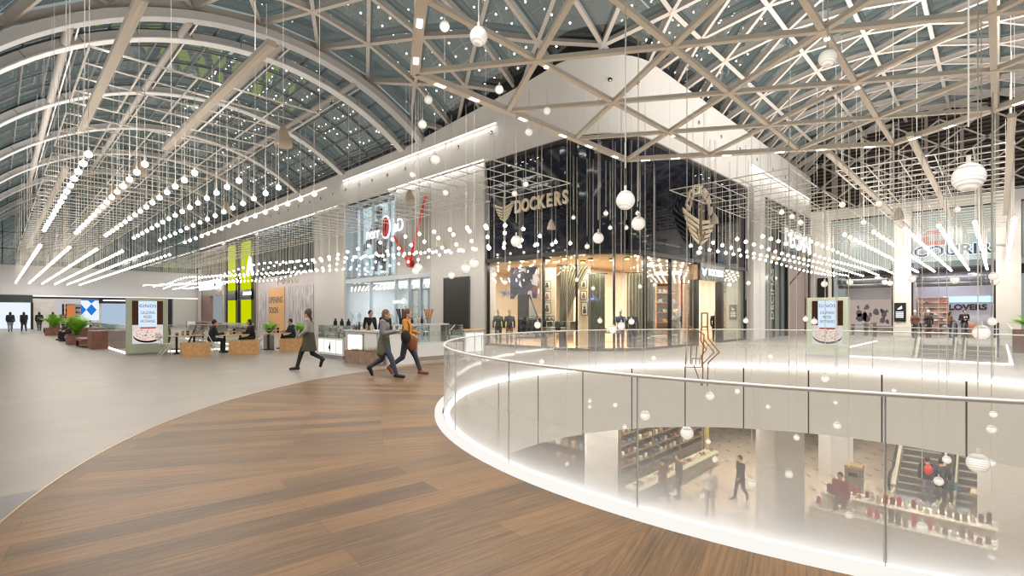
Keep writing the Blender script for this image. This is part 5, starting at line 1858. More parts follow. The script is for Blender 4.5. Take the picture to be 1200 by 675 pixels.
def body(b, p, f=1.0, hands=True, fing=.009, curl=(0, 0), grow=0.0):
    g = grow
    b.ball(p['head'] + V(0, 0, .0), .098, 14, 12, .98, .78, 1.22)
    b.ball(p['head'] + V(.045, 0, -.065), .055, 10, 8, .95, .85, .9)            # jaw
    b.ball(p['head'] + V(.103, 0, -.015), .017, 8, 6, 1, .7, 1.3)               # nose
    b.ball(p['head'] + V(.088, 0, -.062), .016, 8, 6, .7, 1.5, .6)              # lips
    b.ball(p['head'] + V(.08, 0, .025), .03, 8, 6, .6, 1.8, .4)                 # brow
    for s in (1, -1):
        b.ball(p['head'] + V(-.005, s * .078, -.01), .024, 8, 6, .8, .4, 1.3)   # ears
    b.caps(p['neck'] - V(.01, 0, .05), p['head'] - V(.02, 0, .06), .06, .058)
    b.caps(p['chest'], p['neck'] - V(.01, 0, .08), .115 * f, .075)
    b.ball(p['chest'] + V(.02, 0, .02), .155 * f, 14, 10, .72, 1.05, 1.15)
    b.caps(p['pel'], p['chest'], .125 * f, .12 * f)
    b.ball(p['pel'], .155 * f, 14, 10, .78, 1.08, .85)
    for s in (0, 1):
        sg = (1, -1)[s]
        b.caps(p['neck'] - V(.01, 0, .07), p['sh'][s], .06, .062)
        b.caps(p['sh'][s], p['el'][s], .055 * f, .043)
        b.caps(p['el'][s], p['wr'][s], .043, .030)
        b.caps(p['hip'][s], p['kn'][s], .092 * f, .060)
        b.caps(p['kn'][s], lerp(p['kn'][s], p['an'][s], .35), .058, .058 * f)
        b.caps(lerp(p['kn'][s], p['an'][s], .35), p['an'][s], .056 * f, .038)
        b.caps(p['an'][s] - V(0, 0, .03), p['toe'][s], .040, .032)
        if hands:
            d = (p['wr'][s] - p['el'][s]).normalized()
            side = V(0, sg, 0) - d * d.dot(V(0, sg, 0))
            side = side.normalized() if side.length > .1 else V(0, 0, 1)
            fwd = d.cross(side).normalized()
            if fwd.x < 0:
                fwd = -fwd
            w = p['wr'][s]
            pc = w + d * .055
            b.caps(w + d * .02, w + d * .078, .024, .030)
            b.ball(pc, .034, 10, 8, 1, 1, 1)
            bend = V(0, -sg, 0) - d * d.dot(V(0, -sg, 0))
            bend = bend.normalized() if bend.length > .1 else V(0, 0, -1)
            cv = curl[s]
            for i, (off, ln) in enumerate(((.027, .066), (.009, .076), (-.009, .070), (-.026, .055))):
                base = w + d * .085 + fwd * off
                k1 = base + (d + bend * (.25 + cv)).normalized() * ln * .5
                k2 = k1 + (d * (1 - cv) + bend * (.6 + cv)).normalized() * ln * .5
                b.caps(base, k1, fing, fing * .92, 8)
                b.caps(k1, k2, fing * .92, fing * .8, 8)
            tb = w + d * .035 + fwd * .026
            t1 = tb + (d * .7 + fwd * .75).normalized() * .036
            b.caps(tb, t1, fing * 1.15, fing, 8)
            b.caps(t1, t1 + (d + bend * .4).normalized() * .03, fing, fing * .85, 8)
    return b
def garment_top(b, p, f=1.0, g=.014, sleeve=1.0, hem=0.0, wid=1.0):
    b.caps(p['chest'], p['neck'] - V(.01, 0, .07), .115 * f + g, .07 + g)
    b.ball(p['chest'] + V(.02, 0, .02), .155 * f + g, 14, 10, .76, 1.05, 1.15)
    b.caps(p['pel'] + V(0, 0, .02), p['chest'], .13 * f + g, .122 * f + g)
    b.ball(p['pel'] + V(0, 0, .0), .158 * f + g, 14, 10, .80, 1.08, .75)
    for s in (0, 1):
        b.caps(p['neck'] - V(.01, 0, .07), p['sh'][s], .058 + g, .06 + g)
        b.caps(p['sh'][s], p['el'][s], .056 * f + g, .046 + g)
        if sleeve > .5:
            b.caps(p['el'][s], lerp(p['el'][s], p['wr'][s], .92), .046 + g, .036 + g * .8)
    return b
def garment_legs(b, p, f=1.0, g=.010, to=.93):
    b.ball(p['pel'] - V(0, 0, .02), .155 * f + g, 14, 10, .78, 1.07, .8)
    for s in (0, 1):
        m = lerp(p['kn'][s], p['an'][s], .35)
        b.caps(p['hip'][s], p['kn'][s], .094 * f + g, .062 + g)
        b.caps(p['kn'][s], m, .06 + g, .058 * f + g)
        b.caps(m, lerp(p['kn'][s], p['an'][s], to), .057 * f + g, .042 + g)
    return b
def skirt(b, p, z1, z0, r1, r0, n=20, sx=.8):
    c = p['pel']
    prof = []
    vs, fs = [], []
    m = 6
    for k in range(m + 1):
        t = k / m
        z = z1 + (z0 - z1) * t
        r = r1 + (r0 - r1) * t
        for i in range(n):
            a = 2 * PI * i / n
            rr = r * (1 + .05 * t * math.sin(a * 6))
            vs.append((c.x + rr * math.cos(a) * sx, c.y + rr * math.sin(a), z))
    for k in range(m):
        for i in range(n):
            fs.append((k * n + i, k * n + (i + 1) % n, (k + 1) * n + (i + 1) % n, (k + 1) * n + i))
    fs.append(tuple(range(n - 1, -1, -1)))
    fs.append(tuple(range(m * n, m * n + n)))
    return b.add(vs, fs)
HAIRB = M('hair_brown', (.22, .15, .11), .6)
HAIRD = M('hair_dark', (.11, .09, .085), .6)
def hair(b, p, kind):
    h = p['head']
    b.ball(h + V(-.018, 0, .028), .105, 14, 12, .98, .84, 1.12)
    if kind == 'long':
        b.ball(h + V(-.06, 0, -.06), .085, 12, 10, .75, .95, 1.5)
        b.ball(h + V(-.075, 0, -.19), .07, 12, 10, .6, 1.05, 1.5)
    elif kind == 'bun':
        b.ball(h + V(-.05, 0, .11), .05, 10, 8)
        b.ball(h + V(-.06, 0, -.05), .07, 10, 8, .7, 1.0, 1.3)
        b.ball(h + V(-.10, 0, -.16), .05, 10, 8, .6, .9, 1.7)
    elif kind == 'bob':
        b.ball(h + V(-.04, 0, -.04), .1, 12, 10, .8, 1.0, 1.15)
    return b
def person(label, loc, rz, p, top, legs, shoes, hk='short', hm=HAIRD, vox=.012, f=1.0, sleeve=1.0, s=1.0, curl=(0, 0), extra=None, skin=SKIN, group=None):
    t = thing('person', label, 'person', loc, rz, group)
    t.scale = (s, s, s)
    bd = solid('body', body(MB(), p, f, True, .009 if vox < .011 else .012, curl), vox, skin, t, 1)
    v2 = max(vox, .011)
    solid('top', garment_top(MB(), p, f, sleeve=sleeve), v2, top, t, 3)
    solid('trousers', garment_legs(MB(), p, f), v2, legs, t, 2)
    for i in (0, 1):
        b = MB()
        d = (p['toe'][i] - p['an'][i])
        b.caps(p['an'][i] - V(0, 0, .03), p['toe'][i], .052, .042).caps(p['an'][i] + V(0, 0, .0), p['an'][i] - V(.03, 0, .03), .05, .05)
        solid('shoe', b, v2, shoes, t, 1)
    hb = MB()
    hair(hb, p, hk)
    # keep the face free of hair
    hob = solid('hair', hb, v2, hm, t, 2)
    fx = p['head'].x + .045
    me = hob.data
    bm = bmesh.new()
    bm.from_mesh(me)
    dele = [v for v in bm.verts if v.co.x > fx + .02 and v.co.z < p['head'].z + .07]
    bmesh.ops.delete(bm, geom=dele, context='VERTS')
    bm.to_mesh(me)
    bm.free()
    b = MB()
    for sg in (1, -1):
        b.ball(p['head'] + V(.093, sg * .032, .008), .010, 8, 6, .6, 1.3, .8)
    b.build('eyes', BLACK, t)
    if extra:
        extra(t, p)
    return t
RDIR = math.atan2(RT[1], RT[0])          # picture-right as a heading
LDIR = RDIR + PI
def cloth(n, c):
    return M('cloth_' + n, c, .85)
JEAN = cloth('denim', (.25, .27, .33))
LEG = cloth('leggings', (.13, .13, .15))
# --- woman in the long olive jacket, walking left
g1 = onZ(362, 434)
p1 = pose_walk(.30, 1, .16)
p1['el'][0], p1['wr'][0] = V(-.02, .24, 1.14), V(.16, .14, 1.02)
p1['el'][1], p1['wr'][1] = V(.0, -.24, 1.14), V(.2, -.14, 1.02)
def ex1(t, p):
    b = MB()
    skirt(b, p, 1.08, .55, .17, .25)
    solid('tied_jacket', b, .012, cloth('olive', (.27, .26, .20)), t, 2)
person('woman with dark bun hair in grey sweater and olive jacket tied at waist walking left', (g1.x, g1.y, 0), LDIR, p1, cloth('grey_knit', (.60, .58, .56)), LEG, BLACK, 'bun', M('hair_auburn', (.27, .16, .12), .6), .0095, .9, s=1.0, extra=ex1)
# --- two women walking right
g2 = onZ(450, 443)
p2 = pose_walk(.33, -1, .10)
for i, sg in ((0, 1), (1, -1)):
    p2['el'][i], p2['wr'][i] = V(.06, sg * .23, 1.12), V(.32, sg * .10, 1.17)
p2['head'] += V(.02, 0, -.02)
def ex2(t, p):
    b = MB()
    b.ball(p['neck'] + V(.0, 0, -.02), .105, 12, 8, 1, 1.1, .6)
    b.caps(p['neck'] + V(.09, .05, -.05), p['chest'] + V(.13, .06, .0), .05, .05)
    solid('scarf', b, .012, cloth('scarf_black', (.14, .14, .15)), t, 2)
    b = MB()
    skirt(b, p, 1.02, .64, .165, .21)
    b.caps(p['pel'] + V(-.02, -.16, .1), p['pel'] + V(-.04, -.2, -.28), .07, .09)
    solid('draped_jacket', b, .012, cloth('moss', (.34, .33, .27)), t, 2)
person('woman in grey top and dark scarf looking at her phone, walking right', (g2.x, g2.y, 0), RDIR, p2, cloth('grey_top', (.47, .46, .46)), JEAN, BLACK, 'long', M('hair_light_brown', (.38, .28, .22), .6), .0095, .9, curl=(.5, .5), extra=ex2)
c, s_ = math.cos(RDIR), math.sin(RDIR)
def local(o, rz, x, y, z):
    return (o.x + x * math.cos(rz) - y * math.sin(rz), o.y + x * math.sin(rz) + y * math.cos(rz), z)
ph = thing('mobile_phone', 'dark phone held up by the woman in grey walking right', 'phone', local(g2, RDIR, .42, 0, 1.21), RDIR)
MB().rbox(-.04, .04, -.07, .07, -.005, .006, .003).build('phone_body', BLACK, ph)
MB().bx(-.034, .034, -.062, .062, .006, .007).build('screen', EM('phone_screen', (.8, .85, .95), .5), ph)
g3 = onZ(476, 439.5)
p3 = pose_walk(.36, 1, .06)
p3['el'][1], p3['wr'][1] = V(.05, -.25, 1.12), V(.24, -.2, 1.02)
p3['el'][0], p3['wr'][0] = V(.06, .24, 1.14), V(.26, .16, 1.1)
person('woman in mustard sweater, blue jeans and tan boots walking right', (g3.x, g3.y, 0), RDIR, p3, cloth('mustard', (.78, .52, .18)), JEAN, M('tan_boot', (.55, .33, .18), .6), 'long', M('hair_chestnut', (.33, .21, .15), .6), .0095, .92, curl=(.5, .5))
bg = thing('shoulder_bag', 'dark shoulder bag carried by the woman in mustard sweater', 'bag', local(g3, RDIR, .06, -.34, 1.02), RDIR)
solid('bag_body', MB().ball((0, 0, 0), .17, 12, 8, .75, .55, 1.05), .012, cloth('bag_black', (.16, .13, .13)), bg)
MB().path([(-.1, 0, .12), (-.08, .12, .3), (-.02, .2, .44), (.06, .12, .3), (.09, 0, .12)], .012, 6).build('strap', cloth('bag_black', (.16, .13, .13)), bg)
bg = thing('carried_jacket', 'rust brown jacket draped over the arm of the woman in mustard sweater', 'jacket', local(g3, RDIR, .2, -.22, .88), RDIR)
solid('cloth', MB().ball((0, 0, 0), .15, 12, 8, .9, .5, 1.2).ball((.02, 0, -.12), .12, 12, 8, .9, .5, 1.0), .012, cloth('rust', (.58, .34, .24)), bg)
# --- seated at the cafe
SUIT = cloth('charcoal_suit', (.15, .15, .17))
def seat_person(label, x, y, rz, top, legs, hm, extra=None, seat=.46):
    return person(label, (x, y, 0), rz, pose_sit(seat), top, legs, BLACK, 'short' if hm is HAIRD else 'bob', hm, .018, 1.0, extra=extra)
def red_scarf(t, p):
    solid('scarf', MB().ball(p['neck'] + V(0, 0, -.01), .1, 12, 8, 1, 1.1, .65), .014, cloth('scarf_red', (.50, .16, .17)), t, 2)
seat_person('person in dark suit and red scarf seated at the cafe table facing right', 6.1, 22.95, 0, SUIT, SUIT, HAIRD, red_scarf)
seat_person('dark haired person in black seated at the cafe table facing left', 7.64, 22.9, PI, cloth('black_top', (.08, .08, .09)), LEG, HAIRB)
seat_person('lone man in dark navy jacket seated at the right cafe table', 9.52, 23.3, PI, cloth('navy_jacket', (.14, .16, .20)), LEG, HAIRD)
def bench_p(label, y, top, hm):
    return person(label, (3.1, y, 0), PI, pose_sit(.42, .04, .34, .62), top, LEG, BLACK, 'bob', hm, .02)
bench_p('person in dark coat seated on the second bench, farther from the palm', 40.4, cloth('coat_dark', (.17, .14, .14)), HAIRB)
bench_p('person in brown coat seated on the second bench, nearer the palm', 38.4, cloth('coat_brown', (.36, .24, .20)), HAIRB)
# --- group far down the left corridor, seen from behind
FAR = [(12, 389, (.15, .16, .20), (.55, .58, .64), 'person in dark jacket and pale jeans, leftmost of the far walking group'),
       (28, 388.5, (.10, .10, .12), (.22, .24, .30), 'person in black jacket with white bag, second from left in the far walking group'),
       (46, 388, (.12, .11, .12), (.30, .32, .36), 'person in black, middle of the far walking group'),
       (62, 388, (.28, .17, .15), (.48, .46, .46), 'person in brown jacket tied at the waist, fourth in the far walking group'),
       (74, 386, (.33, .16, .17), (.16, .16, .18), 'person in dark red coat, rightmost of the far walking group')]
for i, (a, q, tc, lc, lab) in enumerate(FAR):
    v = onZ(a / 200 * 66.0 * 1.42, q) if False else onZ(a, q)
    person(lab, (v.x, v.y, 0), PI / 2 + .2 * (i % 2), pose_walk(.24, 1 if i % 2 else -1, .03), cloth('far%d' % i, tc), cloth('farl%d' % i, lc), BLACK, 'bob', HAIRD, .03, 1.3, s=1.0)
# --- attendants behind the kiosk
for i, (x, y, lab) in enumerate(((KX + 1.5, 17.2, 'kiosk attendant in black behind the counter, the left one'), (KX + 2.4, 17.6, 'kiosk attendant in black behind the counter, the right one'))):
    person(lab, (x, y, 0), TOWARD + .8 - i, pose_stand(), cloth('black_top', (.08, .08, .09)), LEG, BLACK, 'bob' if i else 'short', HAIRD, .02)
# --- shoe store
v = at(1113, 397, 33.2)
w1 = pose_stand()
w1['wr'] = [V(.26, .12, 1.12), V(.26, -.12, 1.12)]
person('long haired woman in brown top at the shoe store entrance', (v.x, v.y, 0), RDIR - .6, w1, cloth('brown_top', (.45, .33, .26)), JEAN, BLACK, 'long', HAIRB, .022)
v = at(1130, 397, 33.2)
def pr(t, p):
    MB().bx(.13, .16, -.09, .09, 1.22, 1.34).build('chest_print', M('print_white', (.85, .85, .85)), t)
person('man in black sweatshirt with white chest print at the shoe store entrance', (v.x, v.y, 0), TOWARD - .3, w1, cloth('black_top', (.08, .08, .09)), cloth('green_trouser', (.30, .36, .33)), BLACK, 'short', HAIRD, .022, 1.08, s=1.06, extra=pr)
# ---------------------------------------------------------------- hexagonal star chandelier
SZ = 6.72
SA = 2.8
SY = 2.2
SC = (10.38, 2.27)
def snode(k, j):                      # row k (-3..3), j-th node from the row's left end
    n = 6 - abs(k)
    return Vector((SC[0] - n * SA / 2 + j * SA, SC[1] + k * SY, SZ))
BW = M('chandelier_white', (.90, .86, .81), .4)
t = thing('star_chandelier', 'huge white hexagonal lattice frame with downlights hanging over the atrium', 'chandelier', (SC[0], SC[1], SZ))
o0 = Vector((SC[0], SC[1], SZ))
o0_star = o0.copy()
def P(k, j):
    return snode(k, j) - o0_star
cor = [P(3, 0), P(3, 3), P(0, 6), P(-3, 3), P(-3, 0), P(0, 0)]
for i in range(6):
    MB().bar(cor[i], cor[(i + 1) % 6], .19, .13).build('rim_beam', BW, t)
for k in (-2, -1, 0, 1, 2):
    n = 6 - abs(k)
    MB().bar(P(k, 0), P(k, n), .11, .09, off=.004).build('row_beam', BW, t)
for q in (-2, -1, 0, 1, 2):          # two diagonal families
    a, c = [], []
    for k in range(-3, 4):
        n = 6 - abs(k)
        for j in range(n + 1):
            x = P(k, j).x
            if abs((x - k * SA / 2) - q * SA) < .1:
                a.append(P(k, j))
            if abs((x + k * SA / 2) - q * SA) < .1:
                c.append(P(k, j))
    for ln, of_ in ((a, -.004), (c, 0)):
        MB().bar(ln[0], ln[-1], .11, .09, off=of_).build('diagonal_beam', BW, t)
DL = []
for i in range(6):
    p, q = cor[i], cor[(i + 1) % 6]
    for f in (.08, .2, .4, .6, .75, .92):
        c = p.lerp(q, f)
        d = (q - p).normalized()
        MB().bar(c - d * .13 + Vector((0, 0, -.068)), c + d * .13 + Vector((0, 0, -.068)), .09, .012).build('downlight', SPOTE, t)
        DL.append(c + o0)
for k in (2, 0, -2):
    for j in (1, 3, 4):
        MB().tube(P(k, j) + Vector((.3, 0, -.045)), P(k, j) + Vector((.3, 0, -.06)), .045, 10).build('downlight', SPOTE, t)
for k in range(-2, 3):
    for j in range(1, 6 - abs(k)):
        MB().tube(P(k, j) - Vector((0, 0, .056)), P(k, j) + Vector((0, 0, .056)), .10, 10).build('node_hub', BW, t)
for p in cor + [P(0, 3)]:
    MB().tube(p, p + Vector((0, 0, 4.6)), .008, 5).build('suspension_cable', CABLE, t)
# ---------------------------------------------------------------- straight linear lights beyond the star
STRIPS = []
def strip(label, p, q):
    STRIPS.append((p, q))
    o = Vector(p)
    t = thing('linear_pendant_light', label, 'light', o, 0, 'long white beams hung along the corridors')
    d = Vector(q) - o
    MB().bar((0, 0, 0), d, .17, .12).build('profile', BW, t)
    MB().bar((0, 0, -.062), d, .05, .012).build('diffuser', M('strip_diffuser', (.95, .9, .84), .4), t)
    for f in (.1, .9):
        MB().tube(d * f, d * f + Vector((0, 0, 4.4)), .008, 4).build('cable', CABLE, t)
SX = 5.15
strip('long white beam light hung nearest the left edge of the vault', (.32 * SX, 9.9, 6.72), (.32 * SX, 18.3, 6.72))
strip('long white beam light second from the left under the vault', (.705 * SX, 9.85, 6.72), (.705 * SX, 18.5, 6.72))
strip('white beam light farther along behind the leftmost beam', (.333 * SX, 23.4, 6.72), (.333 * SX, 54, 6.72))
strip('white beam light farther along behind the second beam', (.705 * SX, 23.6, 6.72), (.705 * SX, 54, 6.72))
for k, (a, c, lab) in enumerate((((970, 178), (1064, 267), 'leftmost of the three white beam lights along the right corridor'), ((1066, 157), (1116, 255), 'middle one of the three white beam lights along the right corridor'), ((1186, 135), (1175, 251), 'rightmost of the three white beam lights along the right corridor'))):
    v0, v1 = onZ(*a, 6.72), onZ(*c, 6.72)
    strip(lab, (v0.x, v0.y, 6.72), (min(44, v1.x), v0.y, 6.72))
# ---------------------------------------------------------------- wire frames and rows of globe bulbs
FRM = M('frame_wire', (.95, .93, .90), .4)
def wire_frame(label, x0, y0, nx, ny, cell, z, th=.035, group='square wire frames carrying the bulbs'):
    t = thing('suspended_wire_frame', label, 'light frame', (x0, y0, z), 0, group)
    for i in (0, nx):
        MB().bar((i * cell, 0, 0), (i * cell, ny * cell, 0), th, th).build('edge_bar', FRM, t)
    for j in (0, ny):
        MB().bar((0, j * cell, 0), (nx * cell, j * cell, 0), th, th).build('edge_bar', FRM, t)
    b = MB()
    for i in range(1, nx):
        b.bar((i * cell, 0, 0), (i * cell, ny * cell, 0), th * .8, th * .8)
    for j in range(1, ny):
        b.bar((0, j * cell, 0), (nx * cell, j * cell, 0), th * .8, th * .8)
    b.build('inner_grid', FRM, t)
    for i, j in ((0, 0), (nx, 0), (0, ny), (nx, ny)):
        MB().tube((i * cell, j * cell, 0), (i * cell, j * cell, 4.5), .006, 4).build('cable', CABLE, t)
    return t
CE = .93
ZF = 6.86
for k in range(12):
    wire_frame('%s square wire frame from the near end in the left corridor row' % nth(k + 1), 1.28, 12.8 + 4.7 * k, 5, 4, CE, ZF)
for k in range(12):
    wire_frame('%s square wire frame from the near end beside the left shopfronts' % nth(k + 1), 11.5, 12.4 + 4.7 * k, 5, 4, CE, ZF)
for k in range(5):
    wire_frame('%s square wire frame from the near end in the right corridor row' % nth(k + 1), 21.6 + 4.7 * k, -.35, 4, 5, CE, ZF)
for k in range(5):
    wire_frame('%s square wire frame from the near end beside the right shopfronts' % nth(k + 1), 20.0 + 4.9 * k, 5.4, 4, 5, CE, ZF)
bulbs = []
def add_bulb(x, y, z, lab):
    u, v, d = px_of(Vector((x, y, z)))
    bulbs.append((d, x, y, z, lab, -8 < u < 1208))
for r_ in range(6):
    x = 1.33 + .95 * r_
    n = 0
    for k in range(16):
        n += 1
        add_bulb(x, 13.45 + .9 * k, 4.89, '%s globe bulb from near end, row %s from left, nearer left corridor' % (nth(n), ['one', 'two', 'three', 'four', 'five', 'six'][r_]))
    n = 0
    for k in range(44):
        n += 1
        add_bulb(x + .02, 30.0 + .9 * k, 4.57, '%s globe bulb from near end, row %s from left, farther left corridor' % (nth(n), ['one', 'two', 'three', 'four', 'five', 'six'][r_]))
for r_ in range(6):
    x = 11.5 + CE * r_
    for k in range(61):
        y = 12.4 + .95 * k
        if y > YE - 1:
            continue
        z = 4.55 + .16 * math.sin(r_ * 1.1 + k * .35)
        add_bulb(x, y, z, '%s globe bulb from near end, row %s from left, along left shopfronts' % (nth(k + 1), ['one', 'two', 'three', 'four', 'five', 'six'][r_]))
for r_ in range(6):
    y = -.35 + .88 * r_
    for k in range(26):
        x = 21.7 + .93 * k
        if x > XE - .8:
            continue
        add_bulb(x, y, 4.5, '%s globe bulb from near end, row %s from right, right corridor' % (nth(k + 1), ['one', 'two', 'three', 'four', 'five', 'six'][r_]))
for r_ in range(5):
    y = 5.4 + CE * r_
    for k in range(28):
        x = 20.0 + .93 * k
        if x > XE - .8:
            continue
        add_bulb(x, y, 4.45 + .05 * math.sin(r_ * 1.1 + k * .35), '%s globe bulb from near end, row %s from right, along right shopfronts' % (nth(k + 1), ['one', 'two', 'three', 'four', 'five'][r_]))
bulbs = [b for b in bulbs if b[5]]
bulbs.sort(key=lambda b: b[0])
RBU = .068
proto = thing('globe_bulb', bulbs[0][4], 'bulb', bulbs[0][1:4], 0, 'globe bulbs hanging in rows')
MB().ball((0, 0, 0), RBU, 14, 10).build('globe', BULB, proto, True)
MB().tube((0, 0, RBU * .9), (0, 0, 1), .0075, 4, cap=False).build('cable', CABLE, proto)
MB().tube((0, 0, RBU * .8), (0, 0, RBU + .07), .022, 8).build('socket', M('socket', (.8, .75, .68), .4), proto)
def bulb_at(bx):
    global proto
    d, x, y, z, lab, _ = bx
    if bx is bulbs[0]:
        o = proto
    else:
        o = dup(proto, (x, y, z), 0, lab)
    for c in o.children:
        if c.name.startswith('cable'):
            c.scale = (1, 1, (ZF - z))
NIND = 296
for bx in bulbs[:NIND]:
    bulb_at(bx)
gb, cb = MB(), MB()
for d, x, y, z, lab, _ in bulbs[NIND:]:
    gb.ball((x, y, z), RBU, 8, 6)
    cb.tube((x, y, z + RBU), (x, y, ZF), .007, 3, cap=False)
o = gb.build('globe_bulbs_far', BULB, None, True)
o['kind'] = 'stuff'
tag(o, 'distant rows of small globe bulbs hanging toward both corridor ends', 'bulbs')
c = cb.build('cables', CABLE, o)
# ---------------------------------------------------------------- glass globe pendants over the atrium
def globe_mat():
    m, nt, b = nodes('ribbed_globe')
    tc = N(nt, 'ShaderNodeTexCoord')
    sp = N(nt, 'ShaderNodeSeparateXYZ')
    L(nt, tc.outputs['Object'], sp.inputs[0])
    w = math_(nt, 'SINE', math_(nt, 'MULTIPLY', math_(nt, 'ADD', sp.outputs[2], math_(nt, 'MULTIPLY', sp.outputs[0], .25)), 210))
    v = math_(nt, 'ADD', math_(nt, 'MULTIPLY', w, .22), .62)
    lw = N(nt, 'ShaderNodeLayerWeight')
    lw.inputs[0].default_value = .45
    core = math_(nt, 'MULTIPLY', math_(nt, 'SUBTRACT', 1.0, lw.outputs['Facing']), 1.5)
    e = math_(nt, 'MULTIPLY', v, math_(nt, 'ADD', math_(nt, 'MULTIPLY', core, .75), .10))
    b.inputs['Base Color'].default_value = (.55, .53, .5, 1)
    b.inputs['Roughness'].default_value = .1
    b.inputs['Emission Color'].default_value = (1, .93, .82, 1)
    L(nt, e, b.inputs['Emission Strength'])
    m.cycles.emission_sampling = 'NONE'
    return m
GLOBE = globe_mat()
pend = [(521, 31, 6), (561, 43, 10.5), (585, 105, 5), (502, 117, 5), (495, 146, 5), (641, 130, 4.5), (620, 155, 4.5), (510, 187, 6), (483, 205, 3.5), (522, 226, 3.5), (616, 216, 3.5), (603, 227, 3.5), (672, 255, 2.5),
        (733, 235, 11), (748, 262, 8), (970, 68, 10), (1135, 208, 16), (605, 283, 6.5), (701, 279, 6.5), (747, 250, 2.5), (710, 250, 3), (715, 267, 2.5), (734, 267, 2.5), (688, 289, 3), (556, 309, 6), (546, 315, 6), (529, 323, 4),
        (490, 314, 5), (487, 318, 4.5), (579, 322, 3.5), (592, 331, 3), (676, 328, 2.5), (695, 338, 2.5), (750, 336, 2.5), (767, 334, 2.5), (630, 381, 4), (703, 376, 3), (718, 386, 5), (728, 382, 4.5), (740, 377, 3.5), (635, 424, 3), (766, 420, 2.8),
        (916, 249, 3), (928, 254, 3), (938, 261, 3), (987, 240, 3.5), (1030, 239, 3.5), (1012, 261, 3), (1122, 246, 3.5), (966, 333, 3.5), (996, 331, 3.5), (1037, 331, 3), (1043, 332, 3), (1069, 327, 4), (1119, 328, 4.5), (1164, 324, 4.5), (1166, 330, 4.2),
        (944, 374, 3), (954, 377, 3.5), (874, 376, 3), (903, 418, 3), (1150, 390, 8.5), (1163, 377, 4.5), (967, 444, 4.5), (855, 334, 2.5), (877, 332, 2.5), (819, 296, 3), (864, 459, 3), (981, 499, 4.5), (933.5, 513, 3.5), (924.6, 556, 4.5), (881, 567, 5.3),
        (1164, 486, 4), (1162, 503.5, 5), (1146, 543, 11), (1162, 543, 4), (1109.6, 539, 4.5), (1100, 564, 5), (994.7, 604, 4), (1080.6, 618, 5.8), (891, 605, 2.5), (900, 477, 2.5), (979, 472, 2.5), (1162, 653, 3.5), (1047.6, 458, 2.5), (721, 475, 3), (691, 470, 2.5),
        (691, 477, 2.5), (756, 487.5, 6), (832, 464.5, 5), (732, 500.5, 3), (805, 507.5, 7.5), (830, 517.6, 3), (838, 538.7, 3.5), (664.5, 544, 2.5), (823, 581, 3.2)]
def place(px_, py_, r_):
    lim = 6.35 if py_ > 372 else 8.1
    R_ = .125 if r_ >= 5 else .088
    d = R_ * FPX / r_
    rx, ry = ray(px_)
    # clamp the depth to the stretch of the bearing that lies under the star frame
    A = rx * rx + ry * ry
    B = -2 * (rx * ACX + ry * ACY)
    Cc = ACX ** 2 + ACY ** 2 - lim ** 2
    D = B * B - 4 * A * Cc
    if D < 0:
        d = -B / (2 * A)
    else:
        lo, hi = (-B - math.sqrt(D)) / (2 * A), (-B + math.sqrt(D)) / (2 * A)
        d = min(max(d, lo), hi)
    v = at(px_, py_, d)
    if v.z < LOW + .4:
        d = (LOW + .5 - EYE) * FPX / (HZ - py_)
        v = at(px_, py_, d)
    return v, d, min(.16, r_ * d / FPX)
pr0 = None
pend.sort()
for i, (p_, q_, r_) in enumerate(pend):
    v, d, R_ = place(p_, q_, r_)
    lab = '%s ribbed glass globe pendant from the left of those over the atrium' % nth(i + 1)
    if pr0 is None:
        pr0 = thing('glass_globe_pendant', lab, 'pendant light', v, 0, 'ribbed glass globe pendants over the atrium')
        MB().ball((0, 0, 0), .125, 24, 16).build('globe', GLOBE, pr0, True)
        MB().lathe([(.0335, .122), (.07, .105), (.098, .08), (.1, .082), (.07, .112), (.03, .13)], n=20).build('cap', WHITE, pr0, True)
        MB().tube((0, 0, .12), (0, 0, 1), .008, 5, cap=False).build('cable', M('pendant_cable', (.86, .84, .80), .4), pr0)
        MB().tube((0, 0, .12), (0, 0, .2), .018, 8).build('socket', WHITE, pr0)
        o = pr0
    else:
        o = dup(pr0, v, 0, lab)
    s = R_ / .125
    o.scale = (s, s, s)
    for c in o.children:
        if c.name.startswith('cable'):
            c.scale = (1 / s, 1 / s, (SZ - v.z) / s)
# ---------------------------------------------------------------- cone loudspeaker pendants
cones = [(332, 160, 10), (163, 195, 8), (133, 225, 7), (103, 255, 5.5), (265, 243, 5.5), (480, 230, 6.5), (646, 263, 5), (1053, 250, 6), (837, 256, 5), (907, 300, 4.5), (515, 285, 4.5), (940, 300, 4)]
pc = None
for i, (p_, q_, r_) in enumerate(cones):
    d = .235 * FPX / r_
    v = at(p_, q_, d)
    while sdist(v.x, v.y) < .5:
        d -= .4
        v = at(p_, q_, d)
    lab = '%s beige cone pendant from the left under the roof' % nth(1 + sorted(c[0] for c in cones).index(p_))
    if pc is None:
        pc = thing('cone_pendant', lab, 'pendant', v, 0, 'beige cone pendants under the roof')
        MB().lathe([(.001, .30), (.05, .28), (.14, .10), (.23, -.18), (.225, -.27), (.20, -.28), (.001, -.26)], n=22).build('cone_shell', M('cone_beige', (.83, .77, .69), .5), pc, True)
        MB().lathe([(.001, -.285), (.19, -.285), (.19, -.275), (.001, -.275)], n=22).build('mesh_cover', M('cone_grille', (.70, .66, .60), .6), pc)
        MB().tube((0, 0, .28), (0, 0, 5), .006, 4).build('cable', CABLE, pc)
    else:
        o = dup(pc, v, 0, lab)
        s = r_ * d / FPX / .235
        o.scale = (s, s, s)
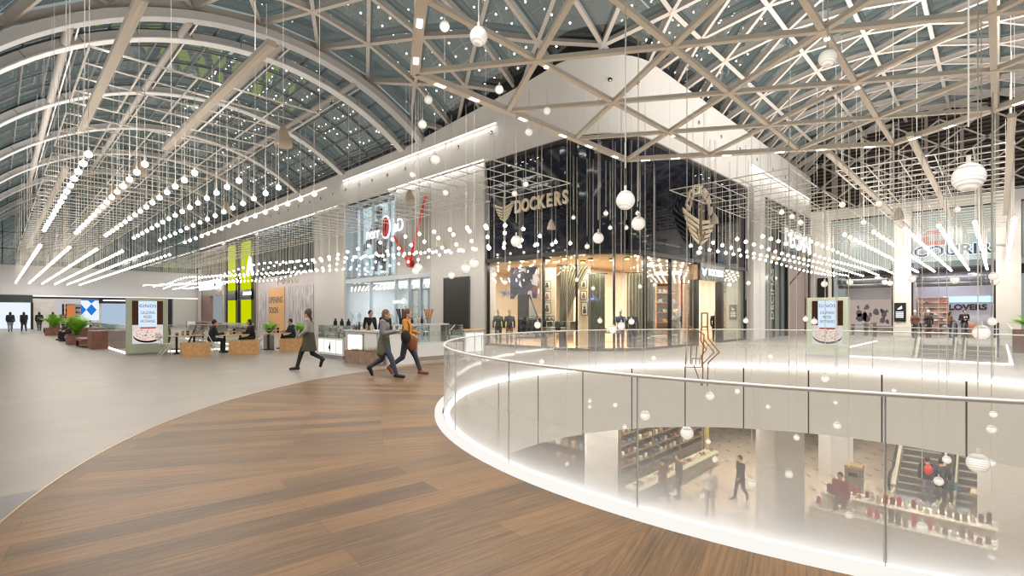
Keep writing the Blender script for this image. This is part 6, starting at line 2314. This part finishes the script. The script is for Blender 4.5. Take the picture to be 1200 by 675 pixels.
# ---------------------------------------------------------------- lower storey seen through the atrium
def ring_d(px_, r_):                  # far meeting of a bearing with a circle about the atrium
    rx, ry = ray(px_)
    A = rx * rx + ry * ry
    B = -2 * (rx * ACX + ry * ACY)
    Cc = ACX ** 2 + ACY ** 2 - r_ ** 2
    return (-B + math.sqrt(max(0, B * B - 4 * A * Cc))) / (2 * A)
COLM = M('column_white', (.84, .83, .82), .45)
def column(i, px0, px1, d):
    p = at((px0 + px1) / 2, 400, d)
    w = (px1 - px0) / FPX * d
    o = MB().rbox(-w / 2, w / 2, -w / 2, w / 2, LOW, FZ, .03).build('pillar', COLM, None, loc=(p.x, p.y, 0))
    o.rotation_euler = (0, 0, YAW + (.12 if i % 2 else -.1))
    struct(o)
column(0, 686, 722, 19.0)
column(1, 895, 932, 17.2)
column(2, 966, 992, 22.5)
column(3, 1170, 1226, 15.4)
SHELFM = M('lower_shelf', (.42, .36, .26), .5)
t = thing('shoe_shelving', 'long lower storey wall shelving full of shoes under the corner store', 'shelf', (16.6, 10.35, LOW), 0)
MB().bx(0, 7.6, .4, .45, 0, 3.6).bx(0, .06, 0, .4, 0, 3.6).bx(7.54, 7.6, 0, .4, 0, 3.6).bx(2.5, 2.56, .0, .4, 0, 3.6).bx(5.0, 5.06, .0, .4, 0, 3.6).build('carcass', SHELFM, t)
for k in range(6):
    MB().bx(.06, 7.54, 0, .4, 1.25 + k * .42, 1.28 + k * .42).build('shelf', SHELFM, t)
MB().bx(.06, 7.54, .03, .36, .0, 1.0).build('base_cabinet', M('lower_base', (.36, .33, .27), .5), t)
MB().bx(7.6, 7.9, -.1, .45, 0, 3.6).build('yellow_end_panel', M('yellow_end', (.72, .64, .34), .5), t)
goods('%s shoe from the left on the %s lower storey wall shelf', 'shoe', 'shoe', (16.6, 10.35, LOW + 1.15), (1, 0), 7.6, 2.2, 6, 17, [(.22, .18, .16), (.45, .33, .24), (.60, .56, .52), (.30, .33, .38), (.72, .68, .62), (.50, .28, .24)], 'shoes on the lower storey wall shelving', (.2, .28, .17), .36, .08)
t = thing('lit_display_bench', 'long low lit bench carrying shoes in front of the lower wall shelving', 'bench', (16.6, 9.55, LOW))
MB().bx(0, 7.2, 0, .55, 0, .62).build('base', M('bench_base', (.50, .47, .40), .5), t)
MB().rbox(-.03, 7.23, -.04, .58, .62, .70, .01).build('lit_top', EM('bench_light', (1, .93, .74), .9), t)
rb = random.Random(9)
for k in range(26):
    c = rb.choice([(.85, .82, .76), (.55, .42, .30), (.25, .2, .18), (.70, .55, .45)])
    o = thing('shoe', '%s shoe from the left on the long lit lower bench' % nth(k + 1), 'shoe', (16.85 + k * .265, 9.8, LOW + .702), PI / 2 + rb.uniform(-.4, .4), 'shoes on the lit lower bench')
    b = MB().rbox(-.16, .14, -.055, .055, .02, .09, .02).ball((-.08, 0, .09), .06, 8, 6, 1.1, .8, 1.0)
    b.build('upper', M('goods_%s' % (c,), c, .6), o)
    MB().rbox(-.17, .16, -.06, .06, 0, .02, .005).build('sole', M('sole', (.8, .78, .74), .6), o)
shelf_unit('goods_shelving', 'small lower storey shelving glimpsed left of the wide pale column', 'shelf', (17.3, 15.6, LOW), (0, -1), 3.6, 3.4, 6, SHELFM)
goods('%s boxed item from the left on the %s glimpsed lower shelf', 'box', 'boxed_item', (17.3, 15.6, LOW), (0, -1), 3.6, 3.4, 6, 8, [(.5, .42, .36), (.75, .72, .66), (.35, .4, .45), (.62, .5, .36)], 'boxed items on the glimpsed lower shelving', (.22, .28, .25), .3, .15)
# posters in the lower shop windows
for k, (p_, d, c) in enumerate(((838, 27, (.88, .84, .84)), (857, 27.5, (.92, .90, .90)))):
    v = at(p_, 500, d)
    o = thing('hanging_poster', 'white hanging poster in the lower storey shop, the %s one' % ('left', 'right')[k], 'poster', (v.x, v.y, -4.0), TOWARD + PI / 2)
    MB().bx(-.4, .4, 0, .03, 0, 1.9).build('sheet', M('poster_white', c, .6), o)
    MB().prism([(-.15, .5), (.15, .5), (.2, .9), (.08, 1.35), (-.1, 1.3), (-.2, .9)], (0, -.005, 0), (1, 0, 0), (0, 0, 1), (0, -.01, 0)).build('red_print', M('red_print', (.72, .22, .25), .6), o)
    MB().bar((0, 0, 1.9), (0, 0, 2.05), .02, .02).build('hook', DARK, o)
struct(MB().bx(24.2, 45, 13, 13.3, LOW, FZ).build('wall_lower_back', M('lower_back', (.74, .68, .62), .6)))
struct(MB().bx(38, 38.3, -13, 13, LOW, FZ).build('wall_lower_end', M('lower_back', (.74, .68, .62))))
struct(MB().bx(20.5, 20.8, 10.9, 26, LOW, FZ).build('wall_lower_side', M('lower_side', (.62, .56, .50), .6)))
# escalators up through the right corridor opening
def escalator(label, loc, rz, w, L_, up):
    t = thing('escalator', label, 'escalator', loc, rz)           # climbs along +X from the lower floor to z = up
    n = 27
    run, rise = L_ / n, up / n
    b = MB()
    for k in range(n):
        b.bx(k * run, (k + 1) * run, -w / 2, w / 2, k * rise, (k + 1) * rise - .012)
    b.build('steps', M('escalator_step', (.46, .44, .42), .4), t)
    b = MB()
    for k in range(n):
        b.bx(k * run - .006, k * run + .0, -w / 2, w / 2, (k + .80) * rise, (k + 1) * rise + .003)
    b.build('step_nosing', M('step_nose', (.74, .72, .68), .4), t)
    MB().rbox(-1.4, 0, -w / 2 - .2, w / 2 + .2, .0, .02, .005).build('comb_plate', GREYM, t)
    for s in (-1, 1):
        y = s * (w / 2 + .1)
        b = MB().bar((-.9, y, .12), (0, y, .12), .16, .3).bar((0, y, .18), (L_, y, up + .18), .16, .5).bar((L_, y, up + .12), (L_ + 1.0, y, up + .12), .16, .3)
        b.build('skirt', M('escalator_cream', (.84, .80, .70), .4), t)
        b = MB().bar((-.8, y, .6), (0, y, .65), .015, .75).bar((0, y, .75), (L_, y, up + .75), .015, .75).bar((L_, y, up + .62), (L_ + .9, y, up + .62), .015, .75)
        b.build('glass_side', GL, t)
        pts = [(-.85, y, .35)]
        for a in range(0, 7):
            q = PI + a * PI / 6 * -1
            pts.append((-.85 + .0 - .28 * math.sin(a * PI / 6), y, .68 - .33 * math.cos(a * PI / 6)))
        pts += [(0, y, 1.05), (L_, y, up + 1.12), (L_ + .75, y, up + 1.02)]
        for a in range(1, 7):
            pts.append((L_ + .75 + .28 * math.sin(a * PI / 6), y, up + .68 + .34 * math.cos(a * PI / 6)))
        MB().path(pts, .045, 8).build('handrail', M('handrail_black', (.10, .095, .09), .5), t)
    MB().bar((0, 0, -.35), (L_, 0, up - .35), w + .36, .5).build('truss_cover', M('escalator_cream', (.84, .80, .70)), t)
    return t
escalator('left escalator of the pair rising from the lower floor in the right corridor opening', (25.1, 2.3, LOW), 0, 1.25, 9.0, -LOW)
escalator('right escalator of the pair rising from the lower floor in the right corridor opening', (25.1, .62, LOW), 0, 1.0, 9.0, -LOW)
escalator('escalator rising through the opening behind the pizza totem in the left corridor', (5.9, 36.2, LOW), -PI / 2, 1.1, 9.4, -LOW)
# small fittings on the lower floor
for k, (p_, q_, lab) in enumerate(((1001, 577, 'left'), (1156, 606, 'right'))):
    v = onZ(p_, q_, LOW)
    if k:
        v = Vector((23.38, .4, LOW))
    o = thing('waste_bin', 'brushed steel bin near the foot of the escalators, the %s one' % lab, 'bin', (v.x, v.y, LOW))
    MB().rbox(-.28, .28, -.28, .28, 0, 1.0, .02).build('bin_body', M('bin_steel', (.50, .48, .46), .35, metal=.6), o)
    MB().rbox(-.3, .3, -.3, .3, 1.0, 1.12, .03).build('lid', M('bin_lid', (.62, .52, .36), .4), o)
    MB().bx(-.285, -.275, -.15, .15, .7, .85).build('slot', BLACK, o)
for k, (x, lab, seed) in enumerate(((20.3, 'nearer the escalators', 11), (18.6, 'nearer the viewer', 12))):
    o = thing('kiosk_counter', 'long beige accessories counter on the lower floor, the one %s' % lab, 'counter', (x, 2.25, LOW))
    MB().rbox(0, .75, -2.2, 2.2, 0, .85, .015).build('body', M('lower_counter', (.80, .74, .65), .5), o)
    MB().rbox(-.05, .8, -2.25, 2.25, .85, .9, .01).build('worktop', M('lower_counter_top', (.86, .82, .74), .4), o)
    for z in (.3, .58):
        MB().bx(-.015, 0, -2.1, 2.1, z, z + .03).build('shelf_edge', GREYM, o)
    r = random.Random(seed)
    for q in range(24):
        y = 2.25 - 2.05 + q * .178
        c = r.choice([(.78, .20, .20), (.80, .74, .66), (.55, .20, .20), (.40, .36, .34), (.86, .84, .80), (.62, .55, .48)])
        h = r.uniform(.1, .32)
        g_ = MB().rbox(-.07, .07, -.06, .06, 0, h, .015).ball((0, 0, h), .05, 8, 6)
        ob = g_.build('accessory_item', M('goods_%s' % (c,), c, .6), None, loc=(x + .2 + .35 * r.random(), y, LOW + .901))
        tag(ob, '%s small item from the right on the lower counter %s' % (nth(q + 1), lab), 'accessory', 'small items on the lower floor counters')
# people below
def low_person(label, p_, q_, rz, top, legs, pose, hm=HAIRD, extra=None):
    v = onZ(p_, q_, LOW)
    person(label, (v.x, v.y, LOW), rz, pose, top, legs, BLACK, 'short', hm, .022, 1.05, extra=extra)
def red_pack(t, p):
    solid('backpack', MB().ball(p['chest'] + V(-.2, 0, .02), .17, 10, 8, .6, .85, 1.2), .02, cloth('pack_red', (.80, .22, .20)), t, 2)
low_person('person in dark jacket with red backpack at the foot of the escalators', 1087, 588, .2, cloth('low_dark', (.22, .20, .20)), cloth('low_grey', (.45, .45, .48)), pose_stand(), HAIRB, red_pack)
low_person('person in dark blue coat beside the red backpack at the escalators', 1103, 591, .0, cloth('low_navy', (.20, .22, .27)), LEG, pose_walk(.2, 1, .02))
v = onZ(1115, 590, LOW)
o = thing('carrier_bag', 'teal carrier bag carried by the person in dark blue coat below', 'bag', (v.x, v.y, LOW + .42), .3)
MB().rbox(-.1, .1, -.16, .16, 0, .4, .02).build('bag_body', M('teal_bag', (.30, .58, .64), .5), o)
MB().path([(0, -.1, .4), (0, -.06, .58), (0, .06, .58), (0, .1, .4)], .01, 5).build('handle', M('teal_bag', (.3, .58, .64)), o)
low_person('person in dark red coat on the lower floor beside the shoe shelves', 777, 589, 1.2, cloth('low_wine', (.40, .20, .20)), LEG, pose_walk(.2, 1, .03))
low_person('person in brown jacket on the lower floor, middle of the group by the shoe shelves', 796, 584, 2.2, cloth('low_brown', (.33, .25, .23)), LEG, pose_stand())
low_person('person in charcoal coat on the lower floor left of the wide column', 868, 586, 2.5, cloth('low_char', (.20, .20, .21)), LEG, pose_walk(.2, -1, .03))
low_person('person in white top on the lower floor in front of the charcoal coat', 832, 603, 3.4, cloth('low_white', (.84, .81, .77)), cloth('low_tan', (.62, .56, .48)), pose_stand(), HAIRB)
low_person('person in red and grey behind the lower floor accessories counter', 985, 612, 3.0, cloth('low_red', (.62, .28, .26)), cloth('low_grey', (.45, .45, .48)), pose_stand(), HAIRB)

# ---------------------------------------------------------------- far shops of the left corridor
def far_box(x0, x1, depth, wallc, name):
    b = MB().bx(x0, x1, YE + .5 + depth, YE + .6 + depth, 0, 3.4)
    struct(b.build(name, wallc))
far_box(-1.2, 2.6, 4, EM('far_wall_glow', (.93, .97, 1.0), 1.0), 'wall_lit_far_shop')  # wall glows by itself, shop light put into its colour
o = thing('storefront_sign', 'dark grey fascia sign over the bright far left shop entrance', 'sign', (.7, YE - .02, 3.0))
MB().rbox(-1.9, 1.9, -.06, .06, -.32, .42, .02).build('board', M('fascia_slate', (.22, .26, .26), .4), o)
MB().bx(1.75, 1.95, -.05, .05, -3.0, -.3).build('side_post', DARK, o)
o = thing('diamond_screen', 'large blue and white diamond pattern screen on the far shop wall', 'screen', (7.05, YE - .1, 2.0))
MB().bx(-.1, .1, .02, .07, -2.0, -1.15).build('stand', DARK, o)
MB().bx(-.75, .75, 0, .08, -1.15, 1.1).build('screen_panel', EM('screen_white', (.93, .96, 1), 1.0), o)
b = MB()
for pl in ([(-.75, .6), (-.32, -.02), (-.75, -.64)], [(-.32, -.02), (.11, -.64), (.54, -.02), (.11, .6)], [(-.3, 1.1), (.11, .66), (.52, 1.1)], [(-.75, 1.1), (-.75, .98), (.75, .98), (.75, 1.1)]):
    b.prism(pl, (0, -.005, 0), (1, 0, 0), (0, 0, 1), (0, -.01, 0))
b.build('blue_diamonds', EM('screen_blue', (.16, .48, .86), 1.0), o)
o = thing('storefront_sign', 'black sign board with white marks hanging before the far shops', 'sign', (9.5, YE - .3, 3.0))
MB().rbox(-1.75, 1.75, -.06, .06, -.32, .3, .02).build('board', BLACK, o)
b = MB()
b.bx(-1.4, 1.4, -.07, -.06, -.06, .08)
b.build('white_marks', GLOWS, o)
struct(MB().bx(8.0, 11.2, YE + .6, YE + .7, 0, 3.4).build('wall_blue_far_shop', EM('far_blue_wall_glow', (.78, .86, .96), .75)))  # self-glowing wall in place of shop lighting
struct(MB().bx(12.0, 14.6, YE + .6, YE + .7, 0, 3.3).build('wall_purple_far_shop', M('far_purple', (.14, .12, .22), .4)))
o = thing('lit_shop_panel', 'violet lit window panel in the dark far shop near the corridor\'s end', 'window panel', (13.6, YE + .5, 1.6))
MB().bx(-.35, .35, 0, .06, -1.6, 1.3).build('panel', EM('violet_panel', (.52, .42, .88), 1.2), o)
MB().bx(-.4, .4, -.01, .05, 1.3, 1.36).build('top_edge', DARK, o)
o = thing('lit_shop_panel', 'orange lit window panel in the far shops left of the diamond screen', 'window panel', (5.55, YE + .9, 1.3))
MB().bx(-.3, .3, 0, .06, -1.3, 1.2).build('panel', EM('orange_panel', (.86, .52, .30), .9), o)
MB().bx(-.35, .35, -.01, .05, 1.2, 1.26).build('top_edge', DARK, o)
shelf_unit('goods_shelving', 'white goods shelving in the far shop right of the orange panel', 'shelf', (5.9, YE + 1.2, 0), (1, 0), 1.0, 2.6, 6, WHITE)
goods('%s dark item from the left on the %s far white shelf', 'box', 'boxed_item', (5.9, YE + 1.2, 0), (1, 0), 1.0, 2.6, 6, 4, [(.35, .25, .25), (.6, .5, .5), (.25, .25, .3)], 'boxed items in the far shop', (.18, .2, .22), .3, .15)
struct(MB().bx(2.6, 8.0, YE - .03, YE + .3, 3.12, 3.3).build('trim_12', M('lintel_dark', (.17, .16, .16), .5)))
struct(MB().bx(2.6, 4.3, YE + 1.6, YE + 1.7, 0, 3.3).build('wall_far_shop_pink', EM('far_pink_wall_glow', (.80, .74, .76), .7)))  # glow given to the wall itself to look lit
struct(MB().bx(4.4, 8.0, YE + 2.2, YE + 2.3, 0, 3.3).build('wall_far_shop_white', EM('far_white_wall_glow', (.86, .86, .88), .75)))  # glow given to the wall itself to look lit
struct(MB().bx(2.6, XW, YE - .04, YE + .1, 3.32, 3.42).build('trim_15', EM('lintel_light', (1, .99, .97), 1.3)))
struct(MB().bx(11.3, 12.0, YE - .02, YE + .3, 0, 3.45).build('trim_13', PIER))
for k, (x, lab) in enumerate(((3.0, 'left of the stone pier'), (4.95, 'right of the orange panel'))):
    shelf_unit('goods_shelving', 'dark goods shelving in the far shop, ' + lab, 'shelf', (x, YE + (.8 if k == 0 else 1.8), 0), (1, 0), 1.2, 2.6, 6, M('lintel_dark', (.17, .16, .16)))
    goods('%s item from the left on the %s dark shelf ' + lab, 'box', 'boxed_item', (x, YE + (.8 if k == 0 else 1.8), 0), (1, 0), 1.2, 2.6, 6, 4, [(.75, .5, .45), (.85, .8, .8), (.3, .3, .4), (.7, .35, .3)], 'boxed items on dark far shelves', (.22, .2, .26), .3, .15)
# ---------------------------------------------------------------- right end wall shops: fittings
o = thing('mural_panel', 'pale pink wall mural with figures in the shop left of the shoe store', 'mural', (XE + 5.1, 7.55, 0))
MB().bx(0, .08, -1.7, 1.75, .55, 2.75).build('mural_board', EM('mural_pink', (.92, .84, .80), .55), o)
b = MB()
rr = random.Random(2)
for k in range(16):
    y, z, s = rr.uniform(-1.0, 1.1), rr.uniform(.9, 2.2), rr.uniform(.1, .28)
    b.prism([(s * math.cos(q) * rr.uniform(.6, 1.2), s * 1.4 * math.sin(q) * rr.uniform(.6, 1.2)) for q in (0, .9, 1.8, 2.7, 3.6, 4.5, 5.4)], (-.005, y, z), (0, -1, 0), (0, 0, 1), (-.01, 0, 0))
b.build('printed_figures', M('mural_grey', (.50, .47, .50), .7), o)
MB().bx(-.6, .1, -1.75, 1.78, 0, .5).build('plinth', M('mural_plinth', (.70, .64, .58), .6), o)
o = thing('pier_sign', 'small black lit directory sign on the pier left of the shoe store', 'sign', (XE - .2, 5.15, 1.75))
MB().rbox(-.05, .05, -.36, .36, -.72, .62, .01).build('panel', BLACK, o)
b = MB().prism([(-.15, .15), (.12, .42), (.15, .2), (.05, .15)], (-.055, 0, 0), (0, -1, 0), (0, 0, 1), (-.01, 0, 0))
for z in (-.05, -.18, -.3, -.42):
    b.bx(-.065, -.055, -.22, .22, z - .035, z + .035)
b.build('white_marks', GLOWS, o)
o = thing('wall_words', 'dark capital letters on the lavender back wall of the shoe store', 'sign', (XE + 4.18, 1.65, 2.05))
text('letters', 'LOVERS', .55, LTD, o, (0, 0, 0), FX, .02, .025, sx=1.1)
MB().bx(-.05, 0, -1.35, 1.35, .38, .82).build('lit_word_bar', EM('blue_white_sign', (.74, .88, 1), 1.5), o)
t = shelf_unit('shoe_wall', 'pink lit wall of shoe shelves inside the shoe store', 'shelf', (XE + 2.6, 4.35, .05), (0, -1), 1.75, 2.75, 8, M('shoe_wall_pink', (.90, .80, .76), .5))
goods('%s shoe from the left on the %s pink shoe store shelf', 'shoe', 'shoe', (XE + 2.6, 4.35, .05), (0, -1), 1.75, 2.75, 7, 6, [(.85, .84, .82), (.35, .28, .28), (.62, .50, .46), (.80, .30, .30)], 'shoes on the pink shelf wall', (.22, .22, .16), .3, .2)
mdl = [(1072, 32.9, 'left'), (1088, 33.0, 'right')]
for p_, d, lab in mdl:
    mannequin('dressed mannequin before the pink shoe wall, the %s one' % lab, p_, d, cloth('brown_top', (.45, .33, .26)) if lab == 'left' else cloth('low_dark', (.22, .20, .20)), LEG, rz=TOWARD)
o = thing('cream_pouffe', 'rounded tan seat beside the couple at the shoe store', 'seat', (XE - .4, 1.35, 0))
MB().lathe([(.001, 0), (.42, 0), (.46, .1), (.46, .8), (.40, .95), (.001, .98)], n=20).build('cushion', M('tan_leather', (.66, .46, .36), .5), o, True)
MB().lathe([(.30, -.0), (.44, .0), (.44, .03), (.30, .03)], n=20).build('base_ring', DARK, o)
# ---------------------------------------------------------------- light
def lamp(kind, name, loc, power, col=(1, .96, .9), size=.1, rot=(0, 0, 0), sy=None, spot=150, blend=.8, cat=None):
    d = bpy.data.lights.new(name, kind)
    d.energy = power
    d.color = col
    if kind == 'AREA':
        d.shape = 'RECTANGLE'
        d.size = size
        d.size_y = sy or size
    else:
        d.shadow_soft_size = size
    if kind == 'SPOT':
        d.spot_size = rad(spot)
        d.spot_blend = blend
    o = bpy.data.objects.new(name, d)
    C.objects.link(o)
    o.location = loc
    o.rotation_euler = rot
    return o
KP = 1.0
WRM = (1, .93, .84)
for k, c in enumerate(DL):
    lamp('SPOT', 'star_downlight', (c.x, c.y, c.z - .09), 270 * KP, (1, .97, .93), .05, spot=150)
# spots added below the white beams to light the corridors
for x in (.32 * SX, .705 * SX):
    for y in (11, 14, 17, 26, 31, 36, 42, 48, 53):
        lamp('SPOT', 'added_beam_spot', (x, y, 6.62), 260 * KP, (1, .975, .95), .05, spot=155)
for x in (20.5, 25, 30, 35, 40, 43.5):
    for y in (.4, 2.3, 4.2):
        lamp('SPOT', 'added_beam_spot', (x, y, 6.62), 380 * KP, (1, .965, .92), .05, spot=155)
for y in (15, 20, 26, 32, 39, 46, 54, 62):  # spots added below the wire frames, which carry no lamps
    lamp('SPOT', 'added_frame_spot', (14.0, y, 6.7), 260 * KP, (1, .98, .96), .05, spot=155)
for x in (23, 29, 35, 41):
    lamp('SPOT', 'added_frame_spot', (x, 7.8, 6.7), 380 * KP, (1, .97, .93), .05, spot=155)
# indirect light laid along the upper side of the white beams
UP = (PI, 0, 0)
def upbar(p, q, w_):
    p, q = Vector(p), Vector(q)
    d = q - p
    c = (p + q) / 2
    lamp('AREA', 'beam_uplight', (c.x, c.y, c.z + .08), w_ * d.length, (1, .96, .91), d.length * .96, rot=(PI, 0, -math.atan2(d.y, d.x)), sy=.08)
for a, c in STRIPS:
    upbar(a, c, (30 if a[0] < 10 else 64) * KP)
for i in range(6):
    upbar(cor[i] + o0_star, cor[(i + 1) % 6] + o0_star, 16 * KP)
for k in (-2, 0, 2):
    upbar(P(k, .2) + o0_star, P(k, 6 - abs(k) - .2) + o0_star, 11 * KP)
# the slim wall lines wash the wall below them
for p, q in (((XW - .10, 33.4, 10.9), (XW - .10, 17.8, 10.9)), ((XW - .10, 27.5, 9.28), (XW - .10, 18.7, 9.28)), ((XW - .10, 69.0, 9.22), (XW - .10, 34.2, 9.22)), ((32.4, YW - .10, 10.65), (45.5, YW - .10, 10.65))):
    p, q = Vector(p), Vector(q)
    d, c = q - p, (p + q) / 2
    lamp('AREA', 'wall_line_light', c, 9 * d.length, (1, .97, .93), d.length, rot=(0, 0, math.atan2(d.y, d.x)), sy=.05)
for x, y in ((1.7, 60), (3.6, 60), (1.7, 66), (3.6, 66), (6.0, 62), (9.5, 60), (9.0, 66), (7.5, 52), (7.5, 44)):  # more added spots, brightening the far left corridor
    lamp('SPOT', 'added_frame_spot', (x, y, 6.7), 300 * KP, (1, .98, .96), .05, spot=155)
for y in (8.5, 5.0, 2.4, -.4):  # added spots tilted to brighten the right end wall
    lamp('SPOT', 'added_frame_spot', (42.5, y, 7.6), 330 * KP, (1, .97, .93), .05, rot=(0, rad(-50), 0), spot=150)
# shops
lamp('AREA', 'store_light', (20.5, 17.5, 4.05), 480, (1, .91, .78), 3, sy=4)
lamp('AREA', 'store_light', (22.5, 13.2, 4.05), 440, (1, .91, .78), 3, sy=2)
lamp('AREA', 'store_light', (19.2, 14.5, 4.05), 380, (1, .91, .78), 1.6, sy=3)
for p_, d_ in ((590, 25.2), (625, 23.4), (668, 22.1), (700, 21.75), (735, 22.0), (765, 23.2), (800, 25.4)):  # lamps added inside the glass to brighten curtains and mannequins
    c = inside(p_, d_)
    lamp('AREA', 'window_fill', (c.x, c.y, 4.06), 55, (1, .92, .80), .35)
lamp('AREA', 'store_light', (28.5, 14, 4.05), 380, (1, .91, .78), 3, sy=3)
lamp('AREA', 'store_light', (XW + 2.2, 28, 3.68), 420, (.95, .98, 1), 3, sy=8)
lamp('AREA', 'store_light', (XE + 2.2, 2.3, 4.6), 130, (.96, .95, 1), 3, sy=3.6)
lamp('AREA', 'store_light', (XE + 2.2, 7.5, 4.6), 120, (1, .95, .9), 3, sy=3.2)
lamp('AREA', 'store_light', (XW + 1.6, 63, 3.5), 80, (1, .95, .9), 2, sy=4)
lamp('AREA', 'store_light', (7, YE + 4, 3.25), 300, (.95, .97, 1), 14, sy=4)
# area lights added under the lower storey ceiling to brighten it below
for x, y in ((19, 6), (19, -1), (24, 9), (24.5, 6.5), (21.5, 2.2), (28, 9.5), (23, -4), (14, 12), (17, -6), (11, 13), (15.9, 14), (16.2, 12.3), (13.5, 10.6), (16.2, 9.4), (28, 1.2), (23, 1.2)):
    lamp('AREA', 'lower_fill', (x, y, FZ - .06), 75, (1, .95, .88), 1.2, sy=1.2)
lamp('AREA', 'shelf_light', (20, 9.7, FZ - .06), 160, (1, .88, .62), 6.5, sy=.3)
# ---------------------------------------------------------------- dusk sky, camera, colour management
w = bpy.data.worlds.new('dusk')
bpy.context.scene.world = w
w.use_nodes = True
bgn = w.node_tree.nodes['Background']
bgn.inputs[0].default_value = (.66, .76, .76, 1)
bgn.inputs[1].default_value = .42
cd = bpy.data.cameras.new('camera')
cam = bpy.data.objects.new('camera', cd)
C.objects.link(cam)
cam.location = (0, 0, EYE)
cam.rotation_euler = (PI / 2, 0, YAW - PI / 2)
cd.sensor_fit = 'HORIZONTAL'
cd.sensor_width = 36
cd.lens = 36 * FPX / 1200
cd.shift_y = (HZ - 337.5) / 1200
cd.clip_end = 300
sc = bpy.context.scene
sc.camera = cam
sc.view_settings.view_transform = 'Standard'
sc.view_settings.look = 'None'
sc.view_settings.gamma = 1
sc.view_settings.use_curve_mapping = False
sc.view_settings.exposure = 0.0
sc.cycles.use_denoising = True
sc.cycles.max_bounces = 7
sc.cycles.diffuse_bounces = 3
sc.cycles.glossy_bounces = 3
sc.cycles.transparent_max_bounces = 24
sc.cycles.transmission_bounces = 3
sc.cycles.sample_clamp_indirect = 4
sc.cycles.sample_clamp_direct = 8
sc.cycles.filter_width = 1.2
sc.cycles.caustics_reflective = False
sc.cycles.caustics_refractive = False
